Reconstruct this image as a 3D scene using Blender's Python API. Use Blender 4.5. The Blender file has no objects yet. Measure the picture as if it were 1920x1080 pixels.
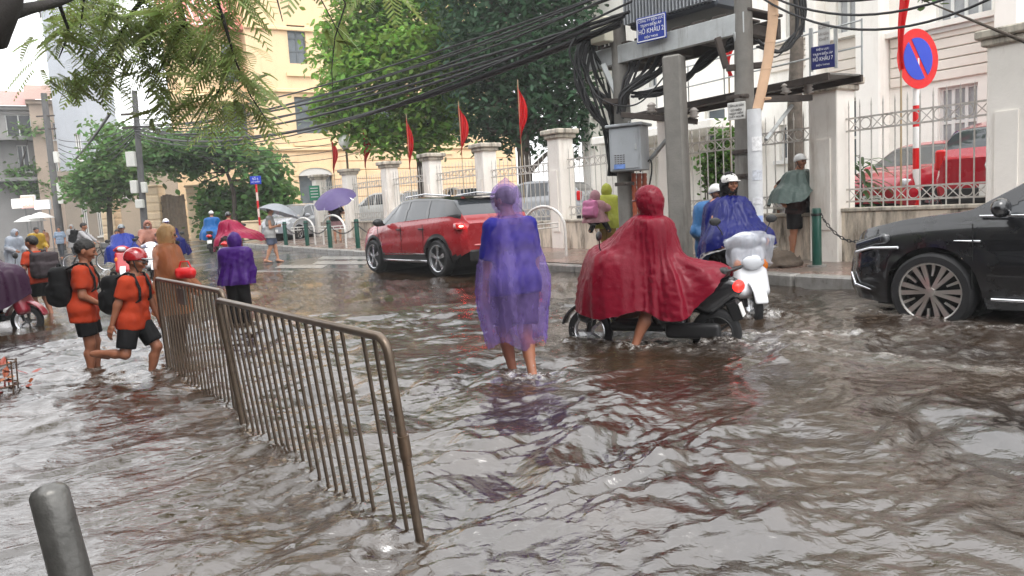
import bpy, math, random
import numpy as np
from mathutils import Matrix, Vector
R_ = math.radians
random.seed(7); RNG = np.random.default_rng(7)
scene = bpy.context.scene
COL = scene.collection
# ------------------------------------------------------------------ camera
CAM_H = 1.4; FPX = 1400.0; ROLL = R_(-3.3)
PITCH = math.atan(155 * math.cos(ROLL) / FPX)
cam_d = bpy.data.cameras.new('camera'); cam_d.sensor_width = 36; cam_d.lens = 36 * FPX / 1920
cam_d.clip_start = 0.05; cam_d.clip_end = 3000
cam = bpy.data.objects.new('camera', cam_d); COL.objects.link(cam)
CAM_R = Matrix.Rotation(math.pi / 2 - PITCH, 3, 'X') @ Matrix.Rotation(ROLL, 3, 'Z')
cam.matrix_world = Matrix.Translation((0, 0, CAM_H)) @ CAM_R.to_4x4()
scene.camera = cam
# ------------------------------------------------------------------ sky, sun, exposure
SUN_EL, SUN_AZ = 62, 150
world = bpy.data.worlds.new('World'); scene.world = world; world.use_nodes = True
wn = world.node_tree.nodes; wl = world.node_tree.links; wn.clear()
sky = wn.new('ShaderNodeTexSky'); sky.sky_type = 'NISHITA'; sky.sun_disc = False
sky.sun_elevation = R_(SUN_EL); sky.sun_rotation = R_(SUN_AZ); sky.dust_density = 6; sky.air_density = 1.0
hs = wn.new('ShaderNodeHueSaturation'); hs.inputs['Saturation'].default_value = 0.10
mx = wn.new('ShaderNodeMix'); mx.data_type = 'RGBA'; mx.inputs['Factor'].default_value = 0.72
mx.inputs['B'].default_value = (9.4, 9.5, 9.7, 1)          # cloud deck
bg = wn.new('ShaderNodeBackground'); bg.inputs['Strength'].default_value = 0.15
wo = wn.new('ShaderNodeOutputWorld')
wl.new(sky.outputs[0], hs.inputs['Color']); wl.new(hs.outputs[0], mx.inputs['A'])
wl.new(mx.outputs['Result'], bg.inputs['Color']); wl.new(bg.outputs[0], wo.inputs[0])
sun_d = bpy.data.lights.new('sun', 'SUN'); sun_d.energy = 0.7; sun_d.angle = R_(25); sun_d.color = (1, .97, .93)
sun = bpy.data.objects.new('sun', sun_d); COL.objects.link(sun)
az, el = R_(SUN_AZ), R_(SUN_EL)
sdir = Vector((math.sin(az) * math.cos(el), math.cos(az) * math.cos(el), math.sin(el)))
sun.rotation_euler = sdir.to_track_quat('Z', 'Y').to_euler(); sun.location = (0, -5, 40)
scene.view_settings.view_transform = 'Standard'; scene.view_settings.look = 'None'
scene.view_settings.exposure = 1.02; scene.view_settings.gamma = 1
try:
    scene.cycles.use_denoising = True; scene.cycles.max_bounces = 8; scene.cycles.transparent_max_bounces = 24
    scene.cycles.volume_bounces = 0; scene.cycles.caustics_reflective = False; scene.cycles.caustics_refractive = False
except Exception: pass

# ------------------------------------------------------------------ pixel -> place helpers
_CR = np.array(CAM_R)
def ray(px, py): return _CR @ np.array([(px - 960) / FPX, -(py - 540) / FPX, -1.0])
def at_z(px, py, z=0.): d = ray(px, py); return np.array([0, 0, CAM_H]) + d * ((z - CAM_H) / d[2])
def at_y(px, py, Y): d = ray(px, py); return np.array([0, 0, CAM_H]) + d * (Y / d[1])
def road_z(x, y):                               # crown of the road: dry to the far side, flooded towards the camera
    x = np.asarray(x, float); y = np.asarray(y, float)
    w = (x + 4.9) * .59 + (y - 19.1) * .81
    f = np.where(y > 5, np.clip((x / np.maximum(y, 5.) + .60) / .16, 0, 1), 0) * np.where(x > 0, 1, 1)
    return np.clip(np.where(w < 0, .08 * w, .05 * w * f + np.where(f < .9, -.03 * (1 - f), 0)), -0.15, 0.62)
def on_road(px, py):
    z = 0.
    for _ in range(12):
        p = at_z(px, py, z); z = .5 * z + .5 * float(road_z(p[0], p[1]))
    return at_z(px, py, z)
# street frame: u runs along the fence away from the camera, n towards the road
U = np.array([-0.565, 0.825, 0]); U /= np.linalg.norm(U); NR = np.array([-U[1], U[0], 0])
F0 = np.array([5.5, 12.7, 0.])
def fence_pt(s, off=0., z=0.): p = F0 + U * s + NR * off; return np.array([p[0], p[1], z])
def s_of_px(px, off=0.):                        # arc length along the fence line seen in pixel column px
    best = None
    for s in np.arange(-6, 60, .02):
        p = fence_pt(s, off, 1.5); q = _CR.T @ (p - np.array([0, 0, CAM_H]))
        e = abs(960 + FPX * q[0] / -q[2] - px)
        if best is None or e < best[0]: best = (e, s)
    return best[1]
# ------------------------------------------------------------------ mesh helpers
class MB:
    def __init__(s): s.v = []; s.n = 0; s.f = {}; 
    def add(s, v, f, m=0):
        v = np.asarray(v, float).reshape(-1, 3)
        if isinstance(f, np.ndarray): groups = {f.shape[1]: f}
        else:
            groups = {}
            for q in f: groups.setdefault(len(q), []).append(q)
        for k, a in groups.items():
            a = np.asarray(a, int)
            if len(a): s.f.setdefault(k, []).append((a + s.n, np.full(len(a), m) if np.isscalar(m) else np.asarray(m)))
        s.v.append(v); s.n += len(v); return s
    def build_mesh(s, name, mats, smooth=False):
        me = bpy.data.meshes.new(name)
        V = np.concatenate(s.v) if s.v else np.zeros((0, 3))
        loops = []; tot = []; mi = []
        for k, lst in s.f.items():
            for a, m in lst: loops.append(a.ravel()); tot.append(np.full(len(a), k)); mi.append(m)
        if not loops: return me
        loops = np.concatenate(loops); tot = np.concatenate(tot); mi = np.concatenate(mi)
        me.vertices.add(len(V)); me.vertices.foreach_set('co', V.astype(np.float32).ravel())
        me.loops.add(len(loops)); me.loops.foreach_set('vertex_index', loops.astype(np.int32))
        me.polygons.add(len(tot)); st = np.concatenate([[0], np.cumsum(tot)[:-1]])
        me.polygons.foreach_set('loop_start', st.astype(np.int32)); me.polygons.foreach_set('loop_total', tot.astype(np.int32))
        if not isinstance(mats, (list, tuple)): mats = [mats]
        for m in mats: me.materials.append(m)
        me.polygons.foreach_set('material_index', mi.astype(np.int32))
        me.polygons.foreach_set('use_smooth', np.full(len(tot), smooth, dtype=bool))
        me.update(calc_edges=True); me.validate(); return me
    def obj(s, name, mats, parent=None, smooth=False, sharp=None):
        me = s.build_mesh(name, mats, smooth)
        if smooth and sharp:
            try: me.set_sharp_from_angle(angle=R_(sharp))
            except Exception: pass
        return link(name, me, parent)
    # primitives ------------------------------------------------------------
    def box(s, c, size, rz=0., M=None, bevel=0., m=0):
        h = np.asarray(size, float) / 2
        if bevel <= 0:
            v = np.array([[x, y, z] for x in (-1, 1) for y in (-1, 1) for z in (-1, 1)], float) * h
            f = [(0, 1, 3, 2), (4, 6, 7, 5), (0, 4, 5, 1), (2, 3, 7, 6), (0, 2, 6, 4), (1, 5, 7, 3)]
        else:
            b = min(bevel, .95 * h.min()); v = []; idx = {}
            for sx in (-1, 1):
                for sy in (-1, 1):
                    for sz in (-1, 1):
                        for ax in range(3):
                            p = np.array([sx, sy, sz], float) * (h - b); p[ax] += (sx, sy, sz)[ax] * b
                            idx[(sx, sy, sz, ax)] = len(v); v.append(p)
            f = []
            def q(*k): f.append(tuple(idx[i] for i in k))
            for a in (-1, 1):
                q((a, -1, -1, 0), (a, a, -1 if a > 0 else -1, 0) if False else (a, 1, -1, 0), (a, 1, 1, 0), (a, -1, 1, 0))
                q((-1, a, -1, 1), (1, a, -1, 1), (1, a, 1, 1), (-1, a, 1, 1))
                q((-1, -1, a, 2), (1, -1, a, 2), (1, 1, a, 2), (-1, 1, a, 2))
                for b2 in (-1, 1):
                    q((a, b2, -1, 0), (a, b2, 1, 0), (a, b2, 1, 1), (a, b2, -1, 1))
                    q((a, -1, b2, 0), (a, 1, b2, 0), (a, 1, b2, 2), (a, -1, b2, 2))
                    q((-1, a, b2, 1), (1, a, b2, 1), (1, a, b2, 2), (-1, a, b2, 2))
                    for c2 in (-1, 1): q((a, b2, c2, 0), (a, b2, c2, 1), (a, b2, c2, 2))
            v = np.array(v); g = []
            for t in f:                                   # orient outwards
                nrm = np.cross(v[t[1]] - v[t[0]], v[t[2]] - v[t[0]])
                g.append(t if nrm @ v[list(t)].mean(0) > 0 else t[::-1])
            f = g
        if M is not None: v = v @ np.asarray(M).T
        elif rz: v = v @ rotz(rz).T
        return s.add(v + np.asarray(c, float), f, m)
    def tube(s, pts, r, n=8, caps=True, m=0, flat=1.0):
        P = np.asarray(pts, float); k = len(P); r = np.broadcast_to(np.asarray(r, float), (k,))
        T = np.gradient(P, axis=0); T /= np.linalg.norm(T, axis=1)[:, None] + 1e-12
        a = np.array([0, 0, 1.]) if abs(T[0][2]) < .9 else np.array([1., 0, 0])
        V = []; nn = np.cross(T[0], a); nn /= np.linalg.norm(nn)
        th = np.linspace(0, 2 * np.pi, n, endpoint=False)
        for i in range(k):
            nn = nn - T[i] * (nn @ T[i]); nn /= np.linalg.norm(nn) + 1e-12; b = np.cross(T[i], nn)
            V.append(P[i] + r[i] * (np.cos(th)[:, None] * nn + flat * np.sin(th)[:, None] * b))
        V = np.array(V).reshape(-1, 3)
        i, j = np.meshgrid(np.arange(k - 1), np.arange(n), indexing='ij'); i = i.ravel(); j = j.ravel(); j2 = (j + 1) % n
        f = np.stack([i * n + j, i * n + j2, (i + 1) * n + j2, (i + 1) * n + j], 1)
        s.add(V, f, m)
        if caps:
            s.add(V[:n], [tuple(range(n))[::-1]], m); s.add(V[-n:], [tuple(range(n))], m)
        return s
    def lathe(s, prof, n=24, c=(0, 0, 0), M=None, m=0):
        pr = np.asarray(prof, float); th = np.linspace(0, 2 * np.pi, n, endpoint=False)
        V = np.stack([pr[:, 0][:, None] * np.cos(th), pr[:, 0][:, None] * np.sin(th), np.repeat(pr[:, 1][:, None], n, 1)], 2)
        k = len(pr); V = V.reshape(-1, 3)
        i, j = np.meshgrid(np.arange(k - 1), np.arange(n), indexing='ij'); i = i.ravel(); j = j.ravel(); j2 = (j + 1) % n
        f = np.stack([i * n + j, i * n + j2, (i + 1) * n + j2, (i + 1) * n + j], 1)
        if M is not None: V = V @ np.asarray(M).T
        return s.add(V + np.asarray(c, float), f, m)
    def grid(s, V, cu=False, cv=False, m=0, flip=False):
        V = np.asarray(V, float); a, b = V.shape[:2]
        i, j = np.meshgrid(np.arange(a if cu else a - 1), np.arange(b if cv else b - 1), indexing='ij'); i = i.ravel(); j = j.ravel()
        i2 = (i + 1) % a; j2 = (j + 1) % b
        f = np.stack([i * b + j, i * b + j2, i2 * b + j2, i2 * b + j], 1)
        if flip: f = f[:, ::-1]
        return s.add(V.reshape(-1, 3), f, m)
    def prism(s, poly, z0, z1, m=0, M=None, c=(0, 0, 0)):       # poly in xy, extruded in z
        p = np.asarray(poly, float); k = len(p)
        v = np.concatenate([np.c_[p, np.full(k, z0)], np.c_[p, np.full(k, z1)]])
        f = [tuple(range(k))[::-1], tuple(range(k, 2 * k))] + [(i, (i + 1) % k, (i + 1) % k + k, i + k) for i in range(k)]
        if M is not None: v = v @ np.asarray(M).T
        return s.add(v + np.asarray(c, float), f, m)
    def sdf(s, fn, lo, hi, h, m=0, post=None):
        V, F = surfnet(fn, np.asarray(lo, float), np.asarray(hi, float), h)
        if post is not None: V = post(V)
        return s.add(V, F, m)
def rotz(a): c, q = math.cos(a), math.sin(a); return np.array([[c, -q, 0], [q, c, 0], [0, 0, 1.]])
def roty(a): c, q = math.cos(a), math.sin(a); return np.array([[c, 0, q], [0, 1, 0], [-q, 0, c]])
def rotx(a): c, q = math.cos(a), math.sin(a); return np.array([[1, 0, 0], [0, c, -q], [0, q, c]])
def frame(z, x=(1, 0, 0)):                      # columns x,y,z
    z = np.asarray(z, float); z = z / np.linalg.norm(z); x = np.asarray(x, float); x = x - z * (x @ z)
    if np.linalg.norm(x) < 1e-6: x = np.array([0, 1., 0]) - z * z[1]
    x /= np.linalg.norm(x); return np.stack([x, np.cross(z, x), z], 1)
def unit(v): v = np.asarray(v, float); return v / (np.linalg.norm(v) + 1e-12)
def link(name, data, parent=None):
    o = bpy.data.objects.new(name, data); COL.objects.link(o)
    if parent is not None: o.parent = parent
    return o
def tag(o, label=None, cat=None, group=None, kind=None):
    if label: o['label'] = label
    if cat: o['category'] = cat
    if group: o['group'] = group
    if kind: o['kind'] = kind
    return o
def thing(name, label, cat, loc=(0, 0, 0), rz=0., group=None):
    o = link(name, None); o.location = loc; o.rotation_euler = (0, 0, rz); o.empty_display_size = .1
    return tag(o, label, cat, group)
def dup(o, parent=None, loc=None, rz=None, label=None):
    c = o.copy(); COL.objects.link(c); c.parent = parent
    if loc is not None: c.location = loc
    if rz is not None: c.rotation_euler = (0, 0, rz)
    if label: c['label'] = label
    for ch in list(o.children): dup(ch, c)
    return c
# signed-distance modelling ---------------------------------------------------
def surfnet(fn, lo, hi, h):
    n = np.maximum(np.ceil((hi - lo) / h).astype(int) + 1, 3)
    ax = [lo[i] + h * np.arange(n[i]) for i in range(3)]
    G = np.stack(np.meshgrid(*ax, indexing='ij'), -1).reshape(-1, 3)
    val = np.concatenate([fn(G[i:i + 400000]) for i in range(0, len(G), 400000)]).reshape(n)
    cn = [(x, y, z) for x in (0, 1) for y in (0, 1) for z in (0, 1)]
    sub = lambda c: val[c[0]:n[0] - 1 + c[0], c[1]:n[1] - 1 + c[1], c[2]:n[2] - 1 + c[2]]
    pos = np.zeros(tuple(n - 1) + (3,)); cnt = np.zeros(tuple(n - 1))
    for i in range(8):
        for k in range(3):
            if cn[i][k]: continue
            c2 = list(cn[i]); c2[k] = 1; c2 = tuple(c2)
            a = sub(cn[i]); b = sub(c2); cr = (a < 0) != (b < 0)
            t = np.where(cr, a / np.where(cr, a - b, 1), 0)
            for d in range(3): pos[..., d] += np.where(cr, cn[i][d] + (t if d == k else 0), 0)
            cnt += cr
    msk = cnt > 0; idx = -np.ones(tuple(n - 1), int); idx[msk] = np.arange(msk.sum())
    base = np.stack(np.meshgrid(*[ax[i][:-1] for i in range(3)], indexing='ij'), -1)
    V = base[msk] + h * pos[msk] / cnt[msk][:, None]
    F = []
    for k in range(3):
        o = [d for d in range(3) if d != k]
        sl0 = [slice(1, n[d] - 1) if d != k else slice(0, n[d] - 1) for d in range(3)]
        sl1 = [slice(1, n[d] - 1) if d != k else slice(1, n[d]) for d in range(3)]
        a = val[tuple(sl0)] < 0; b = val[tuple(sl1)] < 0; I = np.argwhere(a != b)
        if not len(I): continue
        sg = a[tuple(I.T)]; I = I + np.array([1 if d != k else 0 for d in range(3)])
        def ix(da, db):
            J = I.copy(); J[:, o[0]] -= da; J[:, o[1]] -= db; return idx[tuple(J.T)]
        q = np.stack([ix(0, 0), ix(1, 0), ix(1, 1), ix(0, 1)], 1)
        fl = sg if k != 1 else ~sg
        q[~fl] = q[~fl][:, ::-1]; F.append(q)
    return V, np.concatenate(F) if F else np.zeros((0, 4), int)
def rcone(p, a, b, r1, r2):
    a = np.asarray(a, float); d = np.asarray(b, float) - a; L = d @ d + 1e-12
    t = np.clip((p - a) @ d / L, 0, 1); return np.linalg.norm(p - a - t[:, None] * d, axis=1) - (r1 + t * (r2 - r1))
def ell(p, c, r, M=None):
    q = p - np.asarray(c, float)
    if M is not None: q = q @ M
    r = np.asarray(r, float); k0 = np.linalg.norm(q / r, axis=1); k1 = np.linalg.norm(q / r**2, axis=1) + 1e-9
    return k0 * (k0 - 1) / k1
def rbox(p, c, hsz, rad, M=None):
    q = p - np.asarray(c, float)
    if M is not None: q = q @ M
    q = np.abs(q) - (np.asarray(hsz, float) - rad)
    return np.linalg.norm(np.maximum(q, 0), axis=1) + np.minimum(q.max(1), 0) - rad
def smin(a, b, k):
    h = np.maximum(k - np.abs(a - b), 0) / k; return np.minimum(a, b) - h * h * k / 4
def smax(a, b, k): return -smin(-a, -b, k)
def vnoise(p, seed=0):                          # cheap smooth pseudo-noise in -1..1 (sum of warped sines)
    p = np.asarray(p, float); r = np.random.default_rng(seed); o = np.zeros(len(p))
    for i in range(5):
        k = r.normal(size=3); k /= np.linalg.norm(k); k2 = r.normal(size=3)
        o += np.sin(p @ k * (1 + .6 * i) * 2.1 + r.uniform(0, 6.3) + 1.3 * np.sin(p @ k2 * 1.1 + r.uniform(0, 6.3)))
    return o / 3.2
# ------------------------------------------------------------------ materials
MATS = {}
def mat(name, col=(.5, .5, .5), rough=.6, metal=0., var=.0, vscale=3., bump=0., bscale=40., coat=0., emit=None, estr=0., alpha=1., trans=0., island=0., sub=0., stain=None, ior=1.45, spec=.5):
    if name in MATS: return MATS[name]
    m = bpy.data.materials.new(name); m.use_nodes = True; MATS[name] = m
    N, L = m.node_tree.nodes, m.node_tree.links; b = N['Principled BSDF']
    b.inputs['Base Color'].default_value = (*col, 1); b.inputs['Roughness'].default_value = rough
    b.inputs['Metallic'].default_value = metal; b.inputs['Coat Weight'].default_value = coat; b.inputs['IOR'].default_value = ior
    b.inputs['Specular IOR Level'].default_value = spec
    b.inputs['Alpha'].default_value = alpha; b.inputs['Transmission Weight'].default_value = trans
    if emit: b.inputs['Emission Color'].default_value = (*emit, 1); b.inputs['Emission Strength'].default_value = estr
    out = None
    if var or bump or island or stain:
        tc = N.new('ShaderNodeTexCoord')
    if var:
        nz = N.new('ShaderNodeTexNoise'); nz.inputs['Scale'].default_value = vscale; nz.inputs['Detail'].default_value = 7; nz.inputs['Roughness'].default_value = .65
        L.new(tc.outputs['Object'], nz.inputs['Vector'])
        mr = N.new('ShaderNodeMapRange'); mr.inputs[1].default_value = .25; mr.inputs[2].default_value = .75
        mr.inputs[3].default_value = 1 - var; mr.inputs[4].default_value = 1 + var; L.new(nz.outputs['Fac'], mr.inputs[0])
        mu = N.new('ShaderNodeMix'); mu.data_type = 'RGBA'; mu.blend_type = 'MULTIPLY'; mu.inputs['Factor'].default_value = 1
        mu.inputs['A'].default_value = (*col, 1); L.new(mr.outputs[0], mu.inputs['B']); out = mu.outputs['Result']
        r2 = N.new('ShaderNodeMapRange'); r2.inputs[3].default_value = max(.02, rough - .12); r2.inputs[4].default_value = min(1, rough + .12)
        L.new(nz.outputs['Fac'], r2.inputs[0]); L.new(r2.outputs[0], b.inputs['Roughness'])
    if stain:                                   # (colour, amount, scale): grime streaks running down
        sc, amt, ss = stain[:3]; t0 = stain[3] if len(stain) > 3 else .52
        mp = N.new('ShaderNodeMapping'); mp.inputs['Scale'].default_value = (ss, ss, ss * .18); L.new(tc.outputs['Object'], mp.inputs['Vector'])
        n2 = N.new('ShaderNodeTexNoise'); n2.inputs['Scale'].default_value = 1; n2.inputs['Detail'].default_value = 8; n2.inputs['Roughness'].default_value = .7
        L.new(mp.outputs[0], n2.inputs['Vector'])
        m2 = N.new('ShaderNodeMapRange'); m2.inputs[1].default_value = t0; m2.inputs[2].default_value = t0 + .2; m2.inputs[4].default_value = amt
        L.new(n2.outputs['Fac'], m2.inputs[0])
        x2 = N.new('ShaderNodeMix'); x2.data_type = 'RGBA'; L.new(m2.outputs[0], x2.inputs['Factor'])
        if out is not None: L.new(out, x2.inputs['A'])
        else: x2.inputs['A'].default_value = (*col, 1)
        x2.inputs['B'].default_value = (*sc, 1); out = x2.outputs['Result']
    if island:
        ge = N.new('ShaderNodeNewGeometry'); hv = N.new('ShaderNodeHueSaturation')
        m3 = N.new('ShaderNodeMapRange'); m3.inputs[3].default_value = 1 - island; m3.inputs[4].default_value = 1 + island
        L.new(ge.outputs['Random Per Island'], m3.inputs[0]); L.new(m3.outputs[0], hv.inputs['Value'])
        m4 = N.new('ShaderNodeMapRange'); m4.inputs[3].default_value = .5 - .035; m4.inputs[4].default_value = .5 + .02
        L.new(ge.outputs['Random Per Island'], m4.inputs[0]); L.new(m4.outputs[0], hv.inputs['Hue'])
        if out is not None: L.new(out, hv.inputs['Color'])
        else: hv.inputs['Color'].default_value = (*col, 1)
        out = hv.outputs[0]
    if out is not None: L.new(out, b.inputs['Base Color'])
    if bump:
        n3 = N.new('ShaderNodeTexNoise'); n3.inputs['Scale'].default_value = bscale; n3.inputs['Detail'].default_value = 6
        L.new(tc.outputs['Object'], n3.inputs['Vector'])
        bp = N.new('ShaderNodeBump'); bp.inputs['Strength'].default_value = bump; bp.inputs['Distance'].default_value = .02
        L.new(n3.outputs['Fac'], bp.inputs['Height']); L.new(bp.outputs[0], b.inputs['Normal'])
    if sub:                                     # thin leaf / cloth: add translucency
        tr = N.new('ShaderNodeBsdfTranslucent'); ms = N.new('ShaderNodeMixShader'); ms.inputs[0].default_value = sub
        if out is not None: L.new(out, tr.inputs['Color'])
        else: tr.inputs['Color'].default_value = (*col, 1)
        L.new(b.outputs[0], ms.inputs[1]); L.new(tr.outputs[0], ms.inputs[2]); L.new(ms.outputs[0], N['Material Output'].inputs['Surface'])
    return m
def srgb(r, g, b):
    f = lambda c: c / 12.92 if c <= .04045 else ((c + .055) / 1.055) ** 2.4
    return (f(r / 255), f(g / 255), f(b / 255))
FONT_CACHE = {}
def text(parent, body, M, size, material, name='lettering', depth=.002, maxw=None):
    cu = bpy.data.curves.new(name, 'FONT'); cu.body = body; cu.size = size; cu.align_x = 'CENTER'; cu.align_y = 'CENTER'; cu.extrude = depth
    t = bpy.data.objects.new(name, cu); COL.objects.link(t); bpy.context.view_layer.update()
    me = bpy.data.meshes.new_from_object(t.evaluated_get(bpy.context.evaluated_depsgraph_get()))
    COL.objects.unlink(t); bpy.data.objects.remove(t)
    if maxw and len(me.vertices):
        co = np.zeros(len(me.vertices) * 3, np.float32); me.vertices.foreach_get('co', co); co = co.reshape(-1, 3)
        w = co[:, 0].max() - co[:, 0].min()
        if w > maxw: co[:, 0] *= maxw / w; me.vertices.foreach_set('co', co.ravel())
    me.materials.clear(); me.materials.append(material); me.transform(Matrix(M))
    return link(name, me, parent)
def text_M(pos, right, up):                     # 4x4 placing text: x->right, y->up
    r = unit(right); u = unit(up); n = np.cross(r, u); M = np.eye(4); M[:3, 0] = r; M[:3, 1] = u; M[:3, 2] = n; M[:3, 3] = pos; return M.tolist()
# ------------------------------------------------------------------ ground, road, pavement, water
def big_mat(name, build):
    m = bpy.data.materials.new(name); m.use_nodes = True; MATS[name] = m; build(m.node_tree.nodes, m.node_tree.links, m.node_tree.nodes['Principled BSDF']); return m
def asphalt(N, L, b):
    tc = N.new('ShaderNodeTexCoord'); n1 = N.new('ShaderNodeTexNoise'); n1.inputs['Scale'].default_value = .6; n1.inputs['Detail'].default_value = 8
    n2 = N.new('ShaderNodeTexNoise'); n2.inputs['Scale'].default_value = 60; n2.inputs['Detail'].default_value = 4
    L.new(tc.outputs['Object'], n1.inputs[0]); L.new(tc.outputs['Object'], n2.inputs[0])
    cr = N.new('ShaderNodeValToRGB'); cr.color_ramp.elements[0].color = (.04, .038, .037, 1); cr.color_ramp.elements[1].color = (.10, .095, .09, 1)
    cr.color_ramp.elements[0].position = .3; cr.color_ramp.elements[1].position = .7; L.new(n1.outputs['Fac'], cr.inputs[0]); L.new(cr.outputs[0], b.inputs['Base Color'])
    mr = N.new('ShaderNodeMapRange'); mr.inputs[1].default_value = .38; mr.inputs[2].default_value = .62; mr.inputs[3].default_value = .10; mr.inputs[4].default_value = .30
    L.new(n1.outputs['Fac'], mr.inputs[0]); L.new(mr.outputs[0], b.inputs['Roughness'])
    bp = N.new('ShaderNodeBump'); bp.inputs['Strength'].default_value = .12; bp.inputs['Distance'].default_value = .01; L.new(n2.outputs['Fac'], bp.inputs['Height']); L.new(bp.outputs[0], b.inputs['Normal'])
M_ASPH = big_mat('wet_asphalt', asphalt)
def polar(r0, r1, nr, a0, a1, na):
    r = np.geomspace(r0, r1, nr); a = np.linspace(R_(a0), R_(a1), na)
    return np.stack([r[:, None] * np.sin(a), r[:, None] * np.cos(a)], -1)
g = polar(.4, 1500, 150, -180, 180, 181)
V = np.concatenate([g, road_z(g[..., 0], g[..., 1])[..., None]], -1)
tag(MB().grid(V, flip=True).obj('road', M_ASPH, smooth=True), kind='structure')

# water --------------------------------------------------------------------
WAVES = []
_wr = np.random.default_rng(21)
for lam, amp, cnt in ((1.5, .010, 4), (.8, .0085, 6), (.45, .0060, 9), (.26, .0038, 13), (.15, .0022, 16), (.085, .0008, 14)):
    for _ in range(cnt):
        l = lam * _wr.uniform(.75, 1.35); th = math.atan2(-U[1], -U[0]) + _wr.normal(0, .75) + (.4 if _wr.random() < .4 else 0)
        WAVES.append((2 * math.pi / l, math.cos(th), math.sin(th), amp * _wr.uniform(.5, 1.2) / math.sqrt(cnt) * 2.0, _wr.uniform(0, 6.28)))
WAKES = []      # (x, y, heading unit xy, length, amp)
DROPS = [(r * math.sin(a), r * math.cos(a), _wr.uniform(.025, .06), _wr.uniform(.0015, .0035)) for r, a in zip(_wr.uniform(2, 7.5, 170), _wr.uniform(-.65, .65, 170))]
RINGS = []      # (x, y, amp, radius)
def water_h(x, y):
    p = np.stack([x, y, 0 * x], -1).reshape(-1, 3)
    wx = x + .16 * vnoise(p * 1.3, 3).reshape(x.shape); wy = y + .16 * vnoise(p * 1.3, 4).reshape(x.shape)
    patch = np.clip(.85 + .6 * vnoise(p * .6, 9).reshape(x.shape), .3, 1.6)
    h = np.zeros_like(x)
    for k, cx, cy, a, ph in WAVES:
        f = k * (cx * wx + cy * wy) + ph; h += a * (np.sin(f) + .28 * np.sin(2 * f + 1.3))
    h *= patch * np.clip((.07 - road_z(x, y)) / .17, .18, 1)
    foam = np.zeros_like(x); tn = vnoise(p * 9, 31).reshape(x.shape); tn2 = vnoise(p * 26, 32).reshape(x.shape)
    for (sx, sy, hd, Ln, am) in WAKES:
        dx, dy = x - sx, y - sy; a = -(dx * hd[0] + dy * hd[1]); b = np.abs(-dx * hd[1] + dy * hd[0])
        ok = (a > -.15) & (a < Ln * 3); dec = np.exp(-np.maximum(a, 0) / Ln)
        c = b - (.16 + .30 * np.maximum(a, 0))
        h += np.where(ok, am * dec * np.exp(-(c / .15) ** 2) * (1 + .12 * tn), 0)
        inner = (c < 0) & ok
        h += np.where(inner, am * .06 * dec * tn, 0)
        foam += np.where(ok, dec * np.exp(-(c / .12) ** 2) * np.clip(.8 + .35 * tn, 0, 1.2) * .95, 0) + np.where(inner, dec * np.clip(.35 + .3 * tn, 0, 1) * .7, 0)
    for (sx, sy, rr, am) in DROPS:
        d = np.hypot(x - sx, y - sy); q = d < rr * 3; h[q] += am * np.cos((d[q] - rr) * 2.2 / rr) * np.exp(-((d[q] - rr) / (rr * .55)) ** 2)
    for (sx, sy, am, rr) in RINGS:
        d = np.hypot(x - sx, y - sy); h += am * np.exp(-((d - rr) / (rr * .7)) ** 2) * (np.cos((d - rr) * 38) * .5 + .25 * tn)
        foam += np.clip(np.exp(-((d - rr) / (rr * .8)) ** 2) * (.6 + .4 * tn), 0, 1) * min(1, am * 30)
    return h, np.clip(foam, 0, 1)
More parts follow.
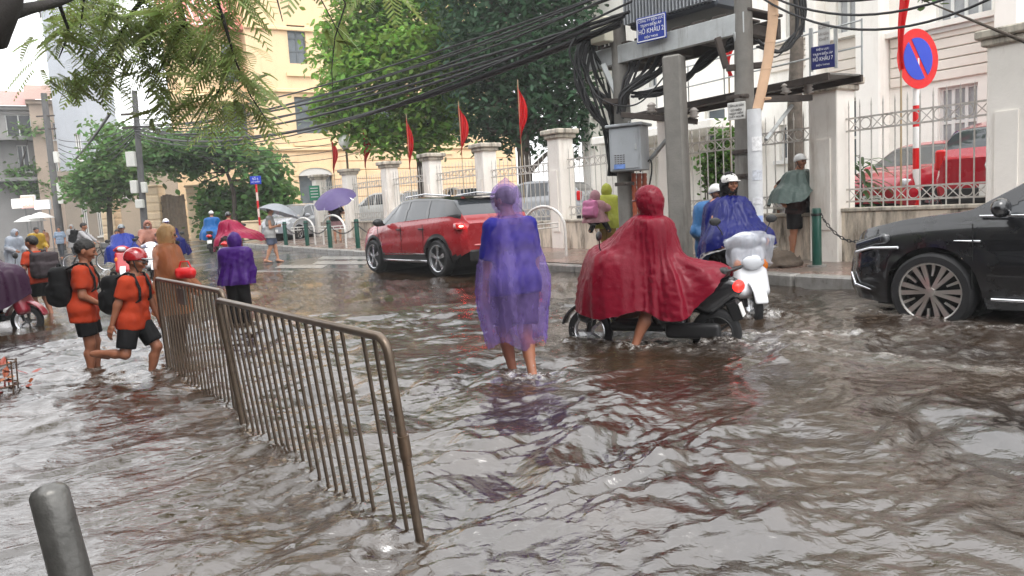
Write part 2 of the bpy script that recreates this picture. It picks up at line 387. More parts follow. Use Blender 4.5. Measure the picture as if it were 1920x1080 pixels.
def build_water():
    g = np.concatenate([polar(1.0, 11, 600, -50, 50, 690)[:-1], polar(11, 140, 150, -50, 50, 690)])
    x, y = g[..., 0], g[..., 1]; h, foam = water_h(x, y)
    far = np.clip(1 - (np.hypot(x, y) - 35) / 90, .25, 1); h = h * far
    mb = MB().grid(np.concatenate([x[..., None], y[..., None], h[..., None]], -1), flip=True)
    def wm(N, L, b):
        tc = N.new('ShaderNodeTexCoord'); at = N.new('ShaderNodeAttribute'); at.attribute_name = 'foam'
        nz = N.new('ShaderNodeTexNoise'); nz.inputs['Scale'].default_value = .9; nz.inputs['Detail'].default_value = 6; L.new(tc.outputs['Object'], nz.inputs[0])
        cr = N.new('ShaderNodeValToRGB'); cr.color_ramp.elements[0].color = (.012, .007, .004, 1); cr.color_ramp.elements[1].color = (.046, .029, .017, 1)
        cr.color_ramp.elements[0].position = .3; cr.color_ramp.elements[1].position = .72; L.new(nz.outputs['Fac'], cr.inputs[0])
        n4 = N.new('ShaderNodeTexNoise'); n4.inputs['Scale'].default_value = 14; n4.inputs['Detail'].default_value = 9; n4.inputs['Roughness'].default_value = .75; L.new(tc.outputs['Object'], n4.inputs[0])
        mm = N.new('ShaderNodeMapRange'); mm.inputs[1].default_value = .46; mm.inputs[2].default_value = .64; L.new(n4.outputs['Fac'], mm.inputs[0])
        fm = N.new('ShaderNodeMath'); fm.operation = 'MULTIPLY'; L.new(at.outputs['Fac'], fm.inputs[0]); L.new(mm.outputs[0], fm.inputs[1])
        mx = N.new('ShaderNodeMix'); mx.data_type = 'RGBA'; L.new(fm.outputs[0], mx.inputs['Factor']); L.new(cr.outputs[0], mx.inputs['A'])
        mx.inputs['B'].default_value = (.42, .40, .375, 1); L.new(mx.outputs['Result'], b.inputs['Base Color'])
        rr = N.new('ShaderNodeMapRange'); rr.inputs[3].default_value = .012; rr.inputs[4].default_value = .5; L.new(fm.outputs[0], rr.inputs[0]); L.new(rr.outputs[0], b.inputs['Roughness'])
        b.inputs['IOR'].default_value = 2.2
        mp = N.new('ShaderNodeMapping'); mp.inputs['Rotation'].default_value = (0, 0, .6); mp.inputs['Scale'].default_value = (1, 1.5, 1); L.new(tc.outputs['Object'], mp.inputs[0])
        n5 = N.new('ShaderNodeTexNoise'); n5.inputs['Scale'].default_value = 11; n5.inputs['Detail'].default_value = 5; n5.inputs['Roughness'].default_value = .55; n5.inputs['Distortion'].default_value = .8
        L.new(mp.outputs[0], n5.inputs[0])
        n6 = N.new('ShaderNodeTexNoise'); n6.inputs['Scale'].default_value = 30; n6.inputs['Detail'].default_value = 3; n6.inputs['Distortion'].default_value = .6; L.new(mp.outputs[0], n6.inputs[0])
        ad = N.new('ShaderNodeMath'); ad.operation = 'MULTIPLY_ADD'; ad.inputs[1].default_value = .13; L.new(n6.outputs['Fac'], ad.inputs[0]); L.new(n5.outputs['Fac'], ad.inputs[2])
        bp = N.new('ShaderNodeBump'); bp.inputs['Strength'].default_value = .42; bp.inputs['Distance'].default_value = .02; L.new(ad.outputs[0], bp.inputs['Height']); L.new(bp.outputs[0], b.inputs['Normal'])
    o = mb.obj('flood_water', big_mat('flood_water', wm), smooth=True)
    a = o.data.attributes.new('foam', 'FLOAT', 'POINT'); a.data.foreach_set('value', foam.ravel().astype(np.float32))
    tag(o, kind='structure')

# pavement along the fence, kerb stones, tiled ------------------------------
M_KERB = mat('kerb_stone', (.25, .24, .225), .3, var=.3, vscale=5, bump=.2, stain=((.10, .08, .06), .8, 6))
def pv(N, L, b):
    tc = N.new('ShaderNodeTexCoord'); mp = N.new('ShaderNodeMapping'); mp.inputs['Rotation'].default_value = (0, 0, math.atan2(U[1], U[0])); L.new(tc.outputs['Object'], mp.inputs[0])
    br = N.new('ShaderNodeTexBrick'); br.inputs['Scale'].default_value = 3.2; br.inputs['Color1'].default_value = (.20, .125, .10, 1); br.inputs['Color2'].default_value = (.26, .175, .145, 1); br.inputs['Mortar'].default_value = (.09, .075, .065, 1); br.inputs['Mortar Size'].default_value = .012
    L.new(mp.outputs[0], br.inputs[0]); nz = N.new('ShaderNodeTexNoise'); nz.inputs['Scale'].default_value = 1.1; nz.inputs['Detail'].default_value = 9; L.new(tc.outputs['Object'], nz.inputs[0])
    mx = N.new('ShaderNodeMix'); mx.data_type = 'RGBA'; mr = N.new('ShaderNodeMapRange'); mr.inputs[1].default_value = .42; mr.inputs[2].default_value = .66; mr.inputs[4].default_value = .85
    L.new(nz.outputs['Fac'], mr.inputs[0]); L.new(mr.outputs[0], mx.inputs['Factor']); L.new(br.outputs[0], mx.inputs['A']); mx.inputs['B'].default_value = (.13, .115, .10, 1)
    L.new(mx.outputs['Result'], b.inputs['Base Color'])
    m2 = N.new('ShaderNodeMapRange'); m2.inputs[3].default_value = .10; m2.inputs[4].default_value = .45; L.new(nz.outputs['Fac'], m2.inputs[0]); L.new(m2.outputs[0], b.inputs['Roughness'])
    bp = N.new('ShaderNodeBump'); bp.inputs['Strength'].default_value = .3; bp.inputs['Distance'].default_value = .01; L.new(br.outputs['Fac'], bp.inputs['Height']); L.new(bp.outputs[0], b.inputs['Normal'])
M_PAVE = big_mat('wet_pavement', pv)
S_END = 25.4
def pave_z(x, y): return np.maximum(.15, road_z(x, y) + .12)
def kerb_off(s): return 2.15 + .9 * np.clip((s - 4) / 20, 0, 1)
ss = np.linspace(-9, S_END, 70); rows = []
for t in np.linspace(0, 1, 8):
    p = np.array([fence_pt(s, -.4 + t * (kerb_off(s) - .13 + .4)) for s in ss]); p[:, 2] = pave_z(p[:, 0], p[:, 1]); rows.append(p)
pave = MB().grid(np.array(rows)).obj('pavement', M_PAVE, smooth=True); tag(pave, kind='structure')
kme = None; s = -8.8
while s < S_END - 1:
    mb = MB().box((0, 0, -.17), (.96, .26, .36), bevel=.025)
    if kme is None: kme = mb.build_mesh('kerb_stone', M_KERB)
    p = fence_pt(s + .5, kerb_off(s + .5)); z = float(pave_z(p[0], p[1]))
    o = link('kerb_stone', kme, pave); q = fence_pt(s + .6, kerb_off(s + .6)) - fence_pt(s + .4, kerb_off(s + .4))
    zz = .03 if 3.0 < s < 7.5 else 0
    o.location = (p[0], p[1], z + .012 - zz + random.uniform(-.006, .006)); o.rotation_euler = (random.uniform(-.01, .01), random.uniform(-.01, .01), math.atan2(q[1], q[0]) + random.uniform(-.01, .01)); s += 1.0
# compound ground behind the fence
ss2 = np.linspace(-12, 60, 145)
c = np.array([[fence_pt(s, o, .2) for o in (-.3, -5, -12, -30)] for s in ss2]); c[..., 2] = np.maximum(.2 + .5 * np.clip((3 - ss2[:, None]) / 2, 0, 1), road_z(c[..., 0], c[..., 1]) + .1)
tag(MB().grid(c, flip=True).obj('compound_ground', mat('concrete_yard', (.22, .21, .19), .35, var=.25, vscale=.8, bump=.2), smooth=True), kind='structure')
# crosswalk stripes and painted kerb bay lines
M_PAINT = mat('road_paint', (.25, .245, .235), .3, var=.22, vscale=6, stain=((.12, .115, .11), .9, 9))
road_o = bpy.data.objects['road']
for (xa, ya, xb, yb) in ((520, 497, 610, 503), (590, 490, 690, 496), (475, 508, 545, 514), (600, 481, 700, 486.5)):
    a, b2, c2, d2 = on_road(xa + 6, ya), on_road(xb + 6, ya), on_road(xb - 6, yb), on_road(xa - 6, yb)
    quad = np.array([[a, b2], [d2, c2]]); gg = np.array([[quad[0, 0] * (1 - i) * (1 - j) + quad[0, 1] * (1 - i) * j + quad[1, 0] * i * (1 - j) + quad[1, 1] * i * j for j in np.linspace(0, 1, 9)] for i in np.linspace(0, 1, 5)])
    gg[..., 2] = road_z(gg[..., 0], gg[..., 1]) + .006
    MB().grid(gg, flip=False).obj('crosswalk_stripe', M_PAINT, road_o, smooth=True)
for i in range(8):                                # white lines across the pavement edge
    s0 = 16.2 + i * 1.15; pts = [fence_pt(s0 + .55 * t, kerb_off(s0) - .2 - 1.0 * t) for t in np.linspace(0, 1, 5)]
    d = unit(np.cross([0, 0, 1], pts[-1] - pts[0])) * .045; gg = np.array([[p - d, p + d] for p in pts]); gg[..., 2] = pave_z(gg[..., 0], gg[..., 1]) + .006
    MB().grid(gg, flip=True).obj('bay_line', M_PAINT, pave)

# ------------------------------------------------------------------ buildings
class Wall:                                     # vertical plane through A along horizontal direction d
    def __init__(s, A, d): s.A = np.array([A[0], A[1], 0.]); s.d = unit([d[0], d[1], 0]); s.n = np.array([s.d[1], -s.d[0], 0]); s.n *= -1 if s.n @ s.A > 0 else 1
    def tz(s, px, py):
        r = ray(px, py); o = np.array([0, 0, CAM_H]); k = ((s.A - o) @ s.n) / (r @ s.n); p = o + r * k; return (p - s.A) @ s.d, p[2]
    def pt(s, t, z, off=0.): p = s.A + s.d * t + s.n * off; return np.array([p[0], p[1], z])
    def local(s, V): V = np.asarray(V, float); return s.A + V[:, :1] * s.d + V[:, 1:2] * s.n + V[:, 2:] * np.array([0, 0, 1.])
    def bx(s, mb, t0, t1, z0, z1, o0, o1, m=0, bevel=0.):
        M = np.stack([s.d, s.n, [0, 0, 1]], 1); c = s.A + s.d * (t0 + t1) / 2 + s.n * (o0 + o1) / 2 + np.array([0, 0, (z0 + z1) / 2])
        return mb.box(c, (abs(t1 - t0), abs(o1 - o0), abs(z1 - z0)), M=M, bevel=bevel, m=m)
def wall_with_holes(W, mb, t0, t1, z0, z1, holes, depth=.3, m=0):
    ts = sorted({t0, t1, *[h[0] for h in holes], *[h[1] for h in holes]}); zs = sorted({z0, z1, *[h[2] for h in holes], *[h[3] for h in holes]})
    ts = [t for t in ts if t0 <= t <= t1]; zs = [z for z in zs if z0 <= z <= z1]
    for i in range(len(ts) - 1):
        for j in range(len(zs) - 1):
            tc, zc = (ts[i] + ts[i + 1]) / 2, (zs[j] + zs[j + 1]) / 2
            if any(h[0] < tc < h[1] and h[2] < zc < h[3] for h in holes): continue
            a = W.local([[ts[i], 0, zs[j]], [ts[i + 1], 0, zs[j]], [ts[i + 1], 0, zs[j + 1]], [ts[i], 0, zs[j + 1]]])
            mb.add(a, [(0, 1, 2, 3)], m)
    for (a, b, c, d) in holes:
        k = W.local([[a, 0, c], [b, 0, c], [b, 0, d], [a, 0, d], [a, -depth, c], [b, -depth, c], [b, -depth, d], [a, -depth, d]])
        mb.add(k, [(0, 4, 5, 1), (1, 5, 6, 2), (2, 6, 7, 3), (3, 7, 4, 0)], m)
M_GLASS = mat('window_glass', (.10, .12, .135), .06, var=.3, vscale=1.5, coat=.3)
M_GLASSD = mat('dark_glass', (.02, .024, .028), .05)
M_WHITE = mat('white_frame_paint', (.74, .74, .72), .4, var=.08)
def window(W, parent, a, b, c, d, fm, gm, depth=.12, bars=(1, 0), fw=.06, sill=True, name='window'):
    f = MB()
    o0, o1 = -depth - .05, -depth + .02
    W.bx(f, a, a + fw, c, d, o0, o1); W.bx(f, b - fw, b, c, d, o0, o1); W.bx(f, a + fw, b - fw, c, c + fw, o0, o1); W.bx(f, a + fw, b - fw, d - fw, d, o0, o1)
    for i in range(bars[0]):
        t = a + (b - a) * (i + 1) / (bars[0] + 1); W.bx(f, t - fw / 2, t + fw / 2, c + fw, d - fw, o0, o1 - .004)
    for i in range(bars[1]):
        z = c + (d - c) * (i + 1) / (bars[1] + 1); W.bx(f, a + fw, b - fw, z - fw / 2, z + fw / 2, o0, o1 - .008)
    w = f.obj(name, fm, parent)
    W.bx(MB(), 0, 1, 0, 1, 0, 1)
    for i in range(bars[0] + 1):
        for j in range(bars[1] + 1):
            ta, tb = a + (b - a) * i / (bars[0] + 1), a + (b - a) * (i + 1) / (bars[0] + 1); za, zb = c + (d - c) * j / (bars[1] + 1), c + (d - c) * (j + 1) / (bars[1] + 1)
            W.bx(MB(), ta, tb, za, zb, 0, 0) if False else None
            W.bx(p := MB(), ta + .02, tb - .02, za + .02, zb - .02, o0 + .01, o0 + .03); p.obj('pane', gm, w)
    if sill: W.bx(q := MB(), a - .12, b + .12, c - .1, c, -depth, .12); q.obj('sill', fm, w)
    return w
# yellow building ------------------------------------------------------------
M_YEL = mat('yellow_plaster', srgb(230, 198, 158), .8, var=.07, vscale=.7, bump=.08, bscale=20, stain=(srgb(200, 170, 130), .5, 1.6))
M_YEL2 = mat('yellow_trim', srgb(230, 200, 158), .75, var=.07)
M_TILE = mat('roof_tile', srgb(196, 118, 108), .6, var=.25, vscale=4)
M_SHUT = mat('grey_shutter', (.10, .115, .125), .5, var=.2)
YA = at_y(492, 419, 44); YD = np.array([.87, .5]); WY = Wall(YA, YD)
yb = thing('yellow_building', 'cream yellow three storey building with grey windows behind the leafy tree', 'building', (YA[0], YA[1], 0)); yb_i = Matrix.Translation((-YA[0], -YA[1], 0))
def pr(W, x0, y0, x1, y1): a = W.tz(x0, y0); b = W.tz(x1, y1); return (min(a[0], b[0]), max(a[0], b[0]), min(a[1], b[1]), max(a[1], b[1]))
def localize(root):
    inv = Matrix.Translation(-Vector(root.location))
    def rec(o):
        for ch in o.children:
            if ch.type == 'MESH' and not ch.get('_loc'):
                if ch.data.users == 1: ch.data.transform(inv)
                ch['_loc'] = 1
            rec(ch)
    rec(root)
    def clean(o):
        for ch in o.children:
            if '_loc' in ch: del ch['_loc']
            clean(ch)
    clean(root)
holes = [pr(WY, 537, 46, 577, 120), pr(WY, 551, 181, 617, 250), pr(WY, 660, 40, 705, 120), pr(WY, 680, 182, 745, 252), pr(WY, 770, 225, 840, 268)]
door = pr(WY, 560, 330, 632, 440); t0y, t1y = 0., 17.5
zg = .2
m_ = MB(); wall_with_holes(WY, m_, 0, t1y, zg, 17.5, holes + [(door[0], door[1], zg, door[3])])
side = Wall(WY.pt(0, 0), (-YD[1], YD[0])); side.n = -WY.d
m_.add(np.array([WY.pt(0, zg), WY.pt(0, 17.5), WY.pt(0, 17.5, -9), WY.pt(0, zg, -9)]), [(0, 1, 2, 3)])
m_.obj('wall', M_YEL, yb)
for h in holes:
    w_ = window(WY, yb, *h, M_SHUT, M_GLASS, depth=.22, bars=(1, 2), fw=.07, sill=False)
    W2 = WY; mm = MB(); W2.bx(mm, h[0] - .25, h[1] + .25, h[2] - .75, h[2] - .55, 0, .14); mm.obj('sill', M_YEL2, w_)
# arched doorway
arch = MB(); cx = (door[0] + door[1]) / 2; hw = (door[1] - door[0]) / 2
pts = [(cx + hw * math.cos(a), door[3] + hw * .45 * math.sin(a)) for a in np.linspace(math.pi, 0, 13)]
out = [(cx + (hw + .22) * math.cos(a), door[3] + (hw * .45 + .22) * math.sin(a)) for a in np.linspace(math.pi, 0, 13)]
for i in range(12):
    k = WY.local([[*pts[i][:1], .1, pts[i][1]], [pts[i + 1][0], .1, pts[i + 1][1]], [out[i + 1][0], .1, out[i + 1][1]], [out[i][0], .1, out[i][1]], [out[i][0], 0, out[i][1]], [out[i + 1][0], 0, out[i + 1][1]]])
    arch.add(k, [(0, 1, 2, 3), (3, 2, 5, 4)])
arch.obj('door_arch', M_YEL2, yb); f = MB(); f.add(WY.local([[p[0], .05, p[1]] for p in pts]), [tuple(range(13))[::-1]]); f.obj('fanlight', mat('pale_panel', (.6, .58, .55), .6), yb)
W_ = MB(); WY.bx(W_, door[0], door[1], zg, door[3], -.3, -.25); W_.obj('door', M_GLASS, yb)
for i in range(9):                                # rusticated courses on the ground floor
    z0 = zg + .1 + i * .55; q = MB()
    for (a, b) in ((-.02, door[0] - .05), (door[1] + .05, t1y)) if z0 < door[3] + 1.2 else ((-.02, t1y),): WY.bx(q, a, b, z0, z0 + .5, .0, .06, bevel=.02)
    q.obj('rusticated_course', M_YEL, yb)
for z in (5.35, 8.75, 12.3): q = MB(); WY.bx(q, -.05, t1y, z, z + .22, 0, .16, bevel=.03); q.obj('string_course', M_YEL2, yb)
# left wing with tiled roof
WL = Wall(WY.pt(0, 0, -1.2), -YD); WL.n = WY.n.copy()
t1 = 4.2; hl = [pr(WL, 413, 78, 447, 150), pr(WL, 415, 192, 466, 252)]; hl = [tuple(h) for h in hl]
m_ = MB(); wall_with_holes(WL, m_, 0, t1, zg, 12.6, hl); m_.obj('wing_wall', M_YEL, yb)
for h in hl: window(WL, yb, *h, M_SHUT, M_GLASS, depth=.22, bars=(1, 1), fw=.07)
q = MB(); WL.bx(q, -.0, t1, 8.2, 8.7, 0, .35, bevel=.05); q.obj('string_course', M_YEL2, yb)
q = MB(); z0 = 12.6
for i in range(12):                                # ribbed tile roof sloping up and back
    a, b = i * .36, i * .36 + .30; q.add(WL.local([[a, .9, z0 - .25], [b, .9, z0 - .25], [b, -4, z0 + 3.2], [a, -4, z0 + 3.2], [(a + b) / 2, .9, z0 - .13], [(a + b) / 2, -4, z0 + 3.32]]), [(0, 4, 5, 3), (4, 1, 2, 5)])
WL.bx(q, -.2, t1, z0 - .32, z0 - .2, -.5, .92); q.obj('tiled_roof', M_TILE, yb)
localize(yb)
# white institutional building on the right ------------------------------------
M_WPL = mat('white_plaster', srgb(246, 243, 236), .75, var=.06, vscale=.8, bump=.06, bscale=25, stain=(srgb(186, 174, 158), .35, 1.5))
M_SID = mat('pale_cladding', srgb(232, 224, 214), .7, var=.06)
WB = Wall(fence_pt(0, -6.5), U)
tl = WB.tz(1093, 250)[0]
wb = thing('white_building', 'white rendered office building with pilasters and cladding bands behind the fence', 'building', tuple(WB.pt(0, 0)))
hw_ = [pr(WB, 1566, -40, 1606, 62), pr(WB, 1756, -70, 1860, 33), pr(WB, 1472, -40, 1515, 62), pr(WB, 1590, 185, 1618, 330), pr(WB, 1758, 165, 1832, 292), pr(WB, 1320, 205, 1362, 330), pr(WB, 1215, 115, 1240, 160), pr(WB, 1460, 235, 1476, 300)]
m_ = MB(); wall_with_holes(WB, m_, -9, tl, .2, 11, hw_, depth=.25)
m_.add(np.array([WB.pt(tl, .2), WB.pt(tl, 11), WB.pt(tl, 11, -9), WB.pt(tl, .2, -9)]), [(0, 3, 2, 1)]); m_.obj('wall', M_WPL, wb)
for i, h in enumerate(hw_): window(WB, wb, *h, M_WHITE, mat('pale_curtain_glass', (.36, .37, .38), .15, var=.3) if i in (1, 0, 4) else M_GLASS, depth=.14, bars=((1, 0), (3, 0), (1, 0), (0, 1), (2, 1), (0, 1), (0, 0), (0, 0))[i], fw=.07)
for (x0, x1) in ((1622, 1668), (1880, 1925), (1528, 1548), (1100, 1118), (1245, 1262)):
    a = WB.tz(x0, 100)[0]; b = WB.tz(x1, 100)[0]; q = MB(); WB.bx(q, min(a, b), max(a, b), .2, 11, -.02, .45, bevel=.03); q.obj('pilaster', M_WPL, wb)
for (x0, x1, yt, yb_) in ((1672, 1868, 52, 150), (1556, 1618, 72, 170), (1440, 1520, 80, 130)):
    a = WB.tz(x0, yt); b = WB.tz(x1, yb_); z1 = WB.tz(.5 * (x0 + x1), yt)[1]; z0 = WB.tz(.5 * (x0 + x1), yb_)[1]
    n_ = 5
    for i in range(n_): q = MB(); dz = (z1 - z0) / n_; WB.bx(q, min(a[0], b[0]), max(a[0], b[0]), z0 + i * dz, z0 + (i + 1) * dz - .025, .002, .07 , bevel=.012); q.obj('cladding_board', M_SID, wb)
    q = MB(); WB.bx(q, min(a[0], b[0]) - .1, max(a[0], b[0]) + .1, z1, z1 + .12, 0, .22); q.obj('ledge', M_WPL, wb)
# entrance porch slab and lit lamp
a = WB.tz(1430, 180)[0]; b = WB.tz(1200, 220)[0]
q = MB(); WB.bx(q, a, b, 3.15, 3.4, .0, 2.2, bevel=.03); q.obj('porch_slab', M_WPL, wb)
localize(wb)
lp = at_y(1311, 198, 17.6); o = thing('porch_lamp', 'small glowing lamp under the porch of the white building', 'lamp', lp)
MB().lathe([(0, .1), (.09, .08), (.1, .02), (.07, 0)], 14).obj('lamp_body', M_WHITE, o, True)
MB().lathe([(.085, .01), (.075, -.04), (.04, -.06), (0, -.065)], 14).obj('lamp_shade', mat('lamp_glow', (.9, .8, .6), .4, emit=(1, .9, .72), estr=2.5), o, True)
# far street on the left, building colours lightened to stand in for haze -------------------------------------------------------
def block(name, label, x0, x1, ytop, depth, d, col, wins, roofcol=None, awn=None, ybot=None, signs=()):
    p0 = at_y(x0, 440, depth); W = Wall(p0, d); t1 = W.tz(x1, 400)[0]; zt = W.tz(x0, ytop)[1]; th = abs(t1); lo, hi = min(0, t1), max(0, t1)
    root = thing(name, label, 'building', (p0[0], p0[1], 0))
    M_ = mat(name + '_' + str(len(MATS)), col, .8, var=.12, vscale=.5, stain=(tuple(c * .6 for c in col), .6, .9))
    m_ = MB(); hs_ = [pr(W, *w) for w in wins]; wall_with_holes(W, m_, lo, hi, 0, zt, hs_)
    for t in (lo, hi): m_.add(np.array([W.pt(t, 0), W.pt(t, zt), W.pt(t, zt, -9), W.pt(t, 0, -9)]), [(0, 1, 2, 3)])
    m_.add(np.array([W.pt(lo, zt), W.pt(hi, zt), W.pt(hi, zt, -9), W.pt(lo, zt, -9)]), [(0, 1, 2, 3)]); m_.obj('wall', M_, root)
    for h in hs_: window(W, root, *h, M_WHITE, M_GLASSD, depth=.2, bars=(1, 0), fw=.08)
    q = MB(); W.bx(q, lo - .2, hi + .2, zt - .02, zt + .3, -9, .3); q.obj('parapet', M_, root)
    if roofcol:
        q = MB(); q.add(W.local([[lo - .3, .6, zt + .3], [hi + .3, .6, zt + .3], [hi + .3, -4, zt + 2.2], [lo - .3, -4, zt + 2.2]]), [(0, 1, 2, 3)]); q.obj('roof', mat('roof_' + name, roofcol, .6, var=.2), root)
    if awn: 
        for (za, zb, oo) in awn: q = MB(); W.bx(q, lo, hi, za, zb, 0, oo); q.obj('balcony', M_, root)
    localize(root); return W, root
Wt, _r = block('shophouse', 'narrow far shophouse with dark upper storey, balcony and red tin roof', -90, 84, 205, 62, YD, srgb(140, 138, 136), [(8, 214, 62, 258), (30, 272, 58, 322), (-40, 270, -5, 330)], srgb(176, 132, 124), [(9.2, 9.5, 1.4), (5.8, 6.1, 1.2)])
block('tall_house', 'tall pale grey plastered house with a blank side wall far down the street', 128, 238, -20, 56, YD, srgb(170, 176, 184), [(140, 250, 156, 300), (140, 330, 156, 370)])
block('narrow_house', 'narrow tan house between the tall grey house and the shophouse', 84, 130, 195, 64, YD, srgb(188, 168, 150), [(98, 230, 112, 262), (98, 290, 112, 330)], srgb(160, 128, 116))
block('grey_wall_building', 'weathered grey building with closed shutters beside the yellow gate', 128, 205, 330, 50, YD, srgb(150, 140, 128), [(150, 375, 168, 440), (178, 372, 196, 442)])
for (x0, y0, x1, y1, c, lab) in ((22, 372, 42, 392, (1, .95, .9), 'small white lit shop sign far down the street'), (40, 365, 64, 392, (1, .35, .3), 'red lit shop sign with pale characters far down the street'), (64, 374, 92, 394, (1, 1, .98), 'white lit shop sign board beside the grey pole')):
    a = at_y(x0, y1, 58); b = at_y(x1, y0, 58); o = thing('shop_sign', lab, 'sign', ((a[0] + b[0]) / 2, 58, a[2]))
    w, h = b[0] - a[0], b[2] - a[2]
    MB().box((0, .12, h / 2), (w, .2, h), bevel=.03).obj('sign_box', M_WHITE, o); MB().box((0, 0, h / 2), (w * .9, .03, h * .86)).obj('lit_face', mat('lit_%d' % x0, c, .5, emit=c, estr=.5), o)
    if x0 == 40:
        for k in range(3): MB().box((w * (-.25 + .25 * k), -.03, h * .5), (w * .16, .03, h * .5), bevel=.02).obj('character', mat('lit_22'), o)
    MB().tube([(0, .2, h * .5), (0, .9, h * .5), (0, .9, -a[2])], .05, 6).obj('bracket', mat('dull_steel', (.2, .2, .2), .5, .6), o)
for (px, py, sz) in ((57, 415, 1.05), (205 / 2.7, 409, .9)):
    p = at_y(px, py, 54); o = thing('street_umbrella', 'white parasol over a pavement stall far down the street', 'parasol', (p[0], 54, 0), group='white parasols far down the street')
    MB().lathe([(0, p[2] + .45), (sz * .5, p[2] + .3), (sz, p[2])], 16).obj('canopy', mat('white_cloth', (.8, .8, .78), .8, sub=.3), o, True); MB().tube([(0, 0, -.2), (0, 0, p[2] + .45)], .025, 6).obj('pole', mat('dull_steel'), o)
block('street_end_building', 'hazy pale building closing the far end of the left street', -120, 150, 318, 108, YD, srgb(176, 172, 166), [(-60, 345, -35, 380), (-10, 345, 15, 380), (40, 345, 62, 380), (90, 345, 115, 380), (-10, 395, 15, 430), (90, 395, 115, 430)])
block('corner_house', 'plain beige house wall behind the dark utility pole', 214, 356, 300, 52, YD, srgb(178, 164, 146), [(226, 330, 244, 372), (256, 330, 272, 372)])
# unseen terrace behind the camera, added to cut sky light and darken car reflections
WN = Wall(fence_pt(0, 18.5), U); WN.n = -NR.copy()
nt = thing('terrace', 'plain grey brown terrace of shophouses added unseen on the near side to shade the street', 'building', tuple(WN.pt(0, 0)))
hn = [(a, a + 1.3, z, z + 1.6) for a in np.arange(-24, 32, 3.2) for z in (1.0, 4.2, 7.2)]
m_ = MB(); wall_with_holes(WN, m_, -26, 34, -.3, 10.0, hn); m_.add(np.array([WN.pt(-26, 10), WN.pt(34, 10), WN.pt(34, 10, -8), WN.pt(-26, 10, -8)]), [(0, 1, 2, 3)]); m_.obj('wall', mat('added_terrace_dark', (.10, .09, .08), .8, var=.2), nt)  # dark wall colour stands in for shade and trees on this side
for h in hn: q = MB(); WN.bx(q, *h, -.28, -.2); q.obj('window', M_GLASSD, nt)
q = MB(); WN.bx(q, -26, 34, 3.2, 3.35, 0, 1.6); q.obj('awning', mat('terrace_awning', (.10, .12, .11), .7), nt)
localize(nt)
# ------------------------------------------------------------------ fence along the pavement
M_PIL = mat('fence_pillar_plaster', srgb(244, 239, 231), .8, var=.06, vscale=2, bump=.12, bscale=30, stain=(srgb(160, 140, 118), .55, 2.2, .5))
M_CAP = mat('pillar_cap', srgb(196, 188, 174), .8, var=.18, vscale=5, bump=.2, stain=((.07, .06, .045), .8, 5, .46))
M_IRON = mat('pale_painted_iron', srgb(196, 192, 186), .5, var=.15, vscale=20, stain=((.20, .10, .05), .6, 14))
M_LOW = mat('low_wall_plaster', srgb(222, 210, 192), .8, var=.12, vscale=2, bump=.2, stain=((.05, .036, .022), .9, 3.6, .45))
PX_P = [1868, 1563, None, 1055, 915, 815, 735, 660, 603]
PS = [-2.75, 0.0, 3.55] + [s_of_px(p) for p in PX_P[3:]]
UANG = math.atan2(U[1], U[0])
fence = thing('fence', 'pale iron railing fence with white plaster pillars along the pavement', 'fence', tuple(fence_pt(0, 0, 0)), UANG)
bar_me = MB().tube([(0, 0, 0), (0, 0, 1.62)], .011, 6).tube([(0, 0, 1.62), (0, 0, 1.75)], [.016, .001], 6).build_mesh('bar', M_IRON)
th = np.linspace(0, 2 * np.pi, 19); ring_me = MB().tube(np.c_[.085 * np.cos(th), 0 * th, .085 * np.sin(th)], .009, 5, caps=False).build_mesh('ring', M_IRON)
x_me = MB().tube([(-.09, .004, -.09), (.09, .004, .09)], .008, 5).tube([(-.09, -.004, .09), (.09, -.004, -.09)], .008, 5).build_mesh('cross', M_IRON)
for i, s in enumerate(PS):
    w = .52 if i < 2 else .46; zt = 3.2 if i else 3.42; b = MB()
    p = fence_pt(s); zb = float(pave_z(p[0], p[1])) - .3
    pl = MB().box((s, 0, (zt - .16 + zb) / 2), (w, w, zt - .16 - zb), bevel=.015).box((s, -w / 2 - .004 if False else w / 2 + .012, zt * .45), (w * .55, .024, 1.5)).obj('pillar', M_PIL, fence)
    MB().box((s, 0, zt - .08), (w + .24, w + .24, .12), bevel=.02).box((s, 0, zt - .19), (w + .12, w + .12, .1), bevel=.02).obj('cap', M_CAP, pl)
for i in range(len(PS) - 1):
    a, b = PS[i] + .27, PS[i + 1] - .25; lz = .98 if i < 1 else (.92 if i < 3 else .9); n = max(3, int(round((b - a) / .2)))
    pc = fence_pt((a + b) / 2); zz = float(pave_z(pc[0], pc[1])) - .15
    if i > 3: lz += zz * .5
    MB().box(((a + b) / 2, 0, lz / 2 - .1), (b - a, .3, lz + .2), bevel=.012).obj('low_wall', M_LOW, fence)
    MB().box(((a + b) / 2, 0, lz + .03), (b - a - .01, .36, .06), bevel=.01).obj('coping', M_CAP, fence)
    base = lz + .06
    for z in (.10, .30, 1.25, 1.45): MB().box(((a + b) / 2, 0, base + z), (b - a, .018, .028)).obj('rail', M_IRON, fence)
    for k in range(n + 1):
        t = a + .06 + (b - a - .12) * k / n
        o = link('bar', bar_me, fence); o.location = (t, .0, base)
        if k < n:
            tm = t + (b - a - .12) / n / 2
            for z in (.20, 1.35): o = link('ring' if k % 2 else 'cross', ring_me if k % 2 else x_me, fence); o.location = (tm, 0, base + z)
# wall beyond the last pillar (right edge) 
PXs = MB().box((-5.6, -.05, 1.0), (5.0, .3, 2.4), bevel=.02).obj('side_wall', M_LOW, fence)
MB().box((-3.4, .1, 3.05), (.5, .5, .14), bevel=.02).obj('cap', M_CAP, fence); MB().box((-3.4, .1, 2.6), (.4, .4, .8)).obj('pillar', M_PIL, fence)
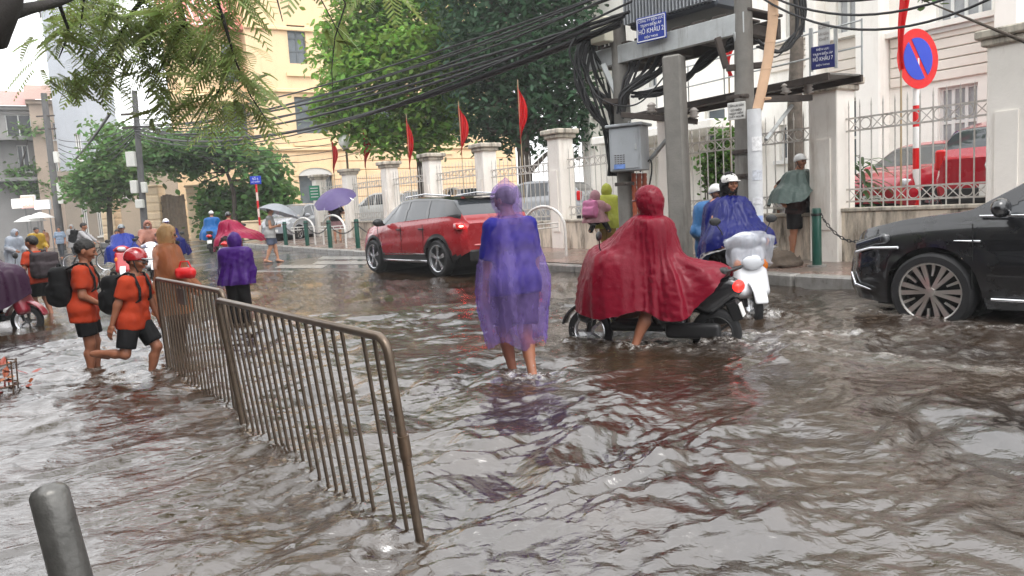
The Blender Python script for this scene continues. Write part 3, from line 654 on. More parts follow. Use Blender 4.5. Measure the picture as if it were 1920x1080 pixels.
# flags on the fence ------------------------------------------------------------
M_FLAG = mat('red_flag_cloth', srgb(208, 24, 28), .7, var=.12, vscale=6, sub=.35)
def flag(px, ytop, ybot, Y, label, wid=.34, seed=0):
    top = at_y(px, ytop, Y); bot = at_y(px, ybot, Y); L = top[2] - bot[2]
    o = thing('flag', label, 'flag', (top[0], Y, max(bot[2] - 1.6, .1)), group='red flags along the fence'); z0 = o.location[2]
    MB().tube([(0, 0, 0), (0, 0, top[2] + .12 - z0)], .014, 6).obj('flagpole', mat('bamboo_pole', (.35, .27, .16), .6), o)
    n, k = 22, 15; V = np.zeros((n, k, 3))
    for i in range(n):
        t = i / (n - 1); w = wid * (.25 + .75 * math.sin(math.pi * min(1, t * 1.15) ** .8)) * (1 - .75 * max(0, t - .55) / .45)
        for j in range(k):
            q = j / (k - 1); V[i, j] = (q * w * .8 - .02, .085 * math.sin(q * 14 + seed + 3 * t) * (.3 + t), L * (1 - t) - q * .14 * L * (1 - t) + top[2] - z0 - L)
    MB().grid(V).obj('cloth', M_FLAG, o, True); return o
for i, (px, yt, ybm, ps, lab) in enumerate(((621, 258, 325, 22.8, 'red flag by the pillar nearest the yellow doorway'), (680, 240, 315, 19.2, 'red flag just right of the globe lamp'), (762, 220, 318, 15.6, 'red flag before the trunk of the leafy tree'), (860, 196, 292, 12.4, 'red flag over the second railing panel from the dark tree'), (971, 158, 270, 9.0, 'tallest red flag, before the dark tree'))):
    s = s_of_px(px, -.15); flag(px, yt, ybm, float(fence_pt(s, -.15)[1]), lab, (.30, .36, .26, .34, .30)[i], i * 1.7)
# red banners on the right
def banner(px, y0, y1, Y, w, lab, seed):
    a = at_y(px, y0, Y); b = at_y(px, y1, Y); L = a[2] - b[2]; o = thing('banner', lab, 'banner', (a[0], Y, b[2]))
    V = np.array([[[w * (q - .5) * (1 - .35 * t * t) + .05 * math.sin(t * 5 + seed), .05 * math.sin(q * 9 + 4 * t + seed), L * (1 - t)] for q in np.linspace(0, 1, 12)] for t in np.linspace(0, 1, 24)])
    MB().grid(V).obj('cloth', M_FLAG, o, True); MB().tube([(-w * .5, .06, L + .02), (w * .5, .06, L + .02)], .012, 6).tube([(0, .06, L), (0, .06, -3.2)], .016, 6).obj('pole', mat('bamboo_pole'), o)
banner(1693, -60, 130, 12.9, .13, 'long red hanging banner behind the no parking sign', 1)
banner(1367, 80, 145, 14.6, .14, 'short red banner strip hanging behind the transformer post', 2)
# globe lamp post
p = at_y(648, 266, 29.5); g = thing('globe_lamp', 'white globe lamp on a slim dark post behind the fence', 'lamp', (p[0], 29.5, .25)); zz = p[2] - .25
MB().lathe([(.28 * math.cos(a), zz + .28 * math.sin(a)) for a in np.linspace(-1.4, 1.57, 14)], 20).obj('globe', mat('opal_glass', (.75, .75, .72), .25), g, True)
MB().tube([(0, 0, -.3), (0, 0, zz - .32)], .045, 8).lathe([(.12, zz - .34), (.14, zz - .28), (.05, zz - .26)], 12).obj('post', mat('dark_bronze', (.09, .065, .035), .5), g, True)
# ------------------------------------------------------------------ green bollards and chains, white hoop barriers
M_GRN = mat('dark_green_paint', srgb(22, 74, 62), .35, var=.2, vscale=8, coat=.3)
M_CHAIN = mat('chain_steel', (.05, .05, .05), .45, .8)
def bollard(p, lab, h=.92, r=.065):
    o = thing('bollard', lab, 'bollard', p, group='green bollards on the pavement')
    MB().lathe([(r, 0), (r, h - .03), (r * .85, h), (0, h + .005)], 18).obj('post', M_GRN, o, True, 40); MB().lathe([(0, .03), (.15, .03), (.16, -.12)], 12).obj('base_plate', M_KERB, o, True, 40)
    MB().lathe([(r + .008, h - .12), (r + .012, h - .1), (r + .008, h - .08)], 16).obj('band', M_CHAIN, o, True); return o
def chain(a, b, sag, lab):
    a = np.asarray(a); b = np.asarray(b); n = max(6, int(np.linalg.norm(b - a) / .06)); o = thing('chain', lab, 'chain', tuple(a), group='chains between the bollards')
    lk = None; t_ = np.linspace(0, 2 * np.pi, 11)
    P = [a + (b - a) * t - np.array([0, 0, 4 * sag * t * (1 - t)]) for t in np.linspace(0, 1, n + 1)]
    me = MB().tube(np.c_[.042 * np.cos(t_), .02 * np.sin(t_), 0 * t_], .0075, 5, caps=False).build_mesh('link', M_CHAIN)
    for i in range(n):
        q = link('link', me, o); d = unit(P[i + 1] - P[i]); F = frame(d, (0, 0, 1)); M = np.stack([F[:, 2], F[:, 0], F[:, 1]], 1)
        if i % 2: M = np.stack([M[:, 0], M[:, 2], -M[:, 1]], 1)
        q.matrix_local = Matrix.Translation((P[i] + P[i + 1]) / 2 - a) @ Matrix(M.tolist()).to_4x4()
    return o
def pave_at(px, py):
    z = .15
    for _ in range(10): p = at_z(px, py, z); z = float(pave_z(p[0], p[1]))
    return at_z(px, py, z)
B1 = pave_at(1532, 500); bollard(B1, 'green bollard standing alone beside the black car with a chain', .93, .072)
P2 = fence_pt(s_of_px(1650, .6), .9); P2[2] = .15
chain(B1 + np.array([.05, 0, .85]), np.array([P2[0], P2[1], .62]), .22, 'steel chain hanging from the lone bollard towards the black car')
bl = []
for i, (px, py) in enumerate(((537, 463), (577, 463), (620, 466), (672, 467))):
    p = pave_at(px, py); bl.append(p); bollard(p, 'green bollard in the row before the purple umbrella', .95, .075)
for i in range(3): chain(bl[i] + np.array([0, 0, .8]), bl[i + 1] + np.array([0, 0, .8]), .3, 'sagging chain between green bollards before the umbrella')
c9 = pave_at(1060, 492); chain(bl[3] + np.array([0, 0, .8]), pave_at(730, 470) + np.array([0, 0, .55]), .2, 'chain running from the last bollard behind the red car')
M_HOOP = mat('white_hoop_paint', (.66, .65, .62), .4, var=.1, stain=((.2, .11, .06), .7, 8))
def hoop(a, b, h, lab, rail=True):
    a = np.asarray(a, float); b = np.asarray(b, float); o = thing('hoop_barrier', lab, 'barrier', tuple(a), group='white hoop barriers on the pavement'); d = b - a
    P = [np.array([0, 0, -.05]), np.array([0, 0, h * .55])] + [d * (.5 - .5 * math.cos(t)) + np.array([0, 0, h * .55 + h * .45 * math.sin(t)]) for t in np.linspace(.25, math.pi - .25, 11)] + [d + np.array([0, 0, h * .55]), d + np.array([0, 0, -.05])]
    MB().tube(P, .035, 8).obj('hoop', M_HOOP, o, True)
    if rail:
        dd = unit(d); side = np.cross([0, 0, 1], dd)
        for z in (.62, .72): MB().tube([d * .5 - side * .5 + np.array([0, 0, z]), d * .5 + side * .5 + np.array([0, 0, z])], .018, 6).obj('rail', M_HOOP, o, True)
        for k in np.linspace(-.5, .5, 5): MB().tube([d * .5 + side * k + np.array([0, 0, .62]), d * .5 + side * k + np.array([0, 0, .72])], .012, 5).obj('rung', M_HOOP, o)
hoop(pave_at(553, 462), pave_at(592, 462), 1.05, 'white hoop barrier beside the parked motorbike'); hoop(pave_at(608, 462), pave_at(650, 466), 1.1, 'white hoop barrier under the purple umbrella'); hoop(pave_at(985, 478), pave_at(1062, 479), 1.12, 'white hoop barrier behind the man in the raincoat')
# ------------------------------------------------------------------ no-parking sign
sp = pave_at(1717, 452); sg = thing('no_parking_sign', 'round red and blue no parking sign on a red and white post', 'road sign', sp)
zt = at_y(1717, 170, sp[1])[2]; z0 = sp[2]
M_RED = mat('sign_red', srgb(206, 22, 26), .35, var=.06); M_SWH = mat('sign_white', (.78, .78, .76), .4, var=.05); M_BLU = mat('sign_blue', srgb(36, 66, 186), .35, var=.06)
nb = 9; zz = np.linspace(0, zt - z0 + .5, nb + 1)
bands = [at_y(1717, y, sp[1])[2] - z0 for y in (470, 430, 392, 354, 317, 278, 238, 198, 110)]
for i in range(len(bands) - 1): MB().lathe([(.056, bands[i] if i else -.1), (.056, bands[i + 1])], 14).obj('post_band', M_RED if i % 2 == 0 else M_SWH, sg, True)
sc = at_y(1722, 110, sp[1] - .06); F = frame(np.array([.40, -.915, 0.02]), (0.915, .40, 0)); 
sx, sz_ = .62, .62
def disc(rad, off, m, name, th0=0, th1=2 * math.pi, poly=None):
    mb = MB(); 
    if poly is None: poly = [(rad * math.cos(a), rad * math.sin(a)) for a in np.linspace(th0, th1, 48, endpoint=abs(th1 - th0) < 6.2)]
    mb.prism(poly, off, off + .004, M=F, c=sc - np.array(sp)); return mb.obj(name, m, sg)
RS = abs(at_y(1722, 54, sp[1])[2] - at_y(1722, 167, sp[1])[2]) / 2
disc(RS, -.012, M_RED, 'sign_disc'); 
ri = RS * .70; bw = RS * .085; ang = math.atan2(-1, 1)
for sgn in (1, -1):                              # two blue segments either side of the slash
    c0 = math.asin(bw / ri); poly = [(ri * math.cos(a), ri * math.sin(a)) for a in np.linspace(c0, math.pi - c0, 30)]
    ca, sa = math.cos(R_(123) + (0 if sgn > 0 else math.pi)), math.sin(R_(123) + (0 if sgn > 0 else math.pi))
    disc(0, -.004, M_BLU, 'blue_field', poly=[(x * ca - y * sa, x * sa + y * ca) for x, y in poly])
# ------------------------------------------------------------------ transformer platform
M_CONC = mat('pole_concrete', (.20, .19, .172), .8, var=.25, vscale=3, bump=.25, stain=((.05, .04, .03), .8, 3))
M_STEEL = mat('galvanised_steel', (.46, .48, .48), .5, .25, var=.18, vscale=4, stain=((.10, .06, .035), .6, 4))
M_DARK = mat('dark_rusty_steel', (.055, .042, .035), .7, var=.4, vscale=8, bump=.2)
M_GREY = mat('grey_enamel', (.36, .38, .40), .4, var=.1, stain=((.14, .13, .11), .5, 4))
def P3(px, py, Y): return at_y(px, py, Y)
kp = P3(1270, 470, 12.1); tp = thing('transformer_platform', 'grey steel transformer platform on concrete poles wrapped in black cables', 'transformer', (kp[0], kp[1], .15)); T0 = np.array(tp.location)
def TP(name, mb, m, par=None, smooth=False): 
    o = mb.obj(name, m, par or tp, smooth)
    if True: o.data.transform(Matrix.Translation(-Vector(T0)))
    return o
YL, YC, YR = 13.2, 12.1, 11.3
def post(px_t, py_t, px_b, py_b, Y, r0, r1, m, nm='pole', n=14):
    a = P3(px_t, py_t, Y); b = P3(px_b, py_b, Y); b[2] = 0.; return TP(nm, MB().tube([b, .5 * (a + b), a], [r1, (r0 + r1) / 2, r0], n), m, smooth=True)
a = P3(1263, 105, YC); b = P3(1277, 430, YC); b[2] = 0
TP('square_post', MB().box((a + b) / 2, (.30, .30, np.linalg.norm(a - b)), M=frame(a - b, (.8, -.5, 0)), bevel=.03), M_CONC)
post(1157, 30, 1180, 440, YL, .13, .17, M_CONC); post(1392, -90, 1398, 440, YR, .12, .17, M_CONC)
def beam(pa, pb, w, h, m=M_STEEL, nm='beam', up=(0, 0, 1)):
    pa, pb = np.asarray(pa), np.asarray(pb); d = unit(pb - pa); F_ = frame(np.array(up) - d * (np.array(up) @ d), d)
    return TP(nm, MB().box((pa + pb) / 2, (np.linalg.norm(pb - pa), w, h), M=F_, bevel=.008), m)
b0, b1 = P3(1102, 118, 13.7), P3(1398, 42, 11.2); b1[2] = b0[2]
perp = unit(np.cross(b1 - b0, [0, 0, 1])); perp *= np.sign(perp[1])
beam(b0, b1, .1, .3); beam(b0 + perp * .9, b1 + perp * .9, .1, .3, M_DARK)
for t in (.05, .28, .5, .72, .95): q = b0 + (b1 - b0) * t; beam(q + perp * .06 - np.array([0, 0, .04]), q + perp * .85 - np.array([0, 0, .04]), .12, .16, M_DARK, 'joist')
for t in np.linspace(.02, .98, 9): q = b0 + (b1 - b0) * t + np.array([0, 0, .18]); beam(q + perp * .0, q + perp * .9, .26, .04, M_DARK, 'deck_plank')
# transformer tank with cooling fins
tc_ = b0 + (b1 - b0) * .56 + perp * .45 + np.array([0, 0, .92]); d_ = unit(b1 - b0)
tank = TP('tank', MB().box(tc_, (1.75, .75, 1.1), M=frame((0, 0, 1), d_), bevel=.04), mat('tank_fin_gap_shade', (.07, .08, .095), .5))  # tank colour darkened to paint shaded gaps between the fins
for i in range(26):
    q = tc_ + d_ * (-.85 + i * .068) - perp * .44; TP('cooling_fin', MB().box(q, (.018, .16, .95), M=frame((0, 0, 1), d_)), M_GREY, tank)
for i in range(3):
    q = tc_ + d_ * (-.5 + .5 * i) + np.array([0, 0, .58]); TP('bushing', MB().lathe([(.05, 0), (.08, .03), (.05, .06), (.08, .09), (.05, .12), (.07, .15), (.03, .18), (.02, .3)], 12, c=q), mat('porcelain', (.55, .5, .46), .25), tank, True)
mbx = P3(1128, 58, 13.1); TP('meter_box', MB().box(mbx, (.36, .22, .42), M=frame((0, 0, 1), d_), bevel=.02), mat('cream_enamel', srgb(214, 210, 190), .5))
for k in range(7): q = b0 + (b1 - b0) * (.03 + .03 * k) + perp * .1 + np.array([0, 0, .22 + .05 * random.random()]); TP('fuse_bracket', MB().box(q, (.05, .05, .35)).box(q + np.array([0, 0, .16]), (.16, .08, .06)), M_DARK)
# braces and clamps
for (pxa, pya, pxb, pyb, Y, m) in ((1130, 120, 1168, 205, 13.2, M_STEEL), (1345, 70, 1362, 128, 11.4, M_DARK), (1380, 60, 1392, 118, 11.3, M_STEEL), (1362, 128, 1430, 122, 11.3, M_DARK), (1130, 190, 1180, 190, 13.1, M_DARK)): beam(P3(pxa, pya, Y), P3(pxb, pyb, Y), .07, .09, m, 'brace')
beam(P3(1250, 262, 12.6), P3(1212, 308, 13.1), .06, .06, M_STEEL, 'brace')
a_ = P3(1165, 215, 12.7); b_ = P3(1308, 228, 12.2); beam(a_, b_, .09, .09, M_DARK, 'crossarm')
def insul(p, par=None): return TP('insulator', MB().lathe([(.015, -.1), (.02, 0), (.09, .02), (.05, .05), (.085, .07), (.05, .1), (.08, .12), (.04, .16), (.0, .18)], 14, c=p), mat('porcelain'), par, True)
insul(P3(1301, 222, 12.2)); insul(P3(1222, 212, 12.5))
for (px, py, Y) in ((1385, 183, 11.3), (1170, 300, 13.1), (1395, 285, 11.3), (1398, 330, 11.3), (1172, 345, 13.0)):
    q = P3(px, py, Y); TP('clamp', MB().lathe([(.175, -.03), (.18, 0), (.175, .03)], 16, c=q).box(q + np.array([.0, -.18, 0]), (.08, .04, .05)), M_DARK, smooth=True)
# cabinet on the left pole
ca = P3(1180, 280, 12.95); cab = thing('power_cabinet', 'pale grey steel power cabinet clamped to the left cable pole', 'cabinet', (ca[0], ca[1], ca[2] - .38))
CF = frame((0, 0, 1), unit([.86, -.5, 0])); 
MB().box((0, 0, .38), (.56, .42, .74), M=CF, bevel=.012).obj('cabinet_body', M_GREY, cab)
MB().box((0, 0, .775), (.66, .52, .05), M=CF, bevel=.012).obj('lid', M_GREY, cab)
fx = CF[:, 1] * -.218
MB().box(fx + np.array([0, 0, .38]), (.48, .012, .66), M=CF, bevel=.004).obj('door', M_GREY, cab)
for r in range(5):
    for c in range(4): MB().box(fx * 1.03 + CF[:, 0] * (-.17 + .05 * c) + np.array([0, 0, .14 + .035 * r]), (.032, .008, .012), M=CF).obj('vent_slot', M_DARK, cab)
MB().box(fx * 1.04 + CF[:, 0] * -.1 + np.array([0, 0, .09]), (.2, .006, .08), M=CF).obj('sticker', mat('blue_sticker', srgb(110, 140, 200), .5, var=.4, vscale=20), cab)
MB().box(fx * 1.05 + CF[:, 0] * .2 + np.array([0, 0, .4]), (.03, .02, .09), M=CF, bevel=.004).obj('handle', M_STEEL, cab)
MB().tube([(0, 0, .8), (0, .0, .85), (.04, 0, .85), (.04, 0, .8)], .008, 6).obj('lifting_eye', M_STEEL, cab); MB().box((0, .25, .2), (.5, .12, .06), M=CF).box((0, .25, .6), (.5, .12, .06), M=CF).obj('bracket', M_DARK, cab)
# signs with lettering
M_NAVY = mat('sign_navy', srgb(40, 60, 150), .4, var=.08); M_LET = mat('sign_lettering', (.78, .79, .82), .5)
def plate_sign(px, py, Y, w, h, yaw, lines, lab, m, ml, frame_col=None, tilt=0., posts=None):
    c = P3(px, py, Y); o = thing('sign', lab, 'sign', tuple(c)); r = np.array([math.cos(yaw), math.sin(yaw), tilt]); r = unit(r); nrm = unit(np.cross(r, [0, 0, 1])); up = np.cross(nrm * -1, r) * -1
    up = unit(np.cross(r, -nrm)) if False else unit(np.array([0, 0, 1.]) - r * r[2]); Fm = np.stack([r, -nrm, up], 1)
    MB().box((0, 0, 0), (w, .02, h), M=Fm, bevel=.006).obj('plate', m, o)
    e = .012 * (h / .3)
    if frame_col is not None:
        for (cx, cz, sx_, sz2) in ((0, h * .44, w * .92, e), (0, -h * .44, w * .92, e), (w * .46, 0, e, h * .88), (-w * .46, 0, e, h * .88)): MB().box(Fm @ np.array([cx, -.0115, cz]), (sx_, .004, sz2), M=Fm).obj('border', frame_col, o)
    for (s_, dz, sz2) in lines: text(o, s_, text_M(Fm @ np.array([0, -.012, dz * h]), r, up), sz2 * h, ml, maxw=w * .84)
    if posts: 
        for (dx, z0_, z1_) in posts: MB().box(Fm @ np.array([dx * w, .03, (z0_ + z1_) / 2 * h]), (.05, .04, (z1_ - z0_) * h), M=Fm).obj('support', M_STEEL, o)
    return o
yaw = math.atan2(d_[1], d_[0])
plate_sign(1221, 53, 12.35, .56, .40, yaw + .12, (('CÔNG TY ĐIỆN LỰC', .33, .13), ('TRẠM BIẾN ÁP', .15, .15), ('HỒ KHẨU 2', -.08, .27), ('ĐIỆN THOẠI', -.32, .11)), 'blue enamel sign with white lettering on the transformer platform beam', M_NAVY, M_LET, M_LET)
plate_sign(1543, 107, 11.6, .34, .34, yaw + .25, (('ĐIỆN LỰC', .34, .12), ('TRẠM BIẾN ÁP', .14, .13), ('HỒ KHẨU 7', -.08, .24), ('ĐIỆN THOẠI', -.34, .1)), 'small dark blue sign at the end of the maintenance walkway', mat('sign_dark_navy', srgb(30, 38, 100), .4), M_LET, None, posts=((-.52, -.55, 1.35), (.52, -.55, 1.25)))
plate_sign(1545, 63, 11.62, .17, .34, yaw + .25, (('CẤM', .28, .2), ('LẠI GẦN', -.02, .16), ('CHẾT', -.25, .16)), 'grey warning plate above the small dark blue sign', mat('grey_plate', (.5, .5, .49), .5, var=.1), mat('faded_ink', (.2, .17, .15), .6))
plate_sign(1381, 208, 11.05, .27, .25, yaw + .2, (('CẤM LẠI GẦN', .3, .16), ('CÓ ĐIỆN', .05, .16), ('NGUY HIỂM', -.14, .15), ('CHẾT NGƯỜI', -.33, .15)), 'pale warning plate wired to the right concrete pole', mat('pale_plate', (.58, .57, .54), .55, var=.12), mat('dark_ink', (.06, .055, .05), .6))
# maintenance walkway in front of the fence
wk = thing('walkway', 'grey sheet metal maintenance walkway hung between the poles', 'walkway', tuple(P3(1400, 178, 13.2)))
w0, w1 = P3(1205, 215, 15.3), P3(1586, 140, 11.3); w1[2] = w0[2] = 3.05; o0 = np.array(wk.location); dd = unit(w1 - w0); pp = unit(np.cross([0, 0, 1], dd)) 
for t in np.linspace(0, 1, 13)[:-1]:
    q = w0 + (w1 - w0) * (t + 1 / 26) - o0; Lp = np.linalg.norm(w1 - w0) / 12
    MB().box(q, (Lp - .02, .75, .025), M=frame((0, 0, 1), dd)).obj('deck_panel', mat('weathered_sheet', (.24, .235, .22), .6, .3, var=.35, vscale=9, bump=.4, bscale=60), wk)
for sd in (-.38, .38): MB().box((w0 + w1) / 2 - o0 + pp * sd - np.array([0, 0, .05]), (np.linalg.norm(w1 - w0), .05, .1), M=frame((0, 0, 1), dd)).obj('edge_angle', M_DARK, wk)
for z in (.42, .8):
    MB().tube([w0 - o0 + pp * .38 + np.array([0, 0, z]), w1 - o0 + pp * .38 + np.array([0, 0, z])], .014, 6).obj('handrail', M_STEEL, wk)
for t in np.linspace(0, 1, 6): q = w0 + (w1 - w0) * t - o0 + pp * .38; MB().tube([q, q + np.array([0, 0, .82])], .014, 6).obj('rail_post', M_STEEL, wk)
ca2, cb2 = P3(1412, 178, 11.5) - o0, P3(1520, 192, 11.7) - o0
MB().box((ca2 + cb2) / 2, (np.linalg.norm(cb2 - ca2), .09, .09), M=frame((0, 0, 1), cb2 - ca2)).obj('crossarm', M_DARK, wk)
ci, cj = P3(1485, 198, 11.8) - o0, P3(1436, 262, 11.4) - o0; MB().tube([ci, cj], .03, 8).obj('brace', M_STEEL, wk)
for px in (1474, 1515): MB().lathe([(.015, -.1), (.02, 0), (.09, .02), (.05, .05), (.085, .07), (.05, .1), (.08, .12), (.04, .16), (.0, .18)], 14, c=P3(px, 176, 11.8) - o0).obj('insulator', mat('porcelain'), wk, True)
# paper-wrapped pole and tan conduit
q0 = P3(1418, 430, 10.9); q0[2] = .1; q1 = P3(1414, 205, 10.9)
pw = thing('wrapped_pole', 'cable pole wrapped in white paper notices with a tan conduit above', 'pole', tuple(q0)); h_ = q1 - q0
MB().tube([np.zeros(3), h_], [.105, .10], 16).obj('wrap', mat('white_paper_wrap', (.60, .61, .62), .6, var=.14, vscale=6, bump=.25, bscale=12), pw, True)
for (zf, hh, c, sz) in ((.36, .12, (.3, .4, .7), .13), (.47, .09, (.62, .62, .64), .12), (.62, .14, (.55, .57, .62), .14), (.80, .2, (.72, .72, .72), .14)):
    V = np.array([[[.108 * math.sin(a) + h_[0] * zf, -.108 * math.cos(a) + h_[1] * zf, h_[2] * zf + z] for z in (-hh / 2, hh / 2)] for a in np.linspace(-.7, .7, 7)])
    MB().grid(V).obj('notice', mat('notice_%d' % int(zf * 100), c, .6, var=.35, vscale=25), pw, True)
P_ = [P3(1420, 205, 10.9), P3(1428, 170, 10.9), P3(1440, 110, 10.9), P3(1449, 40, 10.9), P3(1451, -60, 10.9)]
MB().tube([np.asarray(p) - q0 for p in P_], .072, 12).obj('conduit', mat('tan_conduit', srgb(206, 170, 138), .6, var=.12, bump=.2, bscale=30), pw, True)
for k, py in enumerate((30, 80, 130, 185)): q = P3(1450 - (py > 60) * 6 - (py > 120) * 8, py, 10.9) - q0; MB().lathe([(.074, -.012), (.078, 0), (.074, .012)], 12, c=q).obj('joint_ring', mat('tan_conduit'), pw, True)
# rubble stone by the kerb
def rock(p, r, lab, seed):
    fn = lambda q: ell(q, (0, 0, r * .35), (r, r * .62, r * .48)) + (.22 * vnoise(q * 4.5, seed) + .08 * vnoise(q * 14, seed + 1)) * r
    o = MB().sdf(fn, (-1.4 * r,) * 3, (1.4 * r,) * 3, r / 12).obj('rock', mat('mossy_stone', (.10, .075, .055), .75, var=.5, vscale=6, bump=.5), None, True); o.location = p; return tag(o, lab, 'rock')
p = pave_at(1465, 500); rock((p[0], p[1], .08), .36, 'dark lump of broken stone at the pavement edge', 3)
# street name sign on red and white post (left)
p = on_road(490, 452); p = at_y(490, 452, 34); pz = float(road_z(p[0], p[1])); o = thing('street_name_sign', 'blue street name sign on a red and white banded post', 'sign', (p[0], 34, pz))
zt = at_y(487, 345, 34)[2] - pz
for i in range(7): MB().lathe([(.05, zt * i / 7 - (.2 if i == 0 else 0)), (.05, zt * (i + 1) / 7)], 10).obj('post_band', M_RED if i % 2 == 0 else mat('post_pink', srgb(225, 200, 190), .5), o, True)
MB().box((0, 0, zt + .18), (.48, .05, .36), rz=.1, bevel=.01).obj('plate', M_BLU, o); text(o, 'SỐ 6', text_M((0, -.03, zt + .24), (1, .1, 0), (0, 0, 1)), .13, M_LET); text(o, 'HỒ KHẨU', text_M((0, -.03, zt + .1), (1, .1, 0), (0, 0, 1)), .08, M_LET, maxw=.4)
# gate posts beside the hedge, gate, and the low wall
M_GP = mat('gatepost_plaster', srgb(236, 212, 178), .75, var=.08, stain=(srgb(190, 160, 130), .5, 1.5))
def gatepost(x0, x1, yt, Y, lab):
    a = at_y(x0, yt, Y); b = at_y(x1, yt, Y); w = b[0] - a[0]; cx = (a[0] + b[0]) / 2; zb = float(road_z(cx, Y)); o = thing('gatepost', lab, 'gatepost', (cx, Y, zb)); H = a[2] - zb; n = 7
    for i in range(n): MB().box((0, 0, H * (i + .5) / n), (w, w, H / n - .05), bevel=.05).obj('block', M_GP, o)
    MB().box((0, 0, H / 2 - .1), (w * .93, w * .93, H - .1)).obj('core', M_GP, o); MB().box((0, 0, H + .05), (w * 1.12, w * 1.12, .12), bevel=.04).obj('cap', M_GP, o); return o
gatepost(353, 383, 352, 40, 'yellow rusticated gatepost beside the hedge'); gatepost(272, 303, 352, 40.5, 'yellow rusticated gatepost behind the dark utility pole'); gatepost(192, 218, 372, 47, 'yellow rusticated gatepost next to the weathered grey building')
a = at_y(303, 450, 40.4); b = at_y(353, 450, 40.2); zb = float(road_z(b[0], 40)); gt = thing('gate', 'brown weathered gate between yellow gateposts', 'gate', (a[0], 40.3, zb)); w = b[0] - a[0]
for i in range(9): MB().box((w * (i + .5) / 9, 0, 1.25), (w / 9 - .015, .05, 2.5 - .12 * math.cos(i)), bevel=.008).obj('plank', mat('brown_gate_wood', (.20, .155, .11), .7, var=.3, vscale=5, bump=.3), gt)
for z in (.3, 1.3, 2.2): MB().box((w / 2, .05, z), (w, .05, .12)).obj('rail', mat('brown_gate_wood'), gt)
a = at_y(468, 462, 37); b = at_y(512, 462, 36); zb = float(road_z(a[0], 37)); o = thing('planter_wall', 'low cream planter wall below the street name sign', 'wall', ((a[0] + b[0]) / 2, 36.5, zb)); MB().box((0, 0, .4), (1.5, .5, .85), rz=.4, bevel=.03).obj('wall_block', M_GP, o); MB().box((0, 0, .86), (1.6, .6, .08), rz=.4, bevel=.02).obj('coping', M_GP, o)
o = thing('green_notice', 'green notice board on the first fence pillar', 'sign', tuple(at_y(590, 362, 31.6))); MB().box((0, 0, 0), (.42, .06, .62), rz=.3, bevel=.01).obj('board', mat('green_board', srgb(30, 128, 92), .4), o); 
for k in range(4): MB().box((0, -.045, .2 - .12 * k), (.3, .012, .03), rz=.3).obj('text_line', M_LET, o)
# utility poles on the left
def upole(pxt, pyt, pxb, Y, r, lab, boxes):
    a = at_y(pxt, pyt, Y); b = at_y(pxb, 430, Y); zb = float(road_z(b[0], Y)) - .2; o = thing('utility_pole', lab, 'utility pole', (b[0], Y, zb)); top = np.array([a[0] - b[0], 0, a[2] - zb])
    MB().tube([np.zeros(3), top * .5, top], [r, r * .85, r * .7], 12).obj('pole', mat('dark_pole', (.10, .10, .10), .8, var=.3, bump=.2), o, True)
    for (py, dx, w, h) in boxes: z = at_y(pxb, py, Y)[2] - zb; MB().box(np.array([top[0] * z / top[2] + dx, -.2, z]), (w, .25, h), bevel=.02).obj('meter_box', mat('cream_box', (.62, .62, .58), .5, var=.1), o)
    for z in (.78, .86): MB().box(top * z + np.array([0, -.12, 0]), (1.3, .1, .1)).obj('crossarm', M_DARK, o)
upole(252, 170, 270, 36, .17, 'dark utility pole with cream meter boxes before the yellow gate', ((298, -.3, .4, .7), (350, -.25, .3, .6), (352, .22, .22, .5), (382, -.05, .35, .4)))
upole(82, 175, 112, 55, .28, 'grey utility pole with meter boxes down the left street', ((295, .5, .35, .8), (352, .5, .4, .8), (372, .5, .4, .8)))
# ------------------------------------------------------------------ overhead cables
M_CABLE = mat('black_cable', (.012, .012, .013), .5, var=.2)
def cable(a, b, sag, r, lab, grp='overhead cables', n=22, wob=0.):
    a, b = np.asarray(a, float), np.asarray(b, float); t = np.linspace(0, 1, n)[:, None]; P = a + (b - a) * t - np.array([0, 0, 1.]) * 4 * sag * t * (1 - t)
    if wob: P = P + wob * np.stack([vnoise(P * 2, 1), vnoise(P * 2, 2), vnoise(P * 2, 3)], 1) * np.sin(np.pi * t)
    o = MB().tube(P - a, r, 5).obj('cable', M_CABLE, None, True); o.location = a; return tag(o, lab, 'cable', grp)
# several spans from the transformer up-street to the left utility pole; each has its own line in the picture
spans = [  # (px,py,Y) near end .. far end, sag, radius
 ((1260, -55, 11.8), (250, 225, 36), .5, .022), ((1230, -48, 11.9), (250, 232, 36), .7, .02), ((1200, -30, 12), (252, 240, 36), .9, .02), ((1180, -15, 12.2), (255, 244, 36), .5, .018),
 ((1180, 22, 12.2), (250, 236, 36), .5, .03), ((1170, 30, 12.3), (252, 244, 36), .8, .034), ((1165, 40, 12.4), (255, 250, 36), 1.0, .04), ((1162, 48, 12.5), (250, 232, 36), 1.15, .03),
 ((1160, 34, 12.4), (252, 238, 36), .65, .024), ((1185, 2, 12.1), (256, 255, 36), 1.2, .02)]
for i, (p, q, sg_, r) in enumerate(spans): cable(P3(*p), P3(*q), sg_, r, 'black overhead cable sagging from the transformer to the left utility pole')
for i in range(5): cable(P3(252, 236 + 5 * i, 36), P3(110, 262 + 8 * i, 55), .4 + .2 * i, .025, 'overhead cable between the two utility poles on the left', 'cables between the left poles')
for i in range(4): cable(P3(252, 240 + 6 * i, 36), P3(620 + 30 * i, 258 + 6 * i, 34), .5 + .15 * i, .015, 'thin service cable crossing the yellow building wall', 'service cables on the yellow building')
cable(P3(205, 215, 33), P3(140, 300, 50), .1, .07, 'thick bundled cable slanting down behind the trees', None)
for i in range(6): cable(P3(1405, -60 + 8 * i, 11.2), P3(2150, -330 + 26 * i, 7), .35 + .1 * i, .016, 'overhead cable running right from the transformer poles', 'cables to the right')
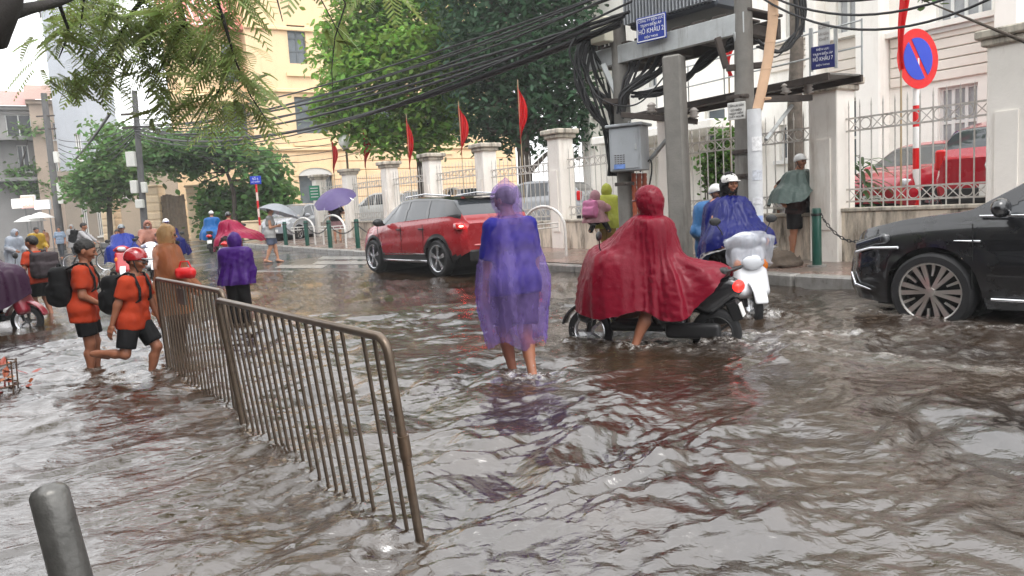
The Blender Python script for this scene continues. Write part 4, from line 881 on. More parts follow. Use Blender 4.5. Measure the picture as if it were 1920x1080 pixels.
# dangling loops around the poles
def loop(pts, Y, r, lab, grp='dangling cable loops'):
    P = np.array([P3(x, y, Y + dy) for x, y, dy in pts]); tt = np.linspace(0, len(P) - 1, 6 * len(P)); out = []
    for t in tt:                                   # Catmull-Rom
        i = int(min(t, len(P) - 2)); u = t - i; p0, p1, p2, p3 = P[max(i - 1, 0)], P[i], P[i + 1], P[min(i + 2, len(P) - 1)]
        out.append(.5 * (2 * p1 + (p2 - p0) * u + (2 * p0 - 5 * p1 + 4 * p2 - p3) * u * u + (3 * p1 - p0 - 3 * p2 + p3) * u ** 3))
    out = np.array(out); o = MB().tube(out - out[0], r, 6).obj('cable', M_CABLE, None, True); o.location = out[0]; return tag(o, lab, 'cable', grp)
rl = random.Random(5)
for i in range(15):
    j = lambda s: rl.uniform(-s, s); x0 = 1085 + 3 * i + j(10)
    loop([(x0 + 20, 45 + j(20), 0), (x0 - 8 + j(8), 90 + j(10), 0), (x0 + j(14), 150 + j(15), 0), (1112 + i * 2.4 + j(8), 205 + j(15), -.05), (1134 + i * 1.4 + j(6), 255, 0), (1140 + i * 1.5 + j(4), 330, 0)], 13.15 + .02 * i, rl.choice((.014, .02, .028, .034)), 'black cable drooping down the left pole of the transformer')
for i in range(14):
    j = lambda s: rl.uniform(-s, s)
    loop([(1180 + 8 * i + j(6), 100 - 2 * i, 0), (1175 + 6 * i + j(8), 128, 0), (1172 + 3 * i + j(6), 152 + j(6), 0), (1168 + j(8), 182 + j(6), 0), (1165 + j(8), 215 + j(8), 0)], 13 - .02 * i, rl.choice((.016, .022, .03)), 'black cable fanning out under the platform deck')
for i in range(11):
    j = lambda s: rl.uniform(-s, s)
    loop([(1190 + j(8), 180 + j(6), .6), (1235 + j(6), 172 + j(8), .4), (1285 + j(6), 148 + j(10), .2), (1325 + j(6), 112 + j(10), .1), (1378 + j(5), 78 + j(14), 0)], 12.3, rl.choice((.016, .022, .03)), 'black cable slanting up behind the square post')
loop([(1100, 145, 0), (1120, 180, -.2), (1160, 198, -.4), (1200, 192, -.5), (1240, 150, -.6), (1266, 108, -.7)], 12.9, .013, 'pale cable loop hanging before the square post', None)
for i in range(7):
    j = lambda s: rl.uniform(-s, s)
    loop([(1480 + 4 * i, -40, 0), (1492 + 3 * i + j(5), 40 + j(10), 0), (1480 + j(8), 85 + j(10), 0), (1455 + j(6), 100 + j(8), 0), (1418 + j(4), 80 + j(8), 0)], 11.6, rl.choice((.012, .018, .024)), 'black cable loop beside the tan conduit')
loop([(1215, 360, .1), (1222, 320, 0), (1218, 300, 0), (1200, 322, .1)], 12.9, .014, 'short black cable under the power cabinet', None)
for i in range(3):
    p0 = P3(1188 + 10 * i, 325, 12.95); p1 = P3(1192 + 9 * i, 425, 12.9); p1[2] = .1; t = np.linspace(0, 1, 60)[:, None]; Pt = p0 + (p1 - p0) * t
    o = MB().tube(Pt - p1, .042 + .004 * np.sin(np.arange(60) * 2.1), 10).obj('conduit', mat('rust_orange_conduit', srgb(150, 72, 44), .6, var=.2), None, True); o.location = p1; tag(o, 'ribbed rust orange conduit below the power cabinet', 'conduit', 'conduits below the cabinet')
# ------------------------------------------------------------------ trees
M_BARK = mat('bark', (.075, .06, .048), .9, var=.35, vscale=8, bump=.6, bscale=18)
M_BARKL = mat('mottled_bark', (.13, .11, .09), .9, var=.5, vscale=9, bump=.5, bscale=20)
def leaf_mat(name, col=(.05, .1, .03), isl=.45): return mat(name, col, .42, island=isl, sub=.5)
def leaves(mb, C, size, rng, aspect=.5, up=.55, droop=.0, m=0, fold=.18):
    """leaf-shaped 6-gon folded along the midrib at each centre"""
    n = len(C); d = rng.normal(size=(n, 3)); d[:, 2] = d[:, 2] * .5 - droop; d /= np.linalg.norm(d, axis=1)[:, None]
    nr = rng.normal(size=(n, 3)) + np.array([0, 0, up * 2.2]); nr -= d * (nr * d).sum(1)[:, None]; nr /= np.linalg.norm(nr, axis=1)[:, None]
    s = np.cross(nr, d); L = (size * rng.uniform(.7, 1.3, n))[:, None]; w = L * aspect * .5
    v = np.stack([C, C + d * L * .35 + s * w - nr * L * fold * .3, C + d * L * .7 + s * w * .8 - nr * L * fold * .3, C + d * L - nr * L * .12, C + d * L * .7 - s * w * .8 - nr * L * fold * .3, C + d * L * .35 - s * w - nr * L * fold * .3], 1)
    i = np.arange(n)[:, None] * 6
    mb.add(v.reshape(-1, 3), np.concatenate([i + np.array([[0, 1, 2, 3]]), i + np.array([[0, 3, 4, 5]])]), m)
def blob_points(rng, c, r, n, shell=.55):
    d = rng.normal(size=(n, 3)); d /= np.linalg.norm(d, axis=1)[:, None]; k = rng.uniform(shell ** 3, 1, n) ** (1 / 3); return np.asarray(c) + d * k[:, None] * np.asarray(r)
def tree(name, label, base, trunk, limbs, clumps, leafm, nleaf, lsize, seed, aspect=.5, tr=.2, droop=.1, barkm=None, group=None, sub=9, up=.6):
    """trunk: list of (x,y,z) rel. to base; limbs: list of poly-lines; clumps: (centre, radii)"""
    rng = np.random.default_rng(seed); o = thing(name, label, 'tree', tuple(base), group=group); bm = barkm or M_BARK
    tb = MB(); T = np.array(trunk, float); tb.tube(T, np.linspace(tr, tr * .6, len(T)), 12); 
    mb = MB(); tot = sum(np.prod(c[1]) ** (2 / 3) for c in clumps)
    for c, r in clumps:
        c = np.array(c, float); r = np.array(r, float)
        j = np.argmin(np.linalg.norm(T - c, axis=1) + (T[:, 2] > c[2]) * 2 + np.arange(len(T))[::-1] * .15); a = T[j]
        mid = (a + c) / 2 + rng.normal(0, .12, 3) * np.linalg.norm(c - a) - np.array([0, 0, .08 * np.linalg.norm(c - a)])
        tb.tube([a, mid, c + r * rng.uniform(-.2, .2, 3)], [tr * .42, tr * .26, tr * .07], 7)
        k = int(nleaf * np.prod(r) ** (2 / 3) / tot); ns = max(3, k // 26)
        sc = blob_points(rng, c, r, ns, .45)                # twig ends
        for q in sc[::max(1, ns // sub)]: tb.tube([c + (q - c) * .15, (c + q) / 2 + rng.normal(0, .06, 3), q], [tr * .09, tr * .05, tr * .02], 4, caps=False)
        w = rng.uniform(.35, 1.6, ns); w /= w.sum(); cnt = rng.multinomial(k, w)
        cc = np.repeat(sc, cnt, 0) + rng.normal(size=(cnt.sum(), 3)) * np.array([1, 1, .55]) * lsize * 1.35
        leaves(mb, cc, np.full(len(cc), lsize), rng, aspect, up, droop)
    tb.obj('trunk', bm, o, True); cr = mb.obj('crown', leafm, o); return o
def clumpset(rng, boxes): return boxes
LG = leaf_mat('bright_leaf', (.20, .35, .06)); LD = leaf_mat('dark_leaf', (.045, .105, .048)); LM = leaf_mat('mid_leaf', (.12, .23, .07)); LY = leaf_mat('feathery_leaf', (.25, .32, .10), .35)
def CL(base, lst):                                # (px,py,Y,rx,rz) -> local clump
    out = []
    for (px, py, Y, rx, rz) in lst: p = at_y(px, py, Y); out.append((p - np.array(base), (rx, rx * .9, rz)))
    return out
def trunk_px(base, lst): return [np.zeros(3) + np.array([0, 0, -.3])] + [at_y(px, py, Y) - np.array(base) for px, py, Y in lst]
# big bright tree behind the fence
b = at_y(792, 400, 30); b[2] = .3; big_k = 1.18
big = [(645, 110, 26, .9, .9), (690, 60, 26, 1.3, 1.0), (770, 30, 26, 1.4, 1.1), (840, 90, 25.5, 1.0, 1.0), (690, 150, 25, 1.3, 1.0), (780, 120, 24.8, 1.5, 1.1), (845, 165, 25, .8, .8), (640, 200, 26, .9, .7), (720, 215, 25.2, 1.1, .8), (800, 215, 25, 1.1, .8), (835, 235, 25, .8, .6), (770, 255, 25, .9, .5), (700, -20, 26, 1.4, 1.0), (800, -40, 26, 1.4, 1.0), (660, 235, 25.5, .7, .5), (720, 262, 25, .7, .4), (630, 70, 26.4, .6, .6), (740, 90, 25, 1.2, .8), (820, 190, 24.6, .7, .6), (870, 130, 25.2, .5, .6)]
tree('leafy_tree', 'bright green broad leaved tree behind the fence before the yellow building', b, trunk_px(b, [(790, 330, 30), (786, 270, 30), (775, 190, 30), (768, 110, 30.1), (765, 40, 30.3)]), None, CL(b, [(p[0], p[1], p[2] + 4.5, p[3] * big_k, p[4] * big_k) for p in big]), LG, 25000, .28, 11, .52, .17, .25, up=1.2)
# dark tall tree
b = at_y(985, 400, 27); b[2] = .25
dk = [(930, 40, 27, 1.6, 1.4), (1010, 30, 27, 1.6, 1.4), (1070, 80, 26.5, 1.1, 1.4), (960, 110, 26.6, 1.5, 1.2), (1040, 150, 26.5, 1.3, 1.1), (900, 120, 27.4, 1.1, 1.1), (940, 185, 27, 1.2, .9), (1020, 215, 26.6, 1.2, .8), (1070, 210, 26.8, .8, .9), (900, 205, 27.6, .8, .8), (960, -50, 27, 1.7, 1.3), (1050, -60, 27, 1.6, 1.3), (880, -20, 27.4, 1.4, 1.3), (980, 245, 27.4, 1.2, .6), (920, 250, 27.8, 1.0, .6), (1060, 258, 27.4, .9, .6), (1000, 150, 27.8, 2.0, 1.6), (930, 90, 28.4, 2.0, 1.6), (1040, 60, 28.2, 1.9, 1.8)]
tree('dark_tree', 'tall dark green evergreen tree between the leafy tree and the white building', b, trunk_px(b, [(985, 330, 27), (980, 250, 27), (985, 160, 27), (980, 60, 27)]), None, CL(b, dk), LD, 20000, .27, 12, .45, .28, .3)
# hedge tree and climbers by the gateposts
b = at_y(440, 420, 37.5); b[2] = .3
tree('hedge_tree', 'spreading shrub tree with twisting stems over the gate hedge', b, trunk_px(b, [(438, 360, 37.5), (432, 340, 37.5), (425, 322, 37.6)]), None, CL(b, [(330, 285, 38.5, 1.1, .6), (380, 275, 38, 1.0, .55), (430, 285, 37.6, 1.1, .5), (475, 300, 37.4, .9, .5), (350, 310, 38.5, .8, .5), (495, 318, 37, .7, .6), (300, 300, 39, .8, .6), (320, 262, 38.6, .7, .4), (410, 262, 38, .8, .4)]), LM, 5200, .33, 13, .6, .12, .2)
def hedge(name, label, lst, leafm, n, ls, seed, cat='hedge'):
    rng = np.random.default_rng(seed); p = at_y(lst[0][0], lst[0][1], lst[0][2]); b = np.array([p[0], p[1], float(road_z(p[0], p[1]))]); o = thing(name, label, cat, tuple(b)); mb = MB(); tb = MB()
    tot = sum(l[3] * l[4] for l in lst)
    for (px, py, Y, rx, rz) in lst:
        c = at_y(px, py, Y) - b; k = int(n * rx * rz / tot); sc = blob_points(rng, c, (rx, rx * .6, rz), max(4, k // 16), .3)
        cc = np.repeat(sc, 16, 0); cc = cc + rng.normal(size=cc.shape) * ls * .9; cc = cc[cc[:, 2] > .05]; leaves(mb, cc, np.full(len(cc), ls), rng, .65, .35, .2)
        for q in sc[::6]: tb.tube([[q[0] * .9, c[1], -.2], q], [.03, .008], 5, caps=False)
    tb.obj('stem', M_BARK, o, True); mb.obj('foliage', leafm, o); return o
hedge('hedge', 'dense green hedge behind the dark railing between gatepost and street sign', [(420, 390, 39, 1.1, 1.0), (460, 385, 38.6, 1.0, 1.1), (500, 380, 37.6, .9, 1.1), (400, 370, 39, .7, .6), (530, 385, 37, .6, .9), (440, 430, 39, 1.0, .7), (480, 430, 38, 1.0, .7), (515, 350, 37, .6, .6), (405, 425, 39, .7, .7)], leaf_mat('hedge_leaf', (.11, .23, .05)), 7000, .30, 14)
# left street trees
b = at_y(205, 440, 43); b[2] = .1
tree('street_tree', 'rounded street tree before the weathered grey building', b, trunk_px(b, [(205, 400, 43), (205, 365, 43), (208, 320, 43)]), None, CL(b, [(195, 320, 43, 1.5, 1.0), (235, 335, 42.5, 1.2, .9), (165, 345, 43.2, 1.1, .7), (215, 285, 43, 1.2, .8), (180, 372, 42.6, 1.0, .5), (250, 300, 42.8, .8, .8), (240, 262, 43, .8, .6), (200, 250, 43.4, .7, .5)]), leaf_mat('street_leaf', (.12, .23, .06)), 6500, .33, 15, .5, .16)
b = at_y(20, 440, 66); b[2] = .1
tree('far_street_tree', 'hazy street tree in front of the shophouse far down the street', b, trunk_px(b, [(20, 400, 66), (22, 360, 66)]), None, CL(b, [(15, 340, 66, 2.4, 1.5), (60, 335, 65, 1.8, 1.2), (-30, 345, 67, 2.2, 1.5), (35, 308, 66, 1.5, .9), (90, 350, 66, 1.4, 1.0), (55, 240 , 64, .7, .4)]), leaf_mat('street_leaf'), 4200, .45, 16, .5, .22)
# tree with mottled trunk inside the fence
b = at_y(1492, 400, 14.8); b[2] = .2
tree('mottled_tree', 'tree with a mottled rough trunk behind the maintenance walkway', b, trunk_px(b, [(1492, 300, 14.8), (1490, 200, 14.8), (1494, 100, 14.8), (1492, 0, 14.8), (1496, -120, 14.9), (1490, -240, 15)]), None, CL(b, [(1440, -230, 15, 1.5, .8), (1560, -220, 14.6, 1.5, .7), (1500, -290, 15, 1.6, .8)]), LM, 2600, .22, 17, .5, .16, barkm=M_BARKL)
# garden plants behind the fence
def plant(px, py, Y, n, L, lab, seed, leafm):
    rng = np.random.default_rng(seed); p = at_y(px, py, Y); z0 = .2; o = thing('garden_plant', lab, 'plant', (p[0], Y, z0)); tb = MB(); H = p[2] - z0
    lf = None
    tb.tube([(0, 0, -.1), (.03, 0, H * .6), (0, 0, H)], [.03, .025, .015], 6)
    tb.obj('stem', M_BARK, o, True)
    mb = MB(); k = n
    for i in range(k):
        a = rng.uniform(0, 6.28); e = rng.uniform(.1, 1.1); z = H * rng.uniform(.35, 1.05); l = L * rng.uniform(.7, 1.2); t = np.linspace(0, 1, 6)
        c = np.stack([np.cos(a) * l * t * math.cos(e * .7), np.sin(a) * l * t * math.cos(e * .7), z + l * (t * math.sin(e) - .75 * t * t)], 1); w = .035 * L / .5 * np.sin(np.pi * np.clip(t * .9 + .08, 0, 1)); sd = np.array([-math.sin(a), math.cos(a), 0])
        mb.grid(np.stack([c - sd * w[:, None], c + [0, 0, -.01], c + sd * w[:, None]], 1))
    mb.obj('foliage', leafm, o, True)
plant(1612, 290, 14.2, 46, .62, 'strap leaved garden plant behind the large fence pillar', 3, leaf_mat('strap_leaf', (.05, .11, .03)))
hedge('garden_shrub', 'bright small leaved shrub behind the railing by the concrete pole', [(1358, 285, 15.6, .35, .55), (1352, 320, 15.6, .38, .5)], leaf_mat('shrub_leaf', (.09, .19, .03)), 1500, .12, 18, 'shrub')
# foreground overhanging tree with feathery leaves -------------------------------
FB = np.array([-7.6, 6.2, -.27]); ft = thing('overhanging_tree', 'large feathery leaved tree overhanging the flooded street from the left', 'tree', tuple(FB))
tb = MB(); Pt = [np.array([0, 0, -.2]), np.array([.05, .1, 2]), np.array([.9, .25, 3.4])] + [at_y(px, py, Y) - FB for px, py, Y in ((-6, 55, 6.4), (4, 0, 6.5), (30, -120, 6.8))]
tb.tube(Pt, [.34, .28, .2, .16, .15, .11], 14)
def limb(pts, r0, r1): 
    P = np.array([at_y(px, py, Y) for px, py, Y in pts]) - FB; tb.tube(P, np.linspace(r0, r1, len(P)), 7); return P + FB
rngf = np.random.default_rng(77)
limbs = [limb([(2, 30, 6.5), (30, 22, 6.6), (60, 14, 6.8), (110, 4, 7.2), (180, -25, 7.6)], .07, .03), limb([(30, -120, 6.8), (200, -110, 7.4), (320, -60, 7.6), (345, 40, 7.8), (365, 125, 8)], .07, .008), limb([(200, -110, 7.4), (380, -70, 7.2), (420, 40, 7.2), (440, 110, 7.3)], .04, .008),
 limb([(320, -60, 7.6), (250, 20, 7.8), (200, 110, 8), (140, 160, 8.2)], .03, .006), limb([(110, 4, 7.2), (130, 60, 7.5), (110, 110, 7.7)], .02, .005), limb([(380, -70, 7.2), (480, -60, 7), (560, -45, 6.8), (640, -25, 6.6)], .03, .012),
 limb([(640, -10, 6.6), (648, 8, 6.6), (628, 70, 6.6), (622, 130, 6.6), (625, 190, 6.6)], .009, .003), limb([(560, -30, 6.8), (600, -5, 6.7), (640, 70, 6.6), (655, 90, 6.6)], .007, .003), limb([(345, 40, 7.8), (300, 130, 8), (270, 190, 8.1)], .018, .005), limb([(440, 110, 7.3), (470, 180, 7.2), (500, 225, 7.1)], .01, .004),
 limb([(440, 110, 7.3), (400, 190, 7.4), (370, 250, 7.5)], .012, .004), limb([(200, -110, 7.4), (160, -20, 7.5), (150, 60, 7.6)], .02, .005), limb([(180, -25, 7.6), (260, -10, 7.8), (330, 0, 7.9)], .02, .006), limb([(480, -60, 7), (520, 0, 6.9), (530, 40, 6.9)], .012, .004)]
tb.obj('trunk', mat('wet_black_bark', (.022, .018, .015), .8, var=.4, bump=.5), ft, True)
def frond(mb, p, d, L, rng, nl=11):
    d = unit(d); t = np.linspace(.08, 1, nl); sag = .35 * L; C = p + d * (t * L)[:, None] - np.array([0, 0, 1.]) * (sag * t * t)[:, None]
    s = unit(np.cross(d, [0, 0, 1]) + rng.normal(0, .25, 3)); up_ = np.cross(s, d); l = .11 * L * 2.6 * np.sin(np.pi * (.15 + .8 * t)) ** .6
    V = []; F = []
    for sd in (-1, 1):
        tip = C + (s * sd * .85 + d * .5)[None] * l[:, None] - np.array([0, 0, .25]) * l[:, None]; w = d * .011 + rng.normal(0, .002, 3)
        V.append(np.stack([C - w, tip - w * .5, tip + w * .9, C + w], 1))
    V = np.concatenate(V).reshape(-1, 3); n = len(V) // 4; mb.add(V, np.arange(n * 4).reshape(-1, 4))
    mb.add(np.stack([C - s * .002, C + s * .002], 1).reshape(-1, 3), np.stack([np.arange(0, 2 * nl - 2, 2), np.arange(1, 2 * nl - 2, 2), np.arange(3, 2 * nl, 2), np.arange(2, 2 * nl, 2)], 1))
mb = MB()
def sprays(px0, px1, py0, py1, Y0, Y1, n, L=.42):
    for _ in range(n):
        px = rngf.uniform(px0, px1); py = rngf.uniform(py0, py1); p = at_y(px, py, rngf.uniform(Y0, Y1)) - FB
        a = rngf.uniform(0, 6.28)
        for k in range(rngf.integers(2, 5)):
            a2 = a + rngf.normal(0, .7); d = np.array([math.cos(a2), math.sin(a2) * .6, rngf.uniform(-.9, .15)]); frond(mb, p + rngf.normal(0, .05, 3), d, L * rngf.uniform(.6, 1.25), rngf)
sprays(120, 340, -40, 45, 7.2, 8.5, 52); sprays(330, 500, -75, -15, 6.8, 7.8, 20); sprays(140, 300, 40, 110, 7.6, 8.6, 20); sprays(270, 400, 30, 120, 7.6, 8.4, 20); sprays(190, 320, 100, 150, 7.9, 8.6, 9); sprays(70, 150, 40, 85, 7.3, 8, 9, .28); sprays(70, 160, 125, 155, 7.6, 8.2, 9, .28)
sprays(360, 470, 130, 200, 7.2, 7.7, 15); sprays(420, 480, 90, 180, 7, 7.4, 6, .3); sprays(400, 450, 20, 90, 7.2, 7.4, 7); sprays(520, 640, -80, -40, 6.6, 7, 4, .34); sprays(612, 635, 20, 120, 6.4, 6.8, 2, .22); sprays(660, 760, -60, -20, 6.6, 7.2, 4, .36); sprays(280, 330, 160, 215, 7.8, 8.2, 4, .3)
mb.obj('crown', LY, ft)
# canopy overhead, outside the frame (the tree goes on above the photographer)
mb = MB()
for _ in range(30):
    c = np.array([rngf.uniform(-9, -2.5), rngf.uniform(-3, 8), rngf.uniform(5.2, 8)]) - FB; a = rngf.uniform(0, 6.28)
    for k in range(3): frond(mb, c + rngf.normal(0, .1, 3), np.array([math.cos(a + k), math.sin(a + k), rngf.uniform(-.5, .2)]), .7, rngf, 8)
mb.obj('upper_crown', LY, ft)
# twig of leaves at the top right
RB = np.array([at_y(2300, 300, 9.0)[0], 9.0, .15])
tree('roadside_tree', 'roadside tree whose leaf tips hang in above the no parking sign', RB, [(0, 0, -.2), (-.1, 0, 2.5), (-.6, 0, 4.6), at_y(2000, -330, 9.4) - RB, at_y(1850, -320, 9.5) - RB], None, [(at_y(1728, 0, 9.6) - RB, (.16, .16, .13)), (at_y(1738, -100, 9.6) - RB, (.45, .45, .4)), (at_y(1850, -250, 10) - RB, (.9, .9, .5))], LM, 1500, .12, 19, .6, .10)
# ------------------------------------------------------------------ people
SKIN = mat('skin', srgb(168, 116, 88), .5, var=.06, vscale=12); SKIN2 = mat('skin_tan', srgb(140, 90, 66), .5, var=.06, vscale=12); SKIN3 = mat('skin_light', srgb(190, 140, 112), .5, var=.06, vscale=12)
M_HAIR = mat('black_hair', (.012, .010, .009), .5, var=.3, vscale=40, bump=.4, bscale=90); M_EYE = mat('eye_dark', (.01, .008, .007), .15); M_LIP = mat('lip', srgb(150, 84, 76), .45)
def ik(a, t, l1, l2, pole):
    a, t = np.asarray(a, float), np.asarray(t, float); d = t - a; D = np.linalg.norm(d); D2 = min(D, (l1 + l2) * .999); d = d / (D + 1e-9); t = a + d * D2
    x = (l1 * l1 - l2 * l2 + D2 * D2) / (2 * D2); y = math.sqrt(max(l1 * l1 - x * x, 1e-8)); p = np.asarray(pole, float); p = p - d * (p @ d); p = unit(p)
    return a + d * x + p * y, t
def joints(h=1.7, pelvis=None, lean=0., side=0., twist=0., hl=None, hr=None, fl=None, fr=None, yaw=0., pitch=0., el=None, er=None, kl=None, kr=None, kid=False, hd=None):
    J = {}; P = np.array(pelvis if pelvis is not None else (0, 0, .546 * h), float); S = unit([math.sin(R_(lean)), math.sin(R_(side)), math.cos(R_(lean)) * math.cos(R_(side))])
    L = unit(np.cross(S, [1, 0, 0]) if abs(S[0]) < .95 else [0, 1, 0]); L = rotz(R_(twist)) @ L; J['P'], J['S'], J['L'] = P, S, L; LH = np.array([0, 1., 0])
    N = P + S * .295 * h; J['N'] = N; hs = (hd or (.164 if kid else .132)) * h; J['hs'] = hs
    up = unit(S * .35 + np.array([0, 0, 1.]) * .65); f = rotz(R_(yaw)) @ np.array([1., 0, 0]); f = f - up * (f @ up); f = unit(f); l = np.cross(up, f)
    M = np.stack([f, l, up], 1) @ roty(R_(pitch)); J['HM'] = M; J['H'] = N + up * (.035 * h + .5 * hs) + f * .02 * h
    sw = .100 * h; J['SL'] = N - S * .03 * h + L * sw; J['SR'] = N - S * .03 * h - L * sw; hipw = .05 * h; J['HL'] = P + LH * hipw - [0, 0, .015 * h]; J['HR'] = P - LH * hipw - [0, 0, .015 * h]
    ua, fa, th, sh = .17 * h, .15 * h, .245 * h, .245 * h
    for sd, hand, foot, pe, pk, sg in (('L', hl, fl, el, kl, 1), ('R', hr, fr, er, kr, -1)):
        hand = np.array(hand if hand is not None else J['S' + sd] + np.array([.06 * h, sg * .05 * h, -.30 * h])); foot = np.array(foot if foot is not None else (0, sg * .06 * h, .045 * h))
        J['E' + sd], J['W' + sd] = ik(J['S' + sd], hand, ua, fa, pe if pe is not None else (-.7, sg * .45, -.3)); J['K' + sd], J['A' + sd] = ik(J['H' + sd], foot, th, sh, pk if pk is not None else (1, sg * .12, 0))
    J['h'] = h; return J
def prims(J):
    h, P, S, L = J['h'], J['P'], J['S'], J['L']; out = []
    for (u, w, r, f) in ((-.005, .045, .070, -.006), (.085, .038, .062, .004), (.185, .052, .066, .004), (.258, .078, .043, 0)): c = P + S * u * h + np.array([f * h, 0, 0]); out.append(('torso', c + L * w * h, c - L * w * h, r * h, r * h))
    for sg in 'LR': out.append(('torso', J['N'] + S * .012 * h, J['S' + sg] * .85 + J['N'] * .15, .030 * h, .031 * h))
    out.append(('neck', J['N'] - S * .01 * h, J['H'] - J['HM'][:, 2] * J['hs'] * .3, .034 * h, .032 * h))
    for sd in 'LR':
        out.append(('uarm', J['S' + sd], J['E' + sd], .034 * h, .026 * h)); out.append(('farm', J['E' + sd], J['W' + sd], .0265 * h, .0165 * h))
        out.append(('thigh', J['H' + sd], J['K' + sd], .056 * h, .036 * h)); k, a = J['K' + sd], J['A' + sd]; out.append(('shin', k, a, .034 * h, .021 * h))
        calf = k + (a - k) * .3 - np.array([.012 * h, 0, 0]); out.append(('shin', calf, k + (a - k) * .55, .034 * h, .024 * h))
        fd = J.get('toe' + sd, np.array([1., 0, -.22])); fd = unit(fd); out.append(('foot', a - fd * .028 * h - [0, 0, .012 * h], a + fd * .09 * h - [0, 0, .018 * h], .022 * h, .016 * h))
    return out
def sd_prims(p, pr, k=.03, infl=0.):
    d = None
    for q in pr: e = rcone(p, q[1], q[2], q[3] + infl, q[4] + infl); d = e if d is None else smin(d, e, k)
    return d
def bbox(pr, pad): A = np.array([x - q[3] for q in pr for x in (q[1], q[2])]); B = np.array([x + q[3] for q in pr for x in (q[1], q[2])]); return A.min(0) - pad, B.max(0) + pad
def hand_fn(w, d, pn, sg, curl, s):
    d, pn = unit(d), np.asarray(pn, float); pn = unit(pn - d * (pn @ d)); t = np.cross(pn, d) * sg; seg = []
    for i, (o, ln) in enumerate(((.026, .70), (.009, .80), (-.008, .76), (-.025, .60))):
        b = w + d * .088 * s + t * o * s; c1 = curl * (.5 + .06 * i); d1 = d * math.cos(c1) + pn * math.sin(c1); c2 = curl * 1.25 + .1; d2 = d * math.cos(c2) + pn * math.sin(c2)
        m = b + d1 * .055 * ln * s / .8; seg += [(b, m, .0088 * s, .0082 * s), (m, m + d2 * .05 * ln * s / .8, .0082 * s, .0062 * s)]
    tb = w + d * .028 * s + t * .024 * s; td = unit(d * .62 + t * (.62 - .3 * min(curl, 1)) + pn * (.25 + .4 * curl)); tm = tb + td * .042 * s; seg += [(tb, tm, .012 * s, .0098 * s), (tm, tm + unit(td + d * .4 + pn * .3 * curl) * .032 * s, .0095 * s, .0072 * s)]
    Fm = np.stack([d, t, pn], 1)
    def fn(p):
        e = smin(rbox(p, w + d * .05 * s, (.047 * s, .038 * s, .0145 * s), .013 * s, Fm), rcone(p, w - d * .03 * s, w + d * .02 * s, .022 * s, .022 * s), .02)
        for a, b, r1, r2 in seg: e = smin(e, rcone(p, a, b, r1, r2), .006 * s)
        return e
    return fn, np.min([q[0] for q in seg] + [q[1] for q in seg] + [w], 0) - .04, np.max([q[0] for q in seg] + [q[1] for q in seg] + [w], 0) + .04
def head_local(J): return J['H'], J['HM'], J['hs']
def head_fn(J):
    c, M, s = head_local(J)
    def fn(p):
        q = (p - c) @ M / s
        d = ell(q, (-.04, 0, .12), (.41, .335, .38)); d = smin(d, rcone(q, (.10, 0, -.02), (.17, 0, -.36), .27, .12), .14); d = smin(d, rcone(q, (.02, 0, -.2), (-.10, 0, -.3), .2, .16), .1)
        for y in (-.15, .15): d = smin(d, ell(q, (.25, y, -.09), (.13, .12, .12)), .08)
        d = smin(d, rcone(q, (.30, -.15, .075), (.30, .15, .075), .075, .075), .06)
        for y in (-.135, .135): d = smax(d, -ell(q, (.425, y, .0), (.075, .085, .055)), .06)
        d = smin(d, rcone(q, (.375, 0, .04), (.455, 0, -.10), .032, .055), .04)
        for y in (-.05, .05): d = smin(d, ell(q, (.40, y, -.115), (.04, .035, .03)), .03)
        d = smin(d, rcone(q, (.355, -.07, -.225), (.355, .07, -.225), .03, .03), .03); d = smin(d, rcone(q, (.34, -.05, -.275), (.34, .05, -.275), .036, .036), .03)
        for y in (-.335, .335): d = smin(d, ell(q, (-.03, y, -.03), (.085, .035, .13)), .03)
        return d * s
    return fn
def hd_pt(J, p): return J['H'] + J['HM'] @ (np.asarray(p, float) * J['hs'])
def cull(mb_obj_args): pass
def sdf_open(fn, lo, hi, h, keep=None, post=None):
    V, F = surfnet(fn, np.asarray(lo, float), np.asarray(hi, float), h)
    if keep is not None: F = F[keep(V[F].mean(1))]
    if post is not None: V = post(V)
    return V, F
